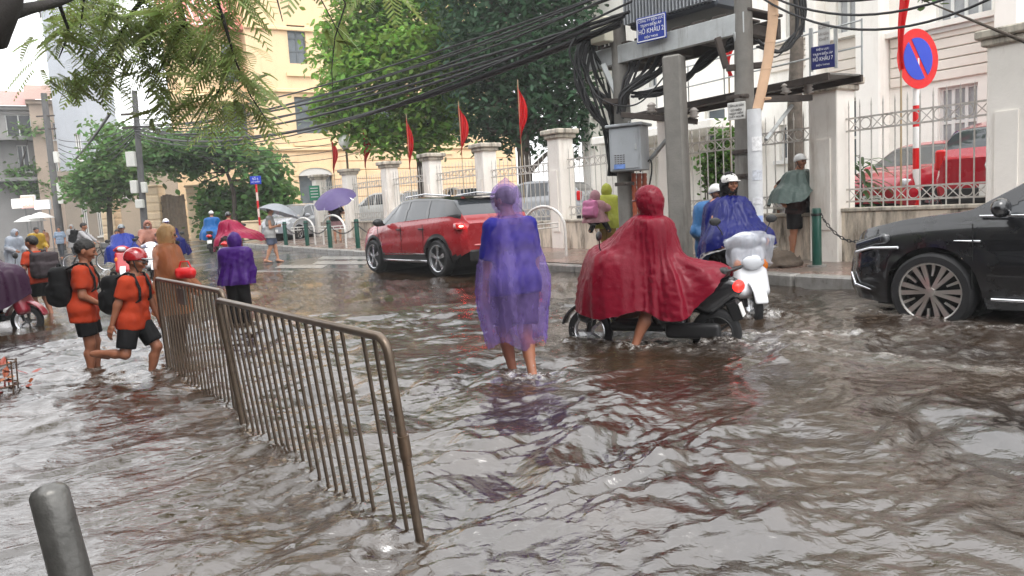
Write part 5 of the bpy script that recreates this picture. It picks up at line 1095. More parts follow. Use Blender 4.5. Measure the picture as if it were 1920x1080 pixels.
def person(label, loc, rz, pose, skin=SKIN, wear=(), res=.016, curl=(.5, .5), palm=((0, -1, -.2), (0, 1, -.2)), face=True, group=None, barefoot=True, name='person'):
    J = joints(**pose); pr = prims(J); h = J['h']; root = thing(name, label, 'person', tuple(loc), rz, group); mb = MB()
    for k in ('toeL', 'toeR'):
        pass
    lo, hi = bbox(pr, .03); mb.sdf(lambda p: sd_prims(p, pr, .03 * h / 1.7), lo, hi, res)
    c, M, s = head_local(J); mb.sdf(head_fn(J), c - s * .8, c + s * .8, s * (.028 if face else .05))
    for sd, sg, cu, pn in (('L', 1, curl[0], palm[0]), ('R', -1, curl[1], palm[1])):
        d = unit(J['W' + sd] - J['E' + sd]); fn, a, b = hand_fn(J['W' + sd], d, pn, sg, cu, h / 1.7); mb.sdf(fn, a, b, .0052 * h / 1.7 if face else .008)
    body = mb.obj('body', skin, root, True)
    if face:
        for y in (-.135, .135):
            e = MB(); e.sdf(lambda p: ell((p - c) @ M / s, (.362, y, .0), (.035, .052, .028)) * s, hd_pt(J, (.36, y, 0)) - .1 * s, hd_pt(J, (.36, y, 0)) + .1 * s, s * .016); e.obj('eye', M_EYE, root, True)
            e = MB().tube([hd_pt(J, (.375, y - .07, .085)), hd_pt(J, (.39, y, .105)), hd_pt(J, (.375, y + .07, .085))], .014 * s, 5); e.obj('eyebrow', M_HAIR, root, True)
        MB().tube([hd_pt(J, (.365, -.09, -.25)), hd_pt(J, (.392, 0, -.25)), hd_pt(J, (.365, .09, -.25))], [.01 * s, .022 * s, .01 * s], 6).obj('lips', M_LIP, root, True)
    for w in wear: globals()['wear_' + w[0]](root, J, pr, *w[1:])
    return root, J
def fold_post(amp, n, J, z1, z0, seed=0, fine=.006):
    cx, cy = J['P'][0], J['P'][1]
    def post(V):
        a = np.arctan2(V[:, 1] - cy, V[:, 0] - cx); t = np.clip((z1 - V[:, 2]) / (z1 - z0 + 1e-6), 0, 1)
        f = np.sin(n * a + 1.7 * np.sin(2 * a + seed) + 2.2 * t + seed) * amp * t ** 1.2; f += fine * vnoise(V * np.array([26, 26, 13.]), seed + 1)
        d = np.stack([np.cos(a), np.sin(a), 0 * a], 1); return V + d * f[:, None]
    return post
def wear_shirt(root, J, pr, m, hem=-.06, sleeve=.75, infl=.016, long=False, res=.015):
    h = J['h']; P, S = J['P'], J['S']; T = [q for q in pr if q[0] == 'torso']; ar = [q for q in pr if q[0] == 'uarm']; fa = [q for q in pr if q[0] == 'farm']
    T = [(q[0], q[1], q[2], q[3] + (.018 if i == 0 else .006 if i == 1 else 0), q[4] + (.018 if i == 0 else .006 if i == 1 else 0)) for i, q in enumerate(T)]; B0 = P + S * (hem * h); T.append(('torso', B0 + J['L'] * .045 * h, B0 - J['L'] * .045 * h, .068 * h + .014, .068 * h + .014))
    def fn(p):
        d = sd_prims(p, T, .035, infl); d = smax(d, -((p - P) @ S - hem * h), .01); nk = (p - J['N']) @ S - .012 * h; d = smax(d, nk, .012)
        for q in ar:
            ax = q[2] - q[1]; L = np.linalg.norm(ax); ax = ax / L; e = rcone(p, q[1], q[2], q[3] + infl + .004, q[4] + infl * 1.5 + .004)
            if not long: e = smax(e, (p - q[1]) @ ax - sleeve * L, .008)
            d = smin(d, e, .035)
        if long:
            for q in fa:
                ax = q[2] - q[1]; L = np.linalg.norm(ax); ax = ax / L; e = rcone(p, q[1], q[2], q[3] + infl * 1.2, q[4] + infl); e = smax(e, (p - q[1]) @ ax - .9 * L, .008); d = smin(d, e, .03)
        return d
    sel = T + ar + (fa if long else []); lo, hi = bbox(sel, .06); V, F = sdf_open(fn, lo, hi, res, post=lambda V: V + (.006 * vnoise(V * np.array([18, 18, 9.]), 5))[:, None] * unit([1, .3, 0])); return MB().add(V, F).obj('shirt', m, root, True)
def wear_shorts(root, J, pr, m, frac=.75, infl=.022, name='shorts', res=.015):
    h = J['h']; P, S = J['P'], J['S']; T = [q for q in pr if q[0] == 'torso'][:2]; tg = [q for q in pr if q[0] == 'thigh']; sh = [q for q in pr if q[0] == 'shin']
    def fn(p):
        d = smax(sd_prims(p, T, .05, .003), (p - P) @ S - .06 * h, .01)
        for q in tg:
            ax = q[2] - q[1]; L = np.linalg.norm(ax); ax = ax / L; e = rcone(p, q[1], q[2], q[3] + infl, q[4] + infl * 1.6)
            if frac <= 1: e = smax(e, (p - q[1]) @ ax - frac * L, .008)
            d = smin(d, e, .03)
        if frac > 1:
            for q in sh:
                ax = q[2] - q[1]; L = np.linalg.norm(ax); ax = ax / (L + 1e-9); e = rcone(p, q[1], q[2], q[3] + infl, q[4] + infl * 1.4); d = smin(d, e, .03)
        return d
    sel = T + tg + (sh if frac > 1 else []); lo, hi = bbox(sel, .06); V, F = sdf_open(fn, lo, hi, res); return MB().add(V, F).obj(name, m, root, True)
def wear_trousers(root, J, pr, m): return wear_shorts(root, J, pr, m, 2., .018, 'trousers')
def wear_hair(root, J, pr, m, long=0., line=.0):
    c, M, s = head_local(J)
    def fn(p):
        q = (p - c) @ M / s; d = ell(q, (-.05, 0, .14), (.43, .372, .415)) + .022 * vnoise(q * 24, 8); d = smax(d, -(q[:, 2] - .62 * q[:, 0] + .02 - line), .03)
        for y in (-.36, .36): d = smax(d, -ell(q, (.0, y, -.05), (.1, .1, .16)), .02)
        if long: d = smin(d, rcone(q, (-.22, 0, -.1), (-.25, 0, -.1 - long), .24, .14), .1)
        return d * s
    return MB().sdf(fn, c - s * (.85 + long), c + s * .85, s * .035).obj('hair', m, root, True)
def wear_helmet(root, J, pr, m, brim=True, strap=True, m2=None):
    c, M, s = head_local(J)
    def fn(p):
        q = (p - c) @ M / s; d = ell(q, (-.04, 0, .13), (.50, .43, .47)); d = smax(d, -(q[:, 2] - .20 * q[:, 0] - .03), .02); return d * s
    hm = MB().sdf(fn, c - s * .9, c + s * .9, s * .035).obj('helmet', m, root, True)
    if brim:
        def fb(p):
            q = (p - c) @ M / s; d = ell(q, (.42, 0, .155), (.30, .33, .05)); return smax(d, -(q[:, 0] - .30), .02) * s
        MB().sdf(fb, c - s * .9, c + s * .9, s * .025).obj('visor', m2 or m, hm, True)
    if strap: MB().tube([hd_pt(J, (.02, .37, .05)), hd_pt(J, (.10, .33, -.2)), hd_pt(J, (.16, .14, -.46)), hd_pt(J, (.16, -.14, -.46)), hd_pt(J, (.10, -.33, -.2)), hd_pt(J, (.02, -.37, .05))], .03 * s, 6).obj('chin_strap', mat('black_strap', (.015, .015, .016), .6), hm, True)
    return hm
def wear_mask(root, J, pr, m):
    c, M, s = head_local(J); hf = head_fn(J)
    def fn(p):
        q = (p - c) @ M / s; d = hf(p) / s - .03; d = smax(d, -(q[:, 0] - .12), .02); d = smax(d, q[:, 2] + .06, .02); return smax(d, -(q[:, 2] + .46), .02) * s
    return MB().sdf(fn, c - s * .7, c + s * .7, s * .03).obj('face_mask', m, root, True)
def wear_glasses(root, J, pr, m):
    mb = MB()
    for y in (-.14, .14): mb.sdf(lambda p: ell((p - J['H']) @ J['HM'] / J['hs'], (.415, y, .0), (.035, .115, .075)) * J['hs'], hd_pt(J, (.41, y, 0)) - .2 * J['hs'], hd_pt(J, (.41, y, 0)) + .2 * J['hs'], .02 * J['hs'])
    mb.tube([hd_pt(J, (.41, -.24, .02)), hd_pt(J, (.0, -.36, .04))], .012 * J['hs'], 5).tube([hd_pt(J, (.41, .24, .02)), hd_pt(J, (.0, .36, .04))], .012 * J['hs'], 5); return mb.obj('glasses', m, root, True)
def wear_hood(root, J, pr, m, peak=.12, size=1.0, open_=.30, drop=.35):
    c, M, s = head_local(J)
    def fn(p):
        q = (p - c) @ M / s; z = q.copy()
        d = ell(q, (-.05, 0, .08), (.56 * size, .46 * size, .58 * size)); d = smin(d, rcone(q, (-.1, 0, .45), (-.18, 0, .62 + peak), .2, .04), .2); d = smin(d, rcone(q, (-.12, 0, -.1), (-.15, 0, -.45 - drop), .42 * size, .46), .2)
        i = np.minimum(ell(q, (-.04, 0, .06), (.50 * size, .40 * size, .52 * size)), rcone(q, (-.10, 0, -.1), (-.1, 0, -.6 - drop), .35 * size, .4)); d = smax(d, -i, .03)
        d = smax(d, -ell(q, (.62, 0, -.04), (open_ + .12, .33, .45)), .04); return smax(d + .016 * vnoise(q * 9, 4) + .010 * vnoise(q * 19, 6), -(q[:, 2] + .62 + drop), .03) * s
    return MB().sdf(fn, c - s * np.array([.9, .9, 1.2]), c + s * np.array([.9, .9, 1.1]), s * .045).obj('hood', m, root, True)
def wear_raincoat(root, J, pr, m, hem=.45, flare=.20, infl=.035, folds=9, amp=.03, sleeves=True, res=.02, depth=.8, seed=0, back=0.):
    h = J['h']; P = J['P']; T = [q for q in pr if q[0] == 'torso']; ar = [q for q in pr if q[0] in ('uarm', 'farm')]; lg = [q for q in pr if q[0] == 'thigh' or q[0] == 'shin']; C = P + J['S'] * .2 * h
    B = np.array([P[0] - back, P[1], hem]); sc = np.array([1 / depth, 1, 1])
    def fn(p):
        d = sd_prims(p, T, .06, infl); d = smin(d, rcone(p * sc, (C + J['S'] * .04 * h) * sc, B * sc, .075 * h, flare), .10); d = smin(d, smax(sd_prims(p, lg, .05, infl), -(p[:, 2] - hem), .01), .1)
        if sleeves: d = smin(d, sd_prims(p, ar, .03, infl * .72), .09)
        d = smax(d, (p - J['N']) @ J['S'] - .05 * h, .03); return smax(d, -(p[:, 2] - hem), .01)
    sel = T + ar; lo, hi = bbox(sel, .08); lo[2] = hem - .05; lo[:2] = np.minimum(lo[:2], B[:2] - flare - .06); hi[:2] = np.maximum(hi[:2], B[:2] + flare + .06)
    V, F = sdf_open(fn, lo, hi, res, keep=lambda c: c[:, 2] > hem + .012, post=fold_post(amp, folds, J, C[2], hem, seed)); o = MB().add(V, F).obj('raincoat', m, root, True)
    ls = np.clip((sd_prims(V, T + ar + lg, .03) - infl * .9) / .07, 0, 1); a = o.data.attributes.new('loose', 'FLOAT', 'POINT'); a.data.foreach_set('value', ls.astype(np.float32)); return o
def wear_poncho(root, J, pr, m, keys, neck=None, folds=11, amp=.05, seed=0, name='poncho', nr=44, na=200, r0=.075, hem_noise=.03):
    """cloth hung from the neck: keys = {azimuth_deg: [(r, z), ...]} profiles from shoulder to hem (same count), smoothly blended"""
    N = np.array(neck if neck is not None else J['N'] + J['S'] * .015 * J['h']); az = np.array(sorted(keys)); prof = np.array([([(r0, N[2] + .02)] if r0 else []) + [((k_[0] + .05 * abs(math.sin(R_(a))), k_[1] + .05) if r0 and i_ == 0 else k_) for i_, k_ in enumerate(keys[a])] for a in az], float)
    A = np.linspace(0, 360, na, endpoint=False); V = np.zeros((nr, na, 3)); K = prof.shape[1]
    for j, a in enumerate(A):
        i = np.searchsorted(az, a, side='right') - 1; a0 = az[i]; a1 = az[(i + 1) % len(az)] + (360 if i + 1 >= len(az) or i < 0 else 0)
        if i < 0: a0 -= 360
        t = ((a - a0) / (a1 - a0)); t = t * t * (3 - 2 * t); P = prof[i] * (1 - t) + prof[(i + 1) % len(az)] * t
        u = np.linspace(0, K - 1, nr); k = np.minimum(u.astype(int), K - 2); f = u - k; p0 = P[np.maximum(k - 1, 0)]; p1 = P[k]; p2 = P[k + 1]; p3 = P[np.minimum(k + 2, K - 1)]; f = f[:, None]
        Q = .5 * (2 * p1 + (p2 - p0) * f + (2 * p0 - 5 * p1 + 4 * p2 - p3) * f * f + (3 * p1 - p0 - 3 * p2 + p3) * f ** 3); tt = u / (K - 1)
        ra = R_(a); ph = folds * ra + 1.9 * math.sin(2 * ra + seed) + 1.5 * tt; fo = amp * tt ** 1.1 * (.7 * np.sin(ph) + .6 * (.6 - np.abs(np.sin(ph * 1.0 + seed + .9 * np.sin(3 * ra)))) + .4 * (.6 - np.abs(np.sin(folds * 1.7 * ra + seed - 3 * tt)))); rr = Q[:, 0] + fo
        V[:, j] = np.stack([N[0] + rr * math.cos(ra), N[1] + rr * math.sin(ra), Q[:, 1] + hem_noise * tt * math.sin(5 * ra + seed) + .3 * fo], 1)
    V += (.006 * vnoise(V.reshape(-1, 3) * 16, seed + 2) + .004 * vnoise(V.reshape(-1, 3) * 38, seed + 3)).reshape(nr, na)[..., None]
    o = MB().grid(V, cv=True).obj(name, m, root, True)
    ls = np.clip((sd_prims(V.reshape(-1, 3), [q for q in pr if q[0] not in ('neck', 'foot')], .03) - .05) / .08, 0, 1); a_ = o.data.attributes.new('loose', 'FLOAT', 'POINT'); a_.data.foreach_set('value', ls.astype(np.float32)); return o
def wear_backpack(root, J, pr, m, w=.30, hh=.42, d=.18, off=.0, m2=None, tilt=8, drop=0.):
    h = J['h']; S, L = J['S'], J['L']; f = unit(np.cross(L, S)); F = np.stack([f, L, S], 1) @ roty(R_(-tilt)); c = J['P'] + S * (.155 * h - drop) - f * (.075 * h + d * .5 + off)
    fn = lambda p: smin(smin(rbox(p, c, (d / 2, w / 2, hh / 2), .06, F), rbox(p, c - F @ np.array([d * .5, 0, hh * .16]), (.05, w * .4, hh * .26), .04, F), .03), rbox(p, c - F @ np.array([.0, 0, hh * .1]), (d * .3, w * .56, hh * .22), .04, F), .03) + .006 * vnoise(p * 14, 3)
    b = MB().sdf(fn, c - .45, c + .45, .016).obj('backpack', m, root, True)
    for sd, sg in (('L', 1), ('R', -1)):
        s = J['S' + sd] - L * sg * .035 * h; P_ = [c + F @ np.array([d * .45, sg * w * .26, hh * .42]), s + S * .062 * h - f * .03, s + S * .060 * h + f * .03 * h, s + f * .082 * h - S * .04 * h, s + f * .088 * h - S * .12 * h, J['P'] + S * .07 * h + L * sg * .075 * h + f * .0, c + F @ np.array([d * .45, sg * w * .42, -hh * .4])]
        MB().tube(P_, .022, 6, flat=.45).obj('strap', m2 or m, b, True)
    MB().tube([c + F @ np.array([-.0, -.04, hh * .5]), c + F @ np.array([-.0, -.03, hh * .56]), c + F @ np.array([-.0, .03, hh * .56]), c + F @ np.array([0, .04, hh * .5])], .012, 6).obj('handle', m2 or m, b, True)
    MB().tube([c + F @ np.array([-.03, w * .5 * math.cos(a) , hh * .5 * math.sin(a) * 1.0]) for a in np.linspace(.15, math.pi - .15, 11)], .006, 5).obj('zip', mat('zip_grey', (.12, .12, .12), .5), b, True)
    return b
def wear_sandals(root, J, pr, m):
    for sd in 'LR':
        a = J['A' + sd]; q = MB(); q.box(a + np.array([.035 * J['h'], 0, -.042 * J['h']]), (.15 * J['h'], .055 * J['h'], .018), bevel=.006); q.obj('sandal', m, root)
# ------------------------------------------------------------------ vehicles
M_TYRE = mat('tyre_rubber', (.012, .012, .013), .7, bump=.2, bscale=60); M_BLACKP = mat('black_plastic', (.016, .016, .017), .45, var=.2); M_ALLOY = mat('alloy', (.62, .63, .65), .25, .9); M_CHROME = mat('chrome', (.75, .76, .78), .12, 1.); M_LENS = mat('clear_lens', (.55, .57, .6), .08, coat=.5); M_TAIL = mat('tail_lens', srgb(200, 14, 16), .15, coat=.6)
M_TAILON = mat('tail_lamp_lit', srgb(230, 30, 26), .2, emit=(1, .02, .015), estr=1.6); M_HEADON = mat('headlamp_lit', (1, 1, .95), .2, emit=(1, .97, .88), estr=2.5); M_PLATE = mat('number_plate', (.72, .72, .70), .4); M_INK = mat('plate_ink', (.02, .02, .02), .5)
def wheel(parent, c, R, w, rim_r, style='five', m_rim=None, side=1, name='wheel', my=None):
    """axle along local y; returns wheel object; outer face towards side*y"""
    tyre = [(rim_r, -w * .5), (R - .03, -w * .5), (R - .006, -w * .38), (R, -w * .2), (R, w * .2), (R - .006, w * .38), (R - .03, w * .5), (rim_r, w * .5)]
    M = rotx(math.pi / 2); wh = link(name, None, parent); wh.empty_display_size = .05; wh.location = c
    MB().lathe(tyre, 40, M=M).obj('tyre', M_TYRE, wh, True, 45); rm = MB(); y = side * w * .42; mr = m_rim or M_ALLOY
    rm.lathe([(rim_r, -w * .48), (rim_r - .012, -w * .3), (rim_r - .02, w * .3), (rim_r, w * .48)], 40, M=M); th = np.linspace(0, 2 * np.pi, 41); rm.tube(np.c_[(rim_r - .008) * np.cos(th), np.full(41, y), (rim_r - .008) * np.sin(th)], .011, 6, caps=False)
    def spoke(a, w0, w1, r0, r1, dy=0., th_=.02, mm=0):
        ca, sa = math.cos(a), math.sin(a); V = []
        for r, ww, yy in ((r0, w0, y + side * .0), ((r0 + r1) / 2, (w0 + w1) / 2, y - side * .012), (r1, w1, y - side * .004)):
            for s_ in (-1, 1):
                for d_ in (0, -side * th_): V.append((ca * r - sa * ww * s_ / 2, yy + d_, sa * r + ca * ww * s_ / 2))
        V = np.array(V); rm.add(V, [(0, 2, 6, 4), (4, 6, 10, 8), (0, 4, 5, 1), (4, 8, 9, 5), (2, 3, 7, 6), (6, 7, 11, 10), (1, 5, 7, 3), (5, 9, 11, 7)], mm)
    if style == 'five':
        for i in range(5):
            a = i * 2 * math.pi / 5 + .3
            for o in (-.13, .13): spoke(a + o * .55, .04, .052, .05, rim_r - .012)
    elif style == 'fan':
        for i in range(6):
            a = i * 2 * math.pi / 6 + .1
            for o in (-.16, .16): spoke(a + o, .026, .05, .045, rim_r - .012)
            spoke(a + math.pi / 6, .018, .03, rim_r * .55, rim_r - .012)
    elif style == 'moto':
        for i in range(5): spoke(i * 2 * math.pi / 5, .03, .024, .03, rim_r - .01)
    elif style == 'wire':
        for i in range(28): a = i * 2 * math.pi / 28; rm.tube([(.02 * math.cos(a + .8 * (-1) ** i), .02 * (-1) ** i, .02 * math.sin(a + .8 * (-1) ** i)), ((rim_r - .005) * math.cos(a), 0, (rim_r - .005) * math.sin(a))], .0016, 3, caps=False)
    rm.lathe([(.0, .02), (.045, .016), (.05, -.02)], 16, M=rotx(-side * math.pi / 2), c=(0, y, 0)); rm.obj('rim', mr, wh, False)
    if style in ('five', 'fan'):
        MB().lathe([(0, 0), (rim_r - .02, 0)], 30, M=M, c=(0, y - side * .09, 0)).obj('brake_disc', mat('dark_hub', (.012, .012, .012), .6), wh)
    return wh
def sstep(a, b, x): t = np.clip((x - a) / (b - a), 0, 1); return t * t * (3 - 2 * t)
def car(root, P):
    """lofted body. x forward (nose +), y left. P: dict of sizes"""
    L, W, H = P['L'], P['W'], P['H']; xf, xr = P['xf'], P['xr']; R = P['R']; nose, tail = P['nose'], -(L - P['nose'])          # x=0 between wheels not required
    t = np.linspace(0, 1, 150); X = tail + (nose - tail) * (.5 - .5 * np.cos(np.pi * (t * .86 + .07))) ; X = (X - X[0]) / (X[-1] - X[0]) * (nose - tail) + tail
    ip = lambda tab, x: np.interp(x, [a for a, b in tab], [b for a, b in tab])
    def sm(tab, x, r=.06): return (ip(tab, x) + ip(tab, x - r) + ip(tab, x + r) + ip(tab, x - r / 2) + ip(tab, x + r / 2)) / 5
    belt = sm(P['belt'], X, .08); roof = np.maximum(sm(P['roof'], X, .05), belt + .012); bot = ip(P['bot'], X); half = sm(P['half'], X, .05); rw = ip(P['roofw'], X)
    arch = np.zeros_like(X)
    for xc in (xf, xr): d = np.abs(X - xc); Ra = R + .055; arch = np.maximum(arch, np.where(d < Ra, np.sqrt(np.maximum(Ra * Ra - d * d, 0)) + R, 0))
    low = np.maximum(bot, arch); K = 40; V = np.zeros((len(X), K, 3)); kb = 15; kg = 27
    for i, x in enumerate(X):
        w = half[i]; zb, zl, zr = belt[i], low[i], roof[i]; z = np.linspace(zl, zb, kb + 1); u = (z - bot[i]) / max(zb - bot[i], .1)
        y = w * (1 - .075 * np.abs(2 * np.clip(u, 0, 1) - .92) ** 2.4 - .018 * sstep(.55, .62, u) * (1 - sstep(.62, .95, u))); pts = [(yy, zz) for yy, zz in zip(y, z)]; yb = y[-1]
        gh = zr - zb; yt = yb - (yb - w * rw[i]) * min(1, gh / .45); tg = np.linspace(0, 1, kg - kb + 1)[1:]
        for q in tg: pts.append((yb + (yt - yb) * (q ** 1.12), zb + gh * .90 * q if gh > .05 else zb + gh * .9 * q))
        y0, z0 = pts[-1]
        for q in np.linspace(0, 1, K - kg)[1:]: pts.append((y0 * math.cos(q * math.pi / 2) ** .75 if q < 1 else 0, z0 + (zr - z0) * math.sin(q * math.pi / 2) ** .9))
        pts = pts[:K]
        while len(pts) < K: pts.append((0, zr))
        V[i] = [(x, a, b) for a, b in pts]
    full = np.concatenate([V, V[:, ::-1][:, 1:] * np.array([1, -1, 1.])], 1); nK = full.shape[1]
    i, j = np.meshgrid(np.arange(len(X) - 1), np.arange(nK - 1), indexing='ij'); i = i.ravel(); j = j.ravel(); F = np.stack([i * nK + j, (i + 1) * nK + j, (i + 1) * nK + j + 1, i * nK + j + 1], 1)
    jj = np.minimum(j, nK - 2 - j); xm = (X[i] + X[i + 1]) / 2; FC = full.reshape(-1, 3)[F].mean(1); gh = (roof - belt)[i]; slope = (np.gradient(roof, X))[i]
    key = np.array(['body'] * len(F), dtype=object); upper = (jj >= kb) & (gh > .10)
    ws0, ws1 = P['ws']; rw0, rw1 = P['rws']; side_ = upper & (jj > kb) & (jj < kg - 1)
    for n_, (a, b) in enumerate(P['win']):
        # window bounds lean with pillars
        fz = (FC[:, 2] - belt[i]) / np.maximum(gh, .05); aa = a[0] + (a[1] - a[0]) * fz; bb = b[0] + (b[1] - b[0]) * fz; k_ = side_ & (xm > aa) & (xm < bb)
        key[k_ & (j < nK / 2)] = 'wl%d' % n_; key[k_ & (j >= nK / 2)] = 'wr%d' % n_
    top = (jj >= kg + 2) | ((jj >= kb + 3) & False); key[(jj >= kg + 1) & (xm > ws0) & (xm < ws1)] = 'windscreen'; key[(jj >= kg + 1) & (xm > rw0) & (xm < rw1)] = 'rear_window'
    key[(jj >= kg) & (xm >= rw1) & (xm <= ws0)] = 'roof'; key[(key == 'body') & (jj >= kb + 1) & (gh > .12) & (xm > rw0) & (xm < ws1)] = 'pillar'
    if P.get('sill'): key[(key == 'body') & (FC[:, 2] < P['sill'])] = 'sill'; sm_ = key == 'sill'; key[sm_] = ['sill%d%d' % (int(a > xf) - int(a < xr), int(b >= nK / 2)) for a, b in zip(xm[sm_], j[sm_])]
    if P.get('archtrim'):
        for xc in (xf, xr): key[(key == 'body') & (jj < kb) & (np.hypot(xm - xc, FC[:, 2] - R) < R + .12)] = 'arch'
    names = {'body': ('body_panels', P['paint']), 'roof': ('roof', P.get('roofm', P['paint'])), 'pillar': ('window_pillars', P.get('pillarm', M_BLACKP)), 'sill': ('sill_cladding', M_BLACKP), 'arch': ('arch_cladding', M_BLACKP), 'windscreen': ('windscreen', P['glass']), 'rear_window': ('rear_window', P['glass'])}
    Vf = full.reshape(-1, 3)
    for k in sorted(set(key)):
        sel = F[key == k]; uq, inv = np.unique(sel, return_inverse=True); vv = Vf[uq].copy()
        nm, mm = names.get(k[:4] if k.startswith('sill') else k, ('side_window', P['glass'])); gl = nm in ('side_window', 'windscreen', 'rear_window')
        if gl: vv = vv - (vv - np.array([vv[:, 0].mean(), 0, .9])) * np.array([0, .008, .004])
        MB().add(vv, inv.reshape(sel.shape)).obj(nm, mm, root, True, 40)
    # nose and tail caps
    for e, nm in ((0, 'tail_panel'), (len(X) - 1, 'nose_panel')):
        ring = full[e]; MB().add(ring, [tuple(range(nK)) if e else tuple(range(nK))[::-1]]).obj(nm, P['paint'], root)
    MB().box(((nose + tail) / 2, 0, .36), (L * .86, W * .78, .3)).obj('underbody', mat('underbody_black', (.006, .006, .006), .8), root)
    MB().box(((P['ws'][0] + P['rws'][1]) / 2 - .1, 0, .72), (1.7, W * .7, .35)).obj('cabin_seats', mat('cabin_dark', (.02, .02, .021), .8), root)
    for xc in (xf, xr):
        for sd in (1, -1): wheel(root, (xc, sd * (W / 2 - .12), R), R, .235, P['rim'], P['style'], P.get('rimm'), sd)
        MB().lathe([(R + .05, -W * .42), (R + .05, W * .42)], 24, M=rotx(math.pi / 2), c=(xc, 0, R + .02)).obj('wheel_well', mat('underbody_black'), root)
    return dict(X=X, belt=belt, roof=roof, half=half)
def mirror(root, x, y, z, m, sg):
    MB().sdf(lambda p: smin(ell(p, (x, sg * (y + .13), z), (.075, .125, .085)), rcone(p, (x, sg * (y - .02), z - .05), (x, sg * (y + .06), z - .04), .025, .03), .03), (x - .15, min(sg * (y - .1), sg * (y + .3)), z - .15), (x + .15, max(sg * (y - .1), sg * (y + .3)), z + .15), .014).obj('mirror', m, root, True)
def surf_patch(root, name, m, pts, thick=.02, out=(0, 1, 0)):
    """raised lens / trim from a 3-D polygon"""
    P = np.asarray(pts, float); n = len(P); o = np.asarray(out, float) * thick; c = P.mean(0); fr = P + o; fr = c + o + (P - c) * .94; V = np.concatenate([P, fr]); f = [tuple(range(n, 2 * n))] + [(i, (i + 1) % n, (i + 1) % n + n, i + n) for i in range(n)]
    return MB().add(V, f).obj(name, m, root)
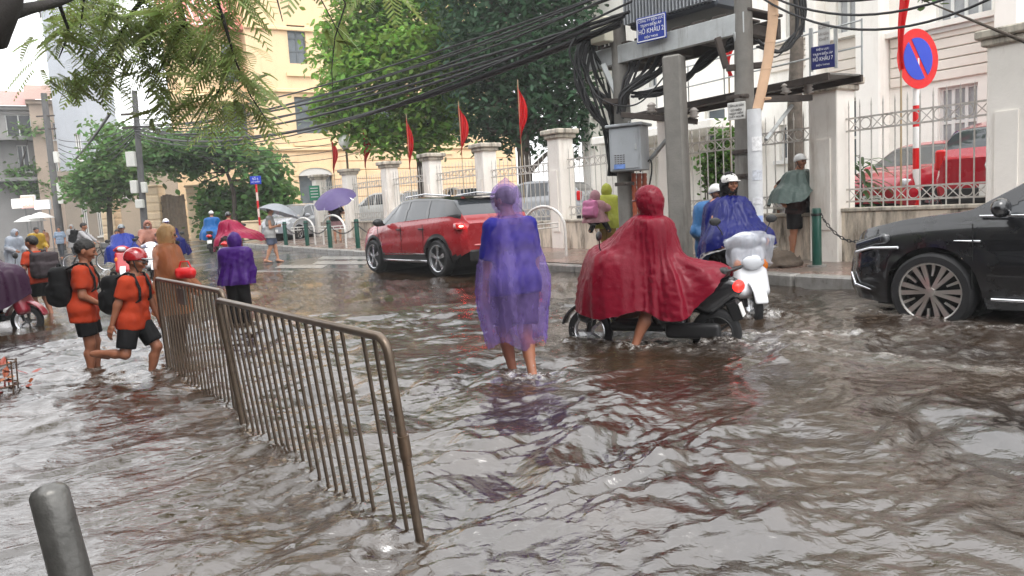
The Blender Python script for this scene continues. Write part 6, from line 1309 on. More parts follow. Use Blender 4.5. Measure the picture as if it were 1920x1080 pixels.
# scooter / motorbike -----------------------------------------------------------
def scooter(label, loc, rz, paint, m2=None, lit=False, group=None, dark=None, res=.018, steer=0., big=1., name='scooter', tail_on=False, lean=0.):
    o = thing(name, label, 'scooter', loc, rz, group); dk = dark or M_BLACKP; p2 = m2 or paint
    if lean: o.rotation_euler = (lean, 0, rz)
    wheel(o, (.64, 0, .235), .235, .085, .165, 'moto', m_rim=M_ALLOY); wheel(o, (-.62, 0, .235), .235, .105, .165, 'moto', m_rim=M_BLACKP)
    ap = lambda p: smax(rbox(p, (.47 + .10, 0, .62), (.085, .19, .30), .07, roty(R_(-20))), -rbox(p, (.40, 0, .60), (.1, .14, .30), .05, roty(R_(-20))), .03)
    MB().sdf(ap, (.2, -.28, .25), (.85, .28, 1.0), res).obj('front_apron', paint, o, True)
    MB().sdf(lambda p: smax(smax(np.abs(rcone(p, (.64, -.06, .235), (.64, .06, .235), .285, .285)) - .016, -(p[:, 2] - .30), .02), np.abs(p[:, 1]) - .075, .02), (.25, -.15, .2), (1.05, .15, .6), .013).obj('front_fender', p2, o, True)
    MB().tube([(.64, .075, .235), (.58, .08, .5), (.50, .05, .8)], .022, 8).tube([(.64, -.075, .235), (.58, -.08, .5), (.50, -.05, .8)], .022, 8).obj('fork', dk, o, True)
    hd = MB().sdf(lambda p: smin(ell(p, (.46, 0, .98), (.13, .17, .10)), rbox(p, (.40, 0, .95), (.06, .26, .05), .04), .06), (.2, -.35, .8), (.7, .35, 1.15), res).obj('handlebar_cowl', paint, o, True)
    MB().sdf(lambda p: ell(p, (.56, 0, .98), (.055, .11, .065)), (.45, -.15, .88), (.65, .15, 1.08), .012).obj('headlight', M_HEADON if lit else M_LENS, o, True)
    for s in (1, -1):
        MB().sdf(lambda p: ell(p, (.60, s * .15, .70), (.04, .05, .07)), (.5, s * .15 - .1, .6), (.7, s * .15 + .1, .8), .012).obj('indicator', mat('amber_lens', srgb(220, 120, 30), .2), o, True)
        MB().tube([(.38, s * .20, .97), (.33, s * .36, .985)], .019, 8).obj('grip', M_BLACKP, o, True)
        mi = MB().tube([(.40, s * .22, .99), (.42, s * .27, 1.10), (.40, s * .32, 1.18)], .007, 6).obj('mirror_stalk', M_BLACKP, o, True); MB().sdf(lambda p: ell(p, (.40, s * .33, 1.21), (.022, .07, .05)), (.33, s * .33 - .1, 1.13), (.47, s * .33 + .1, 1.29), .012).obj('mirror', M_BLACKP, mi, True)
    MB().box((.12, 0, .30), (.56, .30, .09), bevel=.03).obj('floorboard', dk, o)
    rb = lambda p: smin(smin(rcone(p * np.array([1, 1.15, 1.]), (-.14, 0, .52), (-.74, 0, .68), .19, .10), rbox(p, (-.2, 0, .42), (.16, .14, .17), .06), .08), rcone(p * np.array([1, 1.1, 1]), (-.55, 0, .52), (-.8, 0, .66), .13, .07), .06)
    MB().sdf(rb, (-1.0, -.3, .18), (.15, .3, .95), res).obj('rear_body', paint, o, True)
    MB().sdf(lambda p: smin(rbox(p, (-.12, 0, .76), (.24, .14, .055), .05), rbox(p, (-.52, 0, .80), (.24, .12, .05), .045, roty(R_(5))), .06), (-.9, -.22, .6), (.25, .22, .95), res).obj('seat', mat('seat_vinyl', (.014, .013, .013), .45), o, True)
    MB().sdf(lambda p: ell(p, (-.83, 0, .68), (.06, .11, .06)), (-.95, -.16, .58), (-.7, .16, .78), .012).obj('tail_light', M_TAILON if tail_on else M_TAIL, o, True)
    MB().tube([(-.72, .10, .82), (-.86, .07, .86), (-.86, -.07, .86), (-.72, -.10, .82)], .015, 6).obj('grab_rail', M_BLACKP, o, True)
    MB().tube([(-.1, -.12, .24), (-.35, -.17, .25), (-.5, -.18, .30), (-.8, -.18, .36)], [.025, .03, .05, .045], 10).obj('exhaust', mat('exhaust_steel', (.10, .10, .10), .4, .7), o, True)
    MB().sdf(lambda p: rbox(p, (-.42, .12, .27), (.26, .05, .075), .04), (-.75, 0, .1), (-.1, .25, .42), res).obj('engine_case', dk, o, True)
    MB().box((-.86, 0, .46), (.012, .17, .13), M=roty(R_(18)), bevel=.004).obj('number_plate', M_PLATE, o); MB().box((-.80, 0, .45), (.12, .12, .2), M=roty(R_(20)), bevel=.02).obj('rear_mudguard', M_BLACKP, o)
    return o
def bicycle(label, loc, rz, paint, group=None, lean=0.):
    o = thing('bicycle', label, 'bicycle', loc, rz, group); o.rotation_euler = (lean, 0, rz)
    for x in (.52, -.52): wheel(o, (x, 0, .33), .33, .04, .30, 'wire', m_rim=M_ALLOY)
    B, S, H, R_w = np.array([-.08, 0, .29]), np.array([-.2, 0, .78]), np.array([.36, 0, .80]), np.array([-.52, 0, .33])
    for a, b in ((B, S), (S, H), (B, H * .98 + np.array([0, 0, -.04])), (B, R_w + [0, .04, 0]), (B, R_w - [0, .04, 0]), (S, R_w + [0, .04, 0]), (S, R_w - [0, .04, 0])): MB().tube([a, b], .016, 8).obj('frame_tube', paint, o, True)
    MB().tube([(.36, 0, .84), (.42, .05, .6), (.52, .05, .33)], .012, 6).tube([(.36, 0, .84), (.42, -.05, .6), (.52, -.05, .33)], .012, 6).obj('fork', paint, o, True)
    MB().tube([(.22, .28, .98), (.34, .18, 1.0), (.38, 0, .95), (.34, -.18, 1.0), (.22, -.28, .98)], .012, 8).tube([(.38, 0, .95), (.36, 0, .8)], .013, 6).obj('handlebar', M_CHROME, o, True)
    MB().sdf(lambda p: smin(ell(p, (-.27, 0, .87), (.11, .08, .035)), rcone(p, (-.2, 0, .87), (-.05, 0, .88), .035, .02), .04), (-.45, -.15, .78), (.05, .15, .95), .012).obj('saddle', M_BLACKP, o, True)
    MB().tube([(-.22, 0, .78), (-.22, 0, .86)], .013, 6).obj('seat_post', M_CHROME, o)
    MB().lathe([(.09, -.006), (.09, .006), (.02, .006)], 20, M=rotx(math.pi / 2), c=(-.08, -.03, .29)).obj('chainring', M_CHROME, o)
    for s in (1, -1): MB().box((-.08 + s * .085, s * .07, .29 - s * .13), (.02, .02, .3), M=roty(R_(s * -33 + (180 if s < 0 else 0))), bevel=.004).box((-.08 + s * .17, s * .12, .29 - s * .26 + .02), (.1, .08, .02)).obj('crank', M_BLACKP, o)
    MB().sdf(lambda p: np.abs(smax(smax(rbox(p, (.56, 0, .86), (.13, .16, .12), .03), -rbox(p, (.56, 0, .90), (.115, .145, .14), .03), .02), p[:, 2] - .97, .01)) - .004, (.38, -.22, .7), (.75, .22, 1.02), .014).obj('basket', mat('wire_grey', (.2, .2, .2), .5, .6), o, True)
    return o
# ------------------------------------------------------------------ cars
def paint(name, col): return mat(name, col, .28, coat=1., var=.05, vscale=2, bump=.02, bscale=120)
RED = paint('red_car_paint', (.30, .008, .014)); BLK = paint('black_car_paint', (.004, .0045, .006)); SMOKE = mat('car_glass', (.035, .04, .045), .04, coat=.6)
hd = unit([-.62, .78, 0]); rt = np.array([hd[1], -hd[0], 0])
cc = np.array([-2.27, 16.72, 0]) + .86 * rt; cz = float(road_z(cc[0], cc[1])) - .02
suv = thing('red_car', 'red compact SUV with black roof and lit tail lamp driving away', 'car', (cc[0], cc[1], cz), math.atan2(hd[1], hd[0]))
suv.scale = (1.04,) * 3
PS_ = dict(L=4.37, W=1.96, H=1.64, nose=2.2, xf=1.33, xr=-1.33, R=.37, rim=.275, style='five', paint=RED, roofm=mat('black_roof', (.006, .006, .007), .2, coat=1.), pillarm=mat('black_roof'), glass=SMOKE, sill=.44, archtrim=True,
    belt=[(-2.17, .98), (-2.08, 1.12), (-1.7, 1.17), (-1, 1.14), (.5, 1.07), (1.0, 1.03), (1.7, .94), (2.08, .80), (2.2, .62)], roof=[(-2.17, 1.02), (-2.06, 1.2), (-1.72, 1.53), (-1.2, 1.60), (-.3, 1.64), (.3, 1.61), (.7, 1.42), (1.12, 1.10), (1.7, 1.02), (2.08, .87), (2.2, .66)],
    half=[(-2.17, .78), (-2.1, .87), (-1.85, .945), (-1.4, .975), (1.35, .975), (1.85, .90), (2.1, .74), (2.2, .58)], roofw=[(-2.2, .76), (0, .72), (2.2, .70)], bot=[(-2.17, .50), (-1.95, .38), (-1.7, .27), (1.7, .25), (2.05, .28), (2.2, .42)],
    ws=(.36, 1.08), rws=(-2.04, -1.72), win=[((.03, .0), (1.0, .32)), ((-.86, -.83), (-.05, -.08)), ((-1.62, -1.40), (-.94, -.91))])
car(suv, PS_)
for sg in (1, -1):
    mirror(suv, .78, .95, 1.13, M_BLACKP, sg)
    MB().sdf(lambda p: rbox(p, (-1.99, sg * .865, 1.0), (.14, .075, .07), .04, rotz(sg * -.35)), (-2.25, min(sg * .65, sg * 1.05), .85), (-1.7, max(sg * .65, sg * 1.05), 1.15), .012).obj('tail_light', M_TAIL, suv, True)
    MB().sdf(lambda p: ell(p, (-2.06, sg * .88, 1.0), (.09, .07, .032)), (-2.25, min(sg * .7, sg * 1.05), .9), (-1.9, max(sg * .7, sg * 1.05), 1.1), .010).obj('brake_lamp', mat('brake_glow', (1, .7, .6), .3, emit=(1, .05, .035), estr=22.), suv, True)
    for x in (.12, -.78): MB().sdf(lambda p: rbox(p, (x, sg * .965, .965), (.10, .018, .018), .015), (x - .14, min(sg * .9, sg * 1.0), .9), (x + .14, max(sg * .9, sg * 1.0), 1.03), .008).obj('door_handle', M_BLACKP, suv, True)
    MB().tube([(-1.5, sg * .66, 1.60), (-.6, sg * .67, 1.675), (.2, sg * .66, 1.64)], .02, 6).obj('roof_rail', M_CHROME, suv, True)
    MB().box((0, sg * .955, .45), (1.75, .02, .03), bevel=.006).obj('sill_strip', M_CHROME, suv); MB().box((0, sg * .93, .30), (1.8, .05, .05), bevel=.015).obj('side_step', M_CHROME, suv)
    for x in (.02, -.86, 1.02): MB().box((x, sg * .972, .78), (.008, .012, .55)).obj('door_gap', mat('panel_gap', (.004, .004, .004), .8), suv)
    MB().tube([(-2.18, sg * .5, .34), (-2.05, sg * .5, .34)], .045, 12).obj('exhaust_tip', M_CHROME, suv, True)
MB().box((-2.17, 0, .42), (.07, 1.5, .22), bevel=.03).obj('rear_bumper', M_BLACKP, suv); MB().box((-2.20, 0, .30), (.06, 1.1, .08), bevel=.02).obj('skid_plate', M_ALLOY, suv); MB().box((-2.19, 0, .86), (.02, .5, .13), bevel=.004).obj('number_plate', M_PLATE, suv); MB().box((-1.68, 0, 1.585), (.3, 1.2, .03), bevel=.012).obj('spoiler', mat('black_roof'), suv)
MB().tube([(-2.1, .83, .62), (-2.19, .5, .62), (-2.19, -.5, .62), (-2.1, -.83, .62)], .018, 6).obj('bumper_strip', mat('pale_red_strip', srgb(210, 130, 130), .3), suv, True)
# black SUV on the right
hd = np.array([-math.sin(R_(39)), math.cos(R_(39)), 0]); rt = np.array([hd[1], -hd[0], 0]); sc_ = 1.09
fa = at_z(1752, 592, 0) + .84 * sc_ * rt; xf_ = 1.42
cc = fa - hd * xf_ * sc_
bcar = thing('black_car', 'glossy black SUV with multi spoke alloy wheels wading beside the pavement', 'car', (cc[0], cc[1], -.15), math.atan2(hd[1], hd[0])); bcar.scale = (sc_,) * 3
car(bcar, dict(L=4.78, W=1.92, H=1.70, nose=2.33, xf=1.42, xr=-1.42, R=.375, rim=.285, style='fan', paint=BLK, glass=SMOKE, rimm=mat('two_tone_alloy', (.55, .53, .50), .3, .85), pillarm=BLK,
    belt=[(-2.45, .95), (-2.3, 1.08), (-1.2, 1.10), (.6, 1.06), (1.0, 1.06), (1.7, 1.01), (2.1, .93), (2.28, .80), (2.33, .62)], roof=[(-2.45, 1.0), (-2.25, 1.3), (-1.9, 1.55), (-1.0, 1.68), (.0, 1.70), (.35, 1.64), (.8, 1.34), (1.12, 1.14), (1.7, 1.07), (2.15, .97), (2.28, .84), (2.33, .66)],
    half=[(-2.45, .75), (-2.2, .93), (-1.5, .955), (1.5, .955), (1.95, .90), (2.2, .78), (2.33, .62)], roofw=[(-2.4, .74), (2.4, .72)], bot=[(-2.45, .4), (-1.8, .26), (1.9, .24), (2.2, .26), (2.33, .34)],
    ws=(.4, 1.1), rws=(-2.3, -1.9), win=[((.05, .02), (.98, .42)), ((-.95, -.9), (-.05, -.06)), ((-1.7, -1.5), (-1.03, -.98))]))
for sg in (1, -1):
    mirror(bcar, .80, .93, 1.16, BLK, sg)
    MB().sdf(lambda p: rbox(p, (2.02, sg * .80, .84), (.22, .06, .06), .05, rotz(sg * -.42) @ roty(R_(14))), (1.6, min(sg * .5, sg * 1.05), .65), (2.45, max(sg * .5, sg * 1.05), 1.05), .014).obj('headlight', mat('dark_lens', (.03, .032, .035), .06, coat=1.), bcar, True)
    MB().tube([(1.72, sg * .935, .80), (2.0, sg * .90, .79), (2.2, sg * .78, .74)], .014, 6).obj('light_strip', mat('lamp_strip', (.8, .82, .85), .3), bcar, True)
    MB().tube([(2.28, sg * .72, .52), (2.2, sg * .80, .40), (2.0, sg * .90, .37)], [.012, .02, .008], 6).obj('bumper_blade', M_CHROME, bcar, True)
    MB().tube([(.9, sg * .955, .34), (-.9, sg * .955, .34)], .018, 6).obj('sill_strip', M_CHROME, bcar, True); MB().tube([(1.0, sg * .93, .86), (1.22, sg * .935, .865)], [.012, .006], 6).obj('side_badge', M_CHROME, bcar, True)
    MB().tube([(1.02, sg * .90, 1.085), (.2, sg * .935, 1.085), (-1.7, sg * .92, 1.11)], .012, 5).obj('belt_strip', M_CHROME, bcar, True)
    for x in (.06, -.95, 1.06): MB().box((x, sg * .947, .72), (.007, .012, .6)).obj('door_gap', mat('panel_gap'), bcar)
MB().box((2.30, 0, .62), (.05, 1.1, .36), bevel=.02).obj('grille', M_BLACKP, bcar)
for k in range(5): MB().box((2.325, 0, .48 + .07 * k), (.03, 1.05, .015)).obj('grille_bar', M_CHROME, bcar)
MB().box((2.335, 0, .42), (.02, .5, .11)).obj('number_plate', M_PLATE, bcar)
def small_car(label, loc, rz, pm, sc=1., detail=True):
    o = thing('parked_car', label, 'car', tuple(loc), rz); o.scale = (sc,) * 3
    car(o, dict(L=3.7, W=1.62, H=1.5, nose=1.82, xf=1.2, xr=-1.2, R=.29, rim=.2, style='five', paint=pm, glass=SMOKE, pillarm=pm, belt=[(-1.88, .85), (-1.75, .96), (0, .93), (.9, .92), (1.4, .84), (1.7, .72), (1.82, .52)], roof=[(-1.88, .9), (-1.74, 1.1), (-1.5, 1.36), (-.8, 1.48), (.1, 1.48), (.4, 1.40), (.98, 1.0), (1.4, .92), (1.7, .78), (1.82, .56)],
        half=[(-1.88, .68), (-1.7, .78), (1.3, .81), (1.6, .74), (1.82, .52)], roofw=[(-2, .76), (2, .74)], bot=[(-1.88, .4), (-1.5, .22), (1.5, .2), (1.82, .32)], ws=(.35, .98), rws=(-1.76, -1.46), win=[((.02, .0), (.88, .36)), ((-.75, -.7), (-.06, -.06)), ((-1.4, -1.2), (-.82, -.76))]))
    for sg in (1, -1):
        mirror(o, .72, .78, .98, pm, sg); MB().sdf(lambda p: rbox(p, (1.56, sg * .60, .69), (.17, .09, .075), .05, rotz(sg * -.5)), (1.2, min(sg * .4, sg * .85), .5), (1.85, max(sg * .4, sg * .85), .85), .016).obj('headlight', M_LENS, o, True)
        MB().sdf(lambda p: rbox(p, (-1.76, sg * .68, .92), (.07, .08, .15), .04), (-1.95, min(sg * .5, sg * .85), .7), (-1.6, max(sg * .5, sg * .85), 1.15), .016).obj('tail_light', M_TAIL, o, True)
    MB().box((1.79, 0, .42), (.05, .9, .16), bevel=.02).obj('grille', M_BLACKP, o); MB().box((-1.87, 0, .40), (.05, 1.2, .22), bevel=.03).obj('rear_bumper', M_BLACKP, o); MB().box((1.825, 0, .42), (.02, .45, .11)).obj('front_plate', M_PLATE, o)
    pl = MB().box((-1.905, 0, .46), (.02, .30, .17)).obj('rear_plate', M_PLATE, o); text(pl, '30E', text_M((-1.918, 0, .50), (0, -1, 0), (0, 0, 1)), .075, M_INK); text(pl, '04', text_M((-1.918, 0, .42), (0, -1, 0), (0, 0, 1)), .075, M_INK)
    MB().lathe([(0, .01), (.085, .008), (.09, 0)], 20, M=roty(-math.pi / 2), c=(-1.885, 0, .80)).obj('badge', M_CHROME, o, True)
    return o
RED2 = paint('red_hatch_paint', (.36, .008, .02)); WHT = paint('white_car_paint', (.72, .72, .71)); SLV = paint('silver_car_paint', (.30, .31, .33))
p = fence_pt(-1.1, -1.9); small_car('bright red hatchback with dark rear glass parked behind the railing', (fence_pt(-1.75, -3.2)[0], fence_pt(-1.75, -3.2)[1], .70), UANG - math.pi / 2 + .12, RED2, 1.12)
p = fence_pt(-.1, -2.6); small_car('red hatchback with its nose to the railing beside the large pillar', (fence_pt(.45, -4.3)[0], fence_pt(.45, -4.3)[1], .70), UANG + math.pi / 2 - .15, RED2, 1.02)
for (px, off, m, lab, a) in ((725, -3.2, WHT, 'white hatchback parked behind the fence near the purple umbrella', .4), (790, -4.0, WHT, 'white hatchback parked behind the fence left of the leafy tree trunk', 2.2), (868, -3.5, SLV, 'silver hatchback parked behind the fence beside the tallest flag', -.2), (1005, -4.2, SLV, 'silver hatchback parked behind the fence before the dark tree', .5)):
    s = s_of_px(px, off); q = fence_pt(s, off); small_car(lab, (q[0], q[1], max(.22, float(road_z(q[0], q[1])) + .1)), UANG + a, m, 1.1)
q = at_y(560, 400, 33); small_car('pale silver hatchback parked at the yellow doorway behind the hoops', (q[0], 33, float(road_z(q[0], 33)) + .02), -1.9, SLV, 1.05)
# ------------------------------------------------------------------ people and two-wheelers
def film(name, col, a=.5):
    def f(N, L, b):
        b.inputs['Base Color'].default_value = (*col, 1); b.inputs['Roughness'].default_value = .28
        t = N.new('ShaderNodeBsdfTransparent'); t.inputs['Color'].default_value = (*[.5 + .5 * c for c in col], 1); tr = N.new('ShaderNodeBsdfTranslucent'); tr.inputs['Color'].default_value = (*col, 1)
        m1 = N.new('ShaderNodeMixShader'); m1.inputs[0].default_value = .4; L.new(b.outputs[0], m1.inputs[1]); L.new(tr.outputs[0], m1.inputs[2]); m2 = N.new('ShaderNodeMixShader'); L.new(t.outputs[0], m2.inputs[1]); L.new(m1.outputs[0], m2.inputs[2])
        tc = N.new('ShaderNodeTexCoord'); nz = N.new('ShaderNodeTexNoise'); nz.inputs['Scale'].default_value = 7; nz.inputs['Detail'].default_value = 7; mp = N.new('ShaderNodeMapping'); mp.inputs['Scale'].default_value = (1.6, 1.6, .55); L.new(tc.outputs['Object'], mp.inputs[0]); L.new(mp.outputs[0], nz.inputs[0]); mr = N.new('ShaderNodeMapRange'); mr.inputs[1].default_value = .3; mr.inputs[2].default_value = .7; mr.inputs[3].default_value = a - .06; mr.inputs[4].default_value = a + .12; L.new(nz.outputs['Fac'], mr.inputs[0]); at = N.new('ShaderNodeAttribute'); at.attribute_name = 'loose'; ma = N.new('ShaderNodeMath'); ma.operation = 'MULTIPLY_ADD'; ma.inputs[1].default_value = .16; L.new(at.outputs['Fac'], ma.inputs[0]); L.new(mr.outputs[0], ma.inputs[2]); L.new(ma.outputs[0], m2.inputs[0])
        bp = N.new('ShaderNodeBump'); bp.inputs['Strength'].default_value = .5; bp.inputs['Distance'].default_value = .02; L.new(nz.outputs['Fac'], bp.inputs['Height']); L.new(bp.outputs[0], b.inputs['Normal']); L.new(m2.outputs[0], N['Material Output'].inputs['Surface'])
    return big_mat(name, f)
def cloth(name, col, rough=.75, wet=False, sub=0.): return mat(name, col, .30 if wet else rough, var=.1, vscale=9, bump=.25, bscale=22, sub=sub, spec=.22 if wet else .3)
C = {k: cloth(k, tuple(.5 * c for c in srgb(*v[0])), wet=v[1], sub=v[2]) for k, v in {
 'navy_shirt': ((36, 32, 150), False, 0), 'dark_violet_shorts': ((78, 52, 92), False, 0), 'orange_shirt': ((222, 74, 34), False, 0), 'black_shorts': ((20, 20, 23), False, 0), 'black_bag': ((18, 18, 20), False, 0), 'grey_bag': ((72, 62, 66), False, 0), 'white_shirt': ((214, 212, 214), False, 0), 'blue_shirt': ((170, 190, 214), False, 0), 'grey_trousers': ((84, 88, 96), False, 0),
 'maroon_poncho': ((158, 20, 50), True, .12), 'blue_poncho': ((28, 36, 124), True, .1), 'sky_poncho': ((84, 146, 210), True, .2), 'bright_blue_poncho': ((44, 130, 214), True, .15), 'mid_blue_poncho': ((50, 74, 186), True, .12), 'grey_green_poncho': ((132, 152, 146), True, .12), 'magenta_poncho': ((196, 34, 88), True, .15), 'purple_coat': ((86, 38, 140), True, .1), 'plum_poncho': ((70, 34, 66), True, .08), 'brown_coat': ((176, 96, 56), True, .2), 'pink_coat': ((255, 196, 206), True, .3), 'lime_coat': ((236, 244, 100), True, .3), 'yellow_coat': ((236, 192, 62), True, .25), 'white_coat': ((226, 224, 224), True, .3), 'grey_coat': ((186, 190, 200), True, .25), 'salmon_coat': ((228, 160, 138), True, .25), 'orange_coat': ((216, 150, 104), True, .2), 'dark_cloth': ((26, 22, 24), False, 0), 'dark_brown_cloth': ((66, 34, 28), False, 0), 'mustard_trousers': ((196, 160, 60), False, 0), 'tank_white': ((222, 222, 220), False, 0), 'denim_shorts': ((120, 130, 156), False, 0), 'skirt_pink': ((220, 176, 180), False, 0)}.items()}
HELM = lambda n, c: mat('helmet_' + n, srgb(*c), .22, coat=.8, var=.06)
H_RED, H_GREY, H_WHITE, H_BLACK, H_DGREY = HELM('red', (150, 24, 30)), HELM('grey', (196, 194, 190)), HELM('white', (226, 226, 226)), HELM('black', (24, 26, 28)), HELM('dark_grey', (104, 112, 116))
def gz(p): return np.array([p[0], p[1], float(road_z(p[0], p[1]))])
# man in violet raincoat
L0 = at_z(975, 692, 0); L0[2] = -.13
VIO = film('violet_film', srgb(176, 152, 224), .14)
person('man in a translucent violet raincoat over a navy shirt wading across the street', L0, R_(118), dict(h=1.70, lean=4, pelvis=(0, 0, .90), hl=(.10, .25, .74), hr=(.06, -.25, .76), fl=(.06, .03, .075), fr=(-.26, .02, .11), yaw=22, pitch=6), SKIN2, (
    ('shirt', C['navy_shirt'], -.07, .95, .022), ('shorts', C['dark_violet_shorts'], .86, .035), ('hair', M_HAIR), ('poncho', VIO, {0: [(.12, 1.38), (.18, 1.2), (.22, .9), (.24, .62), (.22, .36)], 60: [(.14, 1.36), (.25, 1.18), (.30, .9), (.29, .62), (.26, .35)], 90: [(.16, 1.33), (.27, 1.16), (.35, .86), (.33, .6), (.27, .36)], 130: [(.14, 1.36), (.25, 1.18), (.32, .9), (.28, .62), (.26, .38)], 180: [(.12, 1.38), (.19, 1.2), (.245, .9), (.25, .66), (.24, .35)], 230: [(.14, 1.36), (.25, 1.18), (.32, .9), (.28, .62), (.26, .37)], 270: [(.16, 1.33), (.27, 1.16), (.33, .86), (.31, .6), (.26, .35)], 315: [(.14, 1.36), (.24, 1.18), (.28, .9), (.28, .62), (.25, .37)]}, None, 7, .02, 3, 'raincoat', 52, 220), ('hood', film('violet_hood_film', srgb(204, 184, 230), .13), .22, 1.12, .34)), res=.013, curl=(.6, .6), palm=((0, -1, 0), (0, 1, 0)))
# schoolboys
L1 = at_z(172, 688, 0); L1[2] = -.15
person('schoolboy in orange shirt with a black backpack standing in the water, bare headed', L1, R_(16), dict(h=1.40, kid=True, lean=5, hr=(.20, -.11, .78), hl=(.18, .1, .76), fl=(.03, .07, .06), fr=(0, -.07, .06), yaw=2, pitch=10, er=(-.8, -.4, -.3)), SKIN2, (('shirt', C['orange_shirt'], -.10, .72, .016), ('shorts', C['black_shorts'], .76, .024), ('hair', M_HAIR), ('backpack', C['black_bag'], .27, .40, .18)), res=.013, curl=(.7, .7))
L2 = at_z(262, 695, 0); L2[2] = -.15
person('schoolboy in orange shirt and red helmet with black backpack lifting one foot', L2, R_(-6), dict(h=1.34, kid=True, lean=8, pelvis=(0, 0, .68), hr=(-.12, -.22, .56), hl=(.16, .20, .56), fl=(.06, .06, .06), fr=(-.36, -.10, .36), yaw=10, pitch=8), SKIN2, (('shirt', C['orange_shirt'], -.08, .72, .016), ('shorts', C['black_shorts'], .84, .024), ('hair', M_HAIR), ('helmet', H_RED, True, True, mat('helmet_dark')if False else H_DGREY), ('backpack', C['black_bag'], .26, .38, .17), ('glasses', mat('clear_specs', (.12, .11, .11), .15))), res=.013, curl=(.35, .5))
L3 = at_z(85, 588, 0); L3[2] = -.12
person('boy in orange shirt with a big dusky bag wading away towards the far street', L3, R_(150), dict(h=1.46, kid=True, lean=12, pelvis=(0, 0, .76), hl=(.18, .22, .72), fl=(.10, .06, .06), fr=(-.10, -.06, .08), yaw=20), SKIN2, (('shirt', C['orange_shirt'], -.08, .7, .016), ('shorts', C['black_shorts'], .85, .035), ('hair', M_HAIR), ('backpack', C['grey_bag'], .42, .44, .22, 0, C['grey_bag'], 14, .06)), res=.015)
# women near the barrier
L4 = at_z(332, 648, 0); L4[2] = -.15
person('woman in a brown orange plastic raincoat with dark glasses behind the far barrier', L4, R_(10), dict(h=1.52, hr=(.25, -.14, .82), hl=(.25, .12, .82), yaw=4), SKIN, (('trousers', C['dark_brown_cloth']), ('raincoat', film('amber_film', srgb(206, 140, 96), .44), .52, .24, .04, 8, .035, True, .018, .85, 5), ('hair', mat('brown_hair', srgb(120, 84, 48), .5, var=.3, vscale=30)), ('hood', film('pale_amber_film', srgb(224, 190, 140), .5), .05, 1.0, .30), ('glasses', mat('black_lens', (.008, .008, .008), .12))), res=.015, curl=(1.1, 1.1))
o = thing('red_bag', 'small red bag carried by the woman in the brown raincoat', 'bag', tuple(at_y(348, 512, L4[1] - .22))); MB().sdf(lambda p: rbox(p, (0, 0, 0), (.11, .07, .06), .05) + .008 * vnoise(p * 20, 2), (-.16,) * 3, (.16,) * 3, .014).obj('bag_body', mat('red_bag', srgb(214, 30, 34), .4, var=.1), o, True); MB().tube([(-.07, 0, .05), (-.04, 0, .13), (.04, 0, .13), (.07, 0, .05)], .01, 6).obj('handle', mat('red_bag'), o, True)
L5 = at_z(452, 606, 0); L5[2] = -.15
person('hooded figure in a shiny purple raincoat seen from behind past the barrier', L5, R_(92), dict(h=1.36, lean=5, hr=(.2, -.12, .76), hl=(.2, .12, .76)), SKIN2, (('trousers', C['dark_cloth']), ('raincoat', C['purple_coat'], .68, .19, .045, 9, .035, True, .018, .85, 2), ('hood', C['purple_coat'], .02, 1.1, .2)), res=.016, face=False)
# maroon rider
hd = unit([-.91, .42, 0]); rz = math.atan2(hd[1], hd[0]); SC = np.array([1.36, 7.28, -.15])
scooter('dark scooter wading through the flood under a maroon poncho, tail lamp lit', SC, rz, mat('black_scooter_paint', (.012, .012, .014), .25, coat=.8), tail_on=True)
person('rider in a flowing maroon hooded poncho on the dark scooter', SC, rz, dict(h=1.66, pelvis=(-.16, 0, .86), lean=13, el=(-.25, .12, -1), er=(-.25, -.12, -1), hl=(.33, .28, .98), hr=(.33, -.28, .98), fl=(.12, .36, .06), fr=(.22, -.14, .40), yaw=6, kl=(1, .3, .2)), SKIN2, (('shorts', C['dark_cloth'], .7, .03), ('helmet', HELM('maroon', (96, 20, 36)), True, False), ('hood', C['maroon_poncho'], -.02, 1.2, .42), ('poncho', C['maroon_poncho'], {0: [(.18, 1.32), (.46, 1.14), (.66, 1.02), (.78, .72), (.84, .42)], 40: [(.2, 1.30), (.42, 1.12), (.58, 1.0), (.66, .70), (.68, .46)], 90: [(.19, 1.28), (.26, 1.04), (.29, .82), (.32, .62), (.35, .46)], 135: [(.17, 1.26), (.25, 1.0), (.36, .82), (.46, .62), (.52, .42)], 180: [(.16, 1.26), (.26, 1.02), (.46, .95), (.64, .92), (.74, .86)], 225: [(.19, 1.24), (.30, .98), (.45, .85), (.58, .66), (.62, .5)], 270: [(.23, 1.28), (.32, 1.04), (.36, .84), (.38, .68), (.40, .54)], 320: [(.2, 1.30), (.42, 1.12), (.58, 1.0), (.66, .70), (.68, .46)]}, None, 9, .035, 1)), res=.015, curl=(1.3, 1.3), face=True)
# blue pair
hd = unit([.05, -1, 0]); rz = math.atan2(hd[1], hd[0]); fw = at_z(1412, 592, 0); SC = fw - hd * .64; SC[2] = -.13
scooter('white and blue scooter facing the camera with splash at its front wheel', SC, rz, mat('white_scooter_paint', (.62, .63, .65), .25, coat=.8), M_HEADON if False else mat('white_scooter_paint'))
wsc = [o for o in COL.objects if o.name.startswith('scooter')][-1]; MB().sdf(lambda p: rbox(p, (.60, 0, .44), (.075, .17, .075), .05, roty(R_(-20))), (.4, -.25, .3), (.8, .25, .6), .016).obj('apron_panel', mat('navy_panel', srgb(30, 36, 92), .3, coat=.6), wsc, True); MB().sdf(lambda p: ell(p, (.675, 0, .74), (.035, .13, .085)), (.6, -.2, .6), (.75, .2, .9), .014).obj('lamp_unit', M_LENS, wsc, True)
CLEAR = film('clear_plastic', srgb(206, 208, 214), .36)
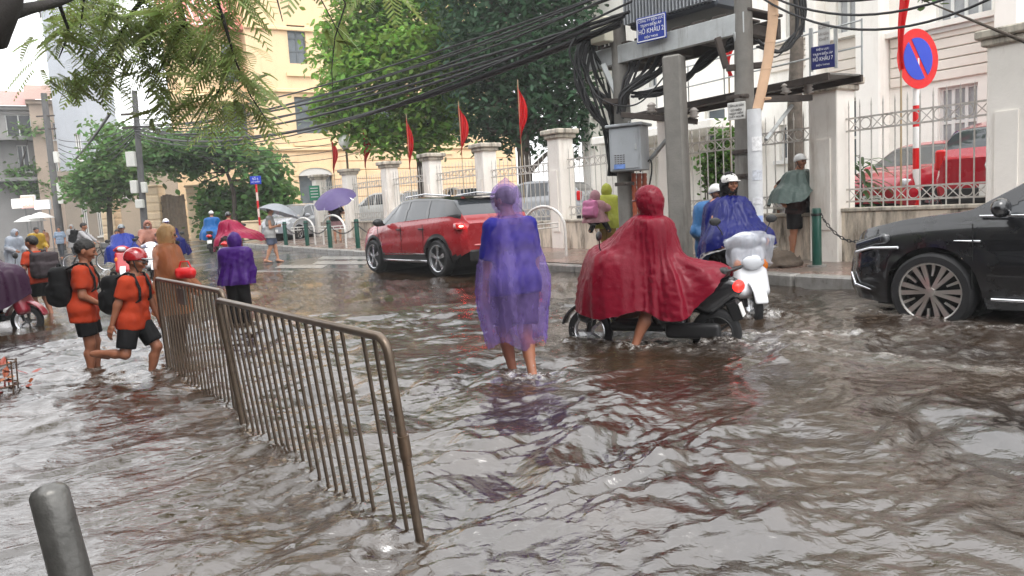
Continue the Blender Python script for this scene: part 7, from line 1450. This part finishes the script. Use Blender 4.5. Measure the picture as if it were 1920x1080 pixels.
BP = {0: [(.17, 1.40), (.36, 1.20), (.50, 1.08), (.58, .96)], 38: [(.18, 1.40), (.38, 1.19), (.54, 1.03), (.58, .88)], 90: [(.23, 1.34), (.32, 1.10), (.36, .94), (.38, .80)], 180: [(.16, 1.32), (.2, 1.14), (.22, 1.0), (.24, .9)], 270: [(.23, 1.34), (.32, 1.10), (.36, .92), (.38, .74)], 322: [(.18, 1.40), (.38, 1.19), (.54, 1.03), (.58, .86)]}
person('driver in a dark blue poncho and pale cap helmet on the white scooter', SC, rz, dict(h=1.80, pelvis=(-.10, 0, .92), lean=2, el=(-.25, .12, -1), er=(-.25, -.12, -1), hl=(.33, .28, .98), hr=(.33, -.28, .98), fl=(.14, .16, .38), fr=(.14, -.16, .38), yaw=14), SKIN, (('trousers', C['dark_cloth']), ('helmet', H_GREY, True, False, H_GREY), ('hood', C['dark_cloth'], -.1, .92, .34), ('poncho', C['blue_poncho'], BP, None, 10, .03, 4), ('poncho', C['white_coat'], {k: [(v[-1][0] - .002, v[-1][1] + .012), (v[-1][0] + .012, v[-1][1] - .035)] for k, v in BP.items()}, None, 10, .03, 4, 'hem_stripe', 6, 120, 0)), res=.015, curl=(1.3, 1.3))
CV = np.array([[[.54 + .15 * math.cos(a) * (1 - .25 * t) + .05 * t, .29 * math.sin(a) * (1 - .22 * t), 1.02 - .30 * t + .04 * math.cos(2 * a)] for a in np.linspace(-1.9, 1.9, 30)] for t in np.linspace(-.12, 1, 22)]); CV[0] = CV[0] * .45 + np.array([.46, 0, 1.06]) * .55; CV[1] = CV[1] * .8 + np.array([.46, 0, 1.06]) * .2
CV += (.028 * vnoise(CV.reshape(-1, 3) * 11, 4)).reshape(22, 30)[..., None]
o = thing('rain_cover', 'crumpled clear grey plastic sheet draped over the front of the white scooter', 'plastic sheet', tuple(SC), rz); MB().grid(CV).obj('sheet', CLEAR, o, True)
person('passenger in a light blue raincoat and pale cap helmet behind the scooter driver', SC, rz, dict(h=1.6, pelvis=(-.50, -.04, .90), lean=4, hl=(-.2, .16, 1.0), hr=(-.2, -.22, 1.0), fl=(-.3, .2, .36), fr=(-.3, -.22, .36), yaw=22), SKIN, (('trousers', C['dark_cloth']), ('helmet', H_GREY, True, True, H_DGREY), ('raincoat', C['sky_poncho'], .62, .24, .05, 8, .03, True, .018, .85, 7)), res=.016)
# grey-green poncho and the child beneath it
L6 = pave_at(1497, 486)
person('adult in a grey green rain cape and white helmet sheltering a child by the pillar', L6, R_(-62), dict(h=1.80, lean=4, hl=(.15, .42, 1.12), hr=(.05, -.46, 1.08), fl=(.08, .12, .07), fr=(-.05, -.1, .07), yaw=-6), SKIN, (('shirt', C['dark_brown_cloth'], -.1, .9), ('shorts', C['dark_cloth'], .95, .03), ('helmet', H_WHITE, True, True, H_GREY), ('poncho', C['grey_green_poncho'], {0: [(.17, 1.46), (.24, 1.34), (.28, 1.24), (.32, 1.18)], 50: [(.22, 1.46), (.34, 1.30), (.42, 1.18), (.47, 1.10)], 85: [(.24, 1.46), (.42, 1.30), (.54, 1.16), (.56, .86)], 135: [(.22, 1.46), (.30, 1.28), (.34, 1.1), (.36, .9)], 180: [(.15, 1.45), (.24, 1.28), (.28, 1.1), (.3, .95)], 225: [(.2, 1.46), (.36, 1.32), (.45, 1.14), (.5, .98)], 275: [(.24, 1.46), (.42, 1.32), (.58, 1.2), (.68, .98)], 310: [(.22, 1.46), (.34, 1.3), (.46, 1.16), (.52, 1.04)]}, None, 9, .03, 3)), res=.016)
L7 = pave_at(1460, 478)
person('child in white shirt and black shorts half hidden under the grey green cape', L7, R_(-30), dict(h=1.22, kid=True, lean=6, hl=(.2, .1, .75), fl=(.08, .06, .05), fr=(-.06, -.06, .05)), SKIN2, (('shirt', C['white_shirt'], -.06, .8, .025), ('shorts', C['black_shorts'], .85, .03), ('hair', M_HAIR)), res=.016)
# yellow-green and pink pair on the far kerb
L8 = pave_at(1142, 490); 
person('figure in a lime yellow raincoat carrying a child along the kerb', L8, R_(78), dict(h=1.52, lean=12, hl=(-.08, .26, .62), hr=(-.08, -.26, .62), fl=(.12, .07, .06), fr=(-.1, -.07, .06)), SKIN, (('trousers', C['mustard_trousers']), ('raincoat', C['lime_coat'], .66, .2, .04, 7, .03, True, .02, .85, 1), ('hood', C['lime_coat'], .06, 1.15, .28)), res=.017, face=False)
person('child in a pink raincoat carried piggyback by the lime raincoat figure', L8 + np.array([-.28, -.28, .30]), R_(60), dict(h=1.12, kid=True, pelvis=(-.05, 0, .56), lean=14, hl=(.3, .12, .84), hr=(.3, -.12, .84), fl=(.22, .2, .34), fr=(.22, -.2, .34)), SKIN, (('trousers', C['dark_cloth']), ('raincoat', C['pink_coat'], .50, .22, .05, 7, .03, True, .02, .9, 2), ('hood', C['pink_coat'], .04, 1.15, .25), ('backpack', mat('purple_schoolbag', srgb(190, 110, 150), .6, var=.3), .3, .34, .16, .04)), res=.017, face=False)
# man in a tank top with umbrella
L9 = on_road(512, 493)
_, J = person('man in a white tank top and denim shorts walking under a grey umbrella', L9, R_(14), dict(h=1.66, lean=2, hr=(.24, -.10, 1.12), hl=(.22, .12, 1.10), fl=(.16, .05, .08), fr=(-.18, -.05, .10), yaw=0), SKIN3, (('shirt', C['tank_white'], -.09, .12, .03), ('shorts', C['denim_shorts'], .8, .03), ('hair', mat('cropped_grey_hair', (.16, .14, .13), .7), 0., .04), ('sandals', C['dark_cloth'])), res=.017, curl=(1.2, 1.2))
def umbrella(label, hand, tip, rad, m, rz=0., tilt=(0., 0.)):
    o = thing('umbrella', label, 'umbrella', tuple(hand)); v = np.asarray(tip, float) - np.asarray(hand, float); F_ = frame(v); Ln = np.linalg.norm(v)
    MB().tube([F_ @ np.array([0, 0, -.08]), v], .008, 6).obj('shaft', M_CHROME, o, True); MB().tube([F_ @ np.array([0, 0, -.14]), F_ @ np.array([0, 0, -.02])], .016, 8).obj('handle', M_BLACKP, o, True)
    n = 8; V = []
    for r in np.linspace(0, 1, 9):
        row = []
        for a in np.linspace(0, 2 * np.pi, n * 6, endpoint=False):
            k = abs(((a / (2 * np.pi) * n) % 1) - .5) * 2; rr = rad * r * (1 - .06 * (1 - k) * r); z = Ln - rad * .46 * r ** 2 + .03 * rad * (1 - k) * r; row.append(F_ @ np.array([rr * math.cos(a), rr * math.sin(a), z]))
        V.append(row)
    MB().grid(np.array(V), cv=True).obj('canopy', m, o, True)
    for i in range(n):
        a = 2 * np.pi * (i + .5) / n
        MB().tube([F_ @ np.array([rad * r * math.cos(a), rad * r * math.sin(a), Ln - rad * .46 * r * r - .012]) for r in np.linspace(0, 1.0, 6)], .004, 4).obj('rib', M_CHROME, o)
    return o
ha = L9 + np.array([.22, 0, 1.2]); umbrella('grey umbrella held by the man in the tank top', ha, ha + np.array([.16, .1, .55]), .62, cloth('grey_umbrella', srgb(150, 154, 160), .5, sub=.2))
L10 = at_y(634, 452, 27.5); L10[2] = float(pave_z(L10[0], L10[1]))
person('person in a pale pink skirt standing under the purple umbrella', L10, R_(95), dict(h=1.58, hr=(.15, -.2, 1.05)), SKIN3, (('shirt', C['grey_bag'], -.06, .8), ('shorts', C['skirt_pink'], .85, .05), ('hair', M_HAIR, .5)), res=.018, face=False)
ha = L10 + np.array([.1, .1, 1.2]); umbrella('purple umbrella with eight panels above the hoops', ha, ha + np.array([-.12, -.35, .66]), .80, cloth('purple_umbrella', srgb(104, 92, 138), .45, sub=.25))
# far and middle-distance riders
def rider(label, slabel, loc, rz, sp, wear, h=1.66, skin=SKIN, lit=False, yaw=0., m2=None, pil=None, **kw):
    scooter(slabel, loc, rz, sp, m2, lit=lit, res=.026); person(label, loc, rz, dict(h=h, pelvis=(-.12, 0, .87), lean=5, el=(-.25, .12, -1), er=(-.25, -.12, -1), hl=(.33, .28, .98), hr=(.33, -.28, .98), fl=(.15, .15, .38), fr=(.15, -.15, .38), yaw=yaw), skin, wear, res=.02, face=kw.get('face', True), curl=(1.3, 1.3))
PON = lambda fw=.72, sd=.36, bk=.5, z0=.6: {0: [(.17, 1.31), (.42, 1.13), (fw, 1.02), (fw + .06, z0)], 38: [(.2, 1.31), (.42, 1.13), (.58, 1.0), (.6, z0)], 90: [(.23, 1.28), (.32, 1.04), (sd + .02, .8), (sd + .06, z0)], 180: [(.16, 1.26), (.28, 1.0), (bk, .86), (bk + .08, z0)], 270: [(.23, 1.28), (.32, 1.04), (sd + .02, .8), (sd + .06, z0)], 322: [(.2, 1.31), (.42, 1.13), (.58, 1.0), (.6, z0)]}
RSC = mat('red_scooter_paint', srgb(176, 28, 34), .25, coat=.8); WSC = mat('white_scooter_paint'); DSC = mat('black_scooter_paint')
q = on_road(438, 496); rider('rider in a magenta poncho riding away on a red scooter', 'red scooter with pale number plate under the magenta poncho', q, R_(96), RSC, (('helmet', H_BLACK, True, False, H_BLACK), ('poncho', C['magenta_poncho'], {0: [(.17, 1.31), (.42, 1.12), (.6, 1.02), (.7, .8)], 40: [(.2, 1.31), (.42, 1.13), (.58, 1.0), (.64, .7)], 90: [(.23, 1.28), (.36, 1.02), (.46, .7), (.5, .45)], 150: [(.19, 1.26), (.3, 1.0), (.5, .8), (.56, .6)], 180: [(.16, 1.26), (.28, 1.05), (.5, .98), (.6, .95)], 210: [(.2, 1.26), (.45, 1.1), (.75, .98), (.95, .8)], 270: [(.22, 1.26), (.5, 1.1), (.85, .95), (1.15, .72)], 310: [(.2, 1.31), (.44, 1.14), (.64, 1.0), (.84, .76)]}, None, 8, .04, 2), ('trousers', C['dark_cloth'])), face=False)
q = on_road(404, 474); rider('rider in a bright blue poncho and pale helmet riding away by the gatepost', 'dark scooter under the bright blue poncho', q, R_(100), DSC, (('helmet', H_GREY, True, False), ('poncho', C['bright_blue_poncho'], PON(.6, .42, .55, .55), None, 9, .04, 3), ('trousers', C['dark_cloth'])), face=False)
q = gz(at_z(238, 522, 0)); rider('rider in a blue poncho and grey helmet coming head on', 'red and white scooter of the rider in the blue poncho', q, R_(-68), RSC, (('helmet', H_DGREY, True, False), ('poncho', C['mid_blue_poncho'], PON(.5, .44, .4, .62), None, 9, .04, 5), ('trousers', C['dark_cloth'])), m2=WSC)
person('child passenger in blue behind the rider in the blue poncho', q, R_(-68), dict(h=1.25, kid=True, pelvis=(-.55, -.08, .90), lean=2, side=-10, hl=(-.3, .1, 1.05), hr=(-.3, -.2, 1.05), fl=(-.3, .2, .5), fr=(-.3, -.2, .5), yaw=-10), SKIN, (('shirt', C['mid_blue_poncho'], -.08, .9, .03, True), ('trousers', C['mid_blue_poncho']), ('hair', M_HAIR)), res=.02)
q = gz(at_z(287, 516, 0)); rider('rider in a salmon raincoat and face mask coming head on with headlamp lit', 'pale scooter with its headlamp glowing', q, R_(-62), WSC, (('raincoat', C['salmon_coat'], .55, .3, .05, 8, .03, True, .024, .9, 3), ('hood', C['salmon_coat'], .0, 1.1, .3), ('mask', C['white_shirt'])), lit=True)
q = gz(at_z(322, 512, 0)); rider('rider with a white helmet, blue strap and white mask in a navy poncho', 'dark scooter of the rider with the white helmet', q, R_(-58), DSC, (('helmet', H_WHITE, True, False, C['mid_blue_poncho']), ('mask', C['white_shirt']), ('poncho', C['blue_poncho'], PON(.5, .5, .5, .6), None, 8, .05, 6)))
q = gz(at_z(170, 508, 0)); rzc = R_(14); bicycle('black bicycle ridden through the water by a schoolboy', q, rzc, M_BLACKP)
person('schoolboy in a white shirt with a black backpack riding the bicycle', q, rzc, dict(h=1.5, kid=True, pelvis=(-.22, 0, .95), lean=16, hl=(.24, .26, 1.0), hr=(.24, -.26, 1.0), fl=(.02, .11, .22), fr=(-.16, -.11, .48), yaw=4), SKIN, (('shirt', C['white_shirt'], -.08, .9, .025, True), ('trousers', C['black_shorts']), ('hair', M_HAIR), ('backpack', C['black_bag'], .3, .44, .22)), res=.018, curl=(1.3, 1.3))
# walkers far down the street
for (px, py, h, wear, lab, rzp) in ((117, 483, 1.64, (('shirt', C['blue_shirt'], -.08, .9, .03), ('trousers', C['grey_trousers']), ('hair', M_HAIR)), 'walker in a pale blue shirt and grey trousers far down the street', -75), (141, 482, 1.66, (('raincoat', C['white_coat'], .5, .26, .05, 8, .03, True, .024, .85, 4), ('hood', C['white_coat'], .04, 1.1, .3), ('trousers', C['grey_trousers'])), 'walker in a white hooded raincoat beside the cyclist', -80), (88, 472, 1.6, (('raincoat', C['orange_coat'], .35, .26, .04, 8, .03, True, .026, .85, 6), ('hair', M_HAIR)), 'walker in a dull orange raincoat farthest down the street', -85)):
    q = gz(at_z(px, py, 0)); q[2] = min(q[2], .05); person(lab, q, R_(rzp), dict(h=h, fl=(.1, .06, .07), fr=(-.1, -.06, .07)), SKIN, wear, res=.024, face=False)
q = at_z(72, 512, 0); q[2] = -.06; person('figure in a yellow raincoat leaning into the rain', q, R_(-30), dict(h=1.66, lean=18, hl=(.35, .2, .95), hr=(.35, -.2, .95), fl=(.12, .07, .07), fr=(-.12, -.07, .07)), SKIN, (('raincoat', C['yellow_coat'], .35, .26, .05, 8, .035, True, .022, .9, 8), ('hair', M_HAIR), ('trousers', C['dark_cloth'])), res=.02)
q = at_z(30, 520, 0); q[2] = -.08; person('figure in a pale grey translucent raincoat beside the yellow raincoat', q, R_(-20), dict(h=1.62, lean=20, hl=(.35, .2, .95), hr=(.35, -.2, .95), fl=(.12, .07, .07), fr=(-.12, -.07, .07)), SKIN, (('raincoat', film('grey_film', srgb(196, 202, 212), .7), .30, .30, .06, 8, .035, True, .022, .9, 9), ('hood', film('grey_film2', srgb(196, 202, 212), .7), 0., 1.1, .3), ('shirt', C['blue_shirt'], -.08, .9, .03), ('trousers', C['grey_trousers'])), res=.02)
# plum poncho rider at the left edge
q = at_z(-30, 618, 0); q[2] = -.14; scooter('maroon scooter with grey front guard at the left edge of the street', q, R_(4), mat('maroon_scooter_paint', srgb(120, 24, 40), .3, coat=.6), res=.02)
person('rider in a dark plum poncho on the maroon scooter', q, R_(4), dict(h=1.66, pelvis=(-.14, 0, .87), lean=5, el=(-.25, .12, -1), er=(-.25, -.12, -1), hl=(.33, .28, .98), hr=(.33, -.28, .98), fl=(.15, .15, .38), fr=(.2, -.24, .36)), SKIN2, (('trousers', C['plum_poncho']), ('helmet', H_BLACK, True, False), ('poncho', C['plum_poncho'], {0: [(.17, 1.31), (.42, 1.14), (.76, 1.0), (.84, .62)], 40: [(.2, 1.31), (.42, 1.13), (.58, 1.0), (.62, .5)], 90: [(.2, 1.26), (.28, 1.0), (.36, .8), (.4, .5)], 180: [(.16, 1.26), (.28, 1.0), (.5, .86), (.58, .6)], 270: [(.2, 1.26), (.3, 1.0), (.4, .75), (.46, .42)], 320: [(.2, 1.31), (.42, 1.13), (.6, 1.0), (.66, .46)]}, None, 9, .04, 7)), res=.017)
# parked motorbike by the hoops
q = pave_at(562, 450); scooter('red and black scooter parked beside the white hoops', q, R_(205), RSC, res=.026)
# ------------------------------------------------------------------ steel barriers in the foreground
M_BAR = mat('wet_brown_steel', (.13, .098, .072), .32, .55, var=.3, vscale=14, stain=((.16, .085, .045), .5, 9))
def barrier(label, A, B, tpx, n, skip=()):
    A, B = np.asarray(A, float), np.asarray(B, float); A[2] = B[2] = 0; d = B - A; Ln = np.linalg.norm(d); d = d / Ln; nrm = np.cross([0, 0, 1], d); lean = tpx; h = .885; z0 = -.15
    o = thing('barrier', label, 'barrier', (A[0], A[1], z0), group='steel crowd barriers'); up = np.array([0, 0, 1.]) + nrm * lean; g = lambda t, z: d * t + up * (z - z0) + nrm * lean * z0
    r = .02; rc = .07; P = [g(0, z0), g(0, h - rc)] + [g(rc - rc * math.cos(a), h - rc + rc * math.sin(a)) for a in np.linspace(.3, 1.57, 5)] + [g(Ln - rc + rc * math.sin(a), h - rc + rc * math.cos(a)) for a in np.linspace(0, 1.27, 5)] + [g(Ln, h - rc), g(Ln, z0)]
    MB().tube(P, r, 10).obj('frame_tube', M_BAR, o, True); MB().tube([g(0, z0 + .1), g(Ln, z0 + .1)], .016, 8).obj('bottom_rail', M_BAR, o, True)
    bm = MB().tube([np.zeros(3), up * (h - z0 - .1)], .0095, 7).build_mesh('bar', M_BAR, True)
    for i in range(1, n):
        if i in skip: continue
        b = link('bar', bm, o); b.location = g(Ln * i / n, z0 + .1)
    for t in (.02, Ln - .02): MB().box(g(t, z0 + .012), (.06, .5, .02), rz=math.atan2(d[1], d[0])).obj('foot', M_BAR, o)
    MB().tube([g(Ln + .005, .36), g(Ln + .005, .46)], .026, 8).obj('hinge_sleeve', M_BAR, o, True)
    MB().box(g(Ln * .42, h - .12), (.24, .012, .14), rz=math.atan2(d[1], d[0])).obj('plate', mat('dull_plate', (.10, .09, .08), .5, .3, var=.2), o) if skip == (99,) else None
    return o
barrier('rusty brown steel crowd barrier standing in the water, its near end by the open street', at_z(456, 797, 0), at_z(786, 1004, 0), -.10, 22, (19,))
barrier('brown steel crowd barrier behind the first with a small plate between its bars', at_z(316, 686, 0), at_z(446, 762, 0), -.03, 20, (99,))
# steel post bottom left
p = at_z(250, 1300, -.15); tpp = at_y(92, 925, 1.62)
o = thing('steel_post', 'thick scuffed grey steel post leaning in the near corner', 'post', tuple(at_z(250, 1330, -.15) if False else np.array([tpp[0] + .16, tpp[1] - .05, -.15])))
v = tpp - np.array(o.location); k = np.linspace(0, 1, 12)[:, None] * v; rr = np.linspace(.048, .040, 12); k = np.concatenate([k, [v * 1.012, v * 1.022]]); rr = np.concatenate([rr, [.033, .012]])
MB().tube(k, rr, 22).obj('post_tube', mat('scuffed_steel', (.11, .107, .10), .35, .5, var=.4, vscale=12, bump=.15, bscale=50, stain=((.24, .24, .23), .8, 10)), o, True); MB().lathe([(.12, 0), (.12, .015), (.05, .02)], 18).obj('base_flange', mat('scuffed_steel'), o)
# rusty tree guard with orange leaves at the left edge
g0 = at_z(-22, 735, 0); g0[2] = -.15; o = thing('tree_guard', 'rusty wire basket guard full of orange leaves at the left edge', 'guard', tuple(g0))
rg = np.random.default_rng(5)
for k in range(9): a = k * 2 * math.pi / 9; MB().tube([(.22 * math.cos(a), .22 * math.sin(a), 0), (.24 * math.cos(a), .24 * math.sin(a), .42)], .007, 5).obj('wire', mat('rusty_wire', (.09, .055, .035), .7), o)
for z in (.2, .4): th = np.linspace(0, 2 * np.pi, 25); MB().tube(np.c_[.235 * np.cos(th), .235 * np.sin(th), np.full(25, z)], .007, 5, caps=False).obj('hoop', mat('rusty_wire'), o)
mb = MB(); cc_ = np.c_[rg.normal(0, .14, (160, 2)), rg.uniform(.12, .36, 160)]; leaves(mb, cc_, np.full(160, .09), rg, .5, .5, .1); tag(mb.obj('leaf_litter', mat('orange_leaf', srgb(150, 80, 50), .4, island=.4), o), kind='stuff')
# ------------------------------------------------------------------ water surface with wakes
WAKES += [(*np.array([.72, 7.58]), unit([-.91, .42]), 1.3, .045), (1.95, 7.02, unit([-.91, .42]), 2.3, .06), (2.76, 8.38, unit([.05, -1]), .35, .05), (4.0, 8.4, unit([-.62, .78]), 1.2, .022), (L2[0], L2[1], unit([1, -.2]), .25, .012)]
RINGS += [(.10, 6.10, .035, .13), (.22, 6.02, .02, .22), (L1[0], L1[1], .02, .16), (L2[0], L2[1], .024, .2), (2.76, 8.40, .05, .16), (1.18, 7.0, .03, .14), (-.47, 3.1, .010, .10), (-1.92, 5.06, .010, .12), (-1.2, 4.1, .006, .1), (-.85, 3.6, .006, .1), (L4[0], L4[1], .01, .2), (L5[0], L5[1], .01, .2)]
build_water()
# spray thrown up at wheels and feet
M_SPRAY = film('spray_foam', (.80, .79, .77), .62)
def splash(c, r, hgt, n, lab, seed):
    rg = np.random.default_rng(seed); o = thing('splash', lab, 'splash', (c[0], c[1], -.03)); mb = MB(); V = []
    fn = lambda p: rcone(p, (-r * .8, 0, 0), (r * .8, 0, 0), hgt * .55, hgt * .35) + hgt * .45 * vnoise(p * 26, seed) + hgt * .2 * vnoise(p * 60, seed + 1)
    mb.sdf(fn, (-r * 1.6, -r, -.02), (r * 1.6, r, hgt * 1.6), .013)
    mb.obj('foam_ridge', M_SPRAY, o, True); dm = MB().sdf(lambda p: ell(p, (0, 0, 0), (.007, .006, .009)), (-.012,) * 3, (.012,) * 3, .006).build_mesh('droplet', M_SPRAY, True)
    for _ in range(n): q = link('droplet', dm, o); q.location = (rg.normal(0, r * .7), rg.normal(0, r * .5), abs(rg.normal(0, hgt)) + .04); q.scale = (rg.uniform(.4, 1.1),) * 3
    return o
splash((.14, 6.05), .12, .055, 10, 'foamy splash around the foot of the man in the violet raincoat', 1); splash((2.84, 8.32), .2, .12, 16, 'white splash at the front wheel of the white scooter', 2); splash((.62, 7.50), .16, .06, 12, 'churned foam before the front wheel of the dark scooter', 3); splash((1.13, 6.98), .1, .045, 8, 'small splash round the dangling foot of the maroon rider', 4)
# ------------------------------------------------------------------ rain haze
hz = bpy.data.materials.new('rain_haze'); hz.use_nodes = True; N, L = hz.node_tree.nodes, hz.node_tree.links; N.clear(); ou = N.new('ShaderNodeOutputMaterial'); pvv = N.new('ShaderNodeVolumePrincipled')
pvv.inputs['Color'].default_value = (.93, .94, .95, 1); pvv.inputs['Density'].default_value = .0013; pvv.inputs['Anisotropy'].default_value = .1; L.new(pvv.outputs[0], ou.inputs['Volume'])
tag(MB().box((0, 40, 9.8), (170, 150, 24)).obj('haze', hz), kind='stuff')
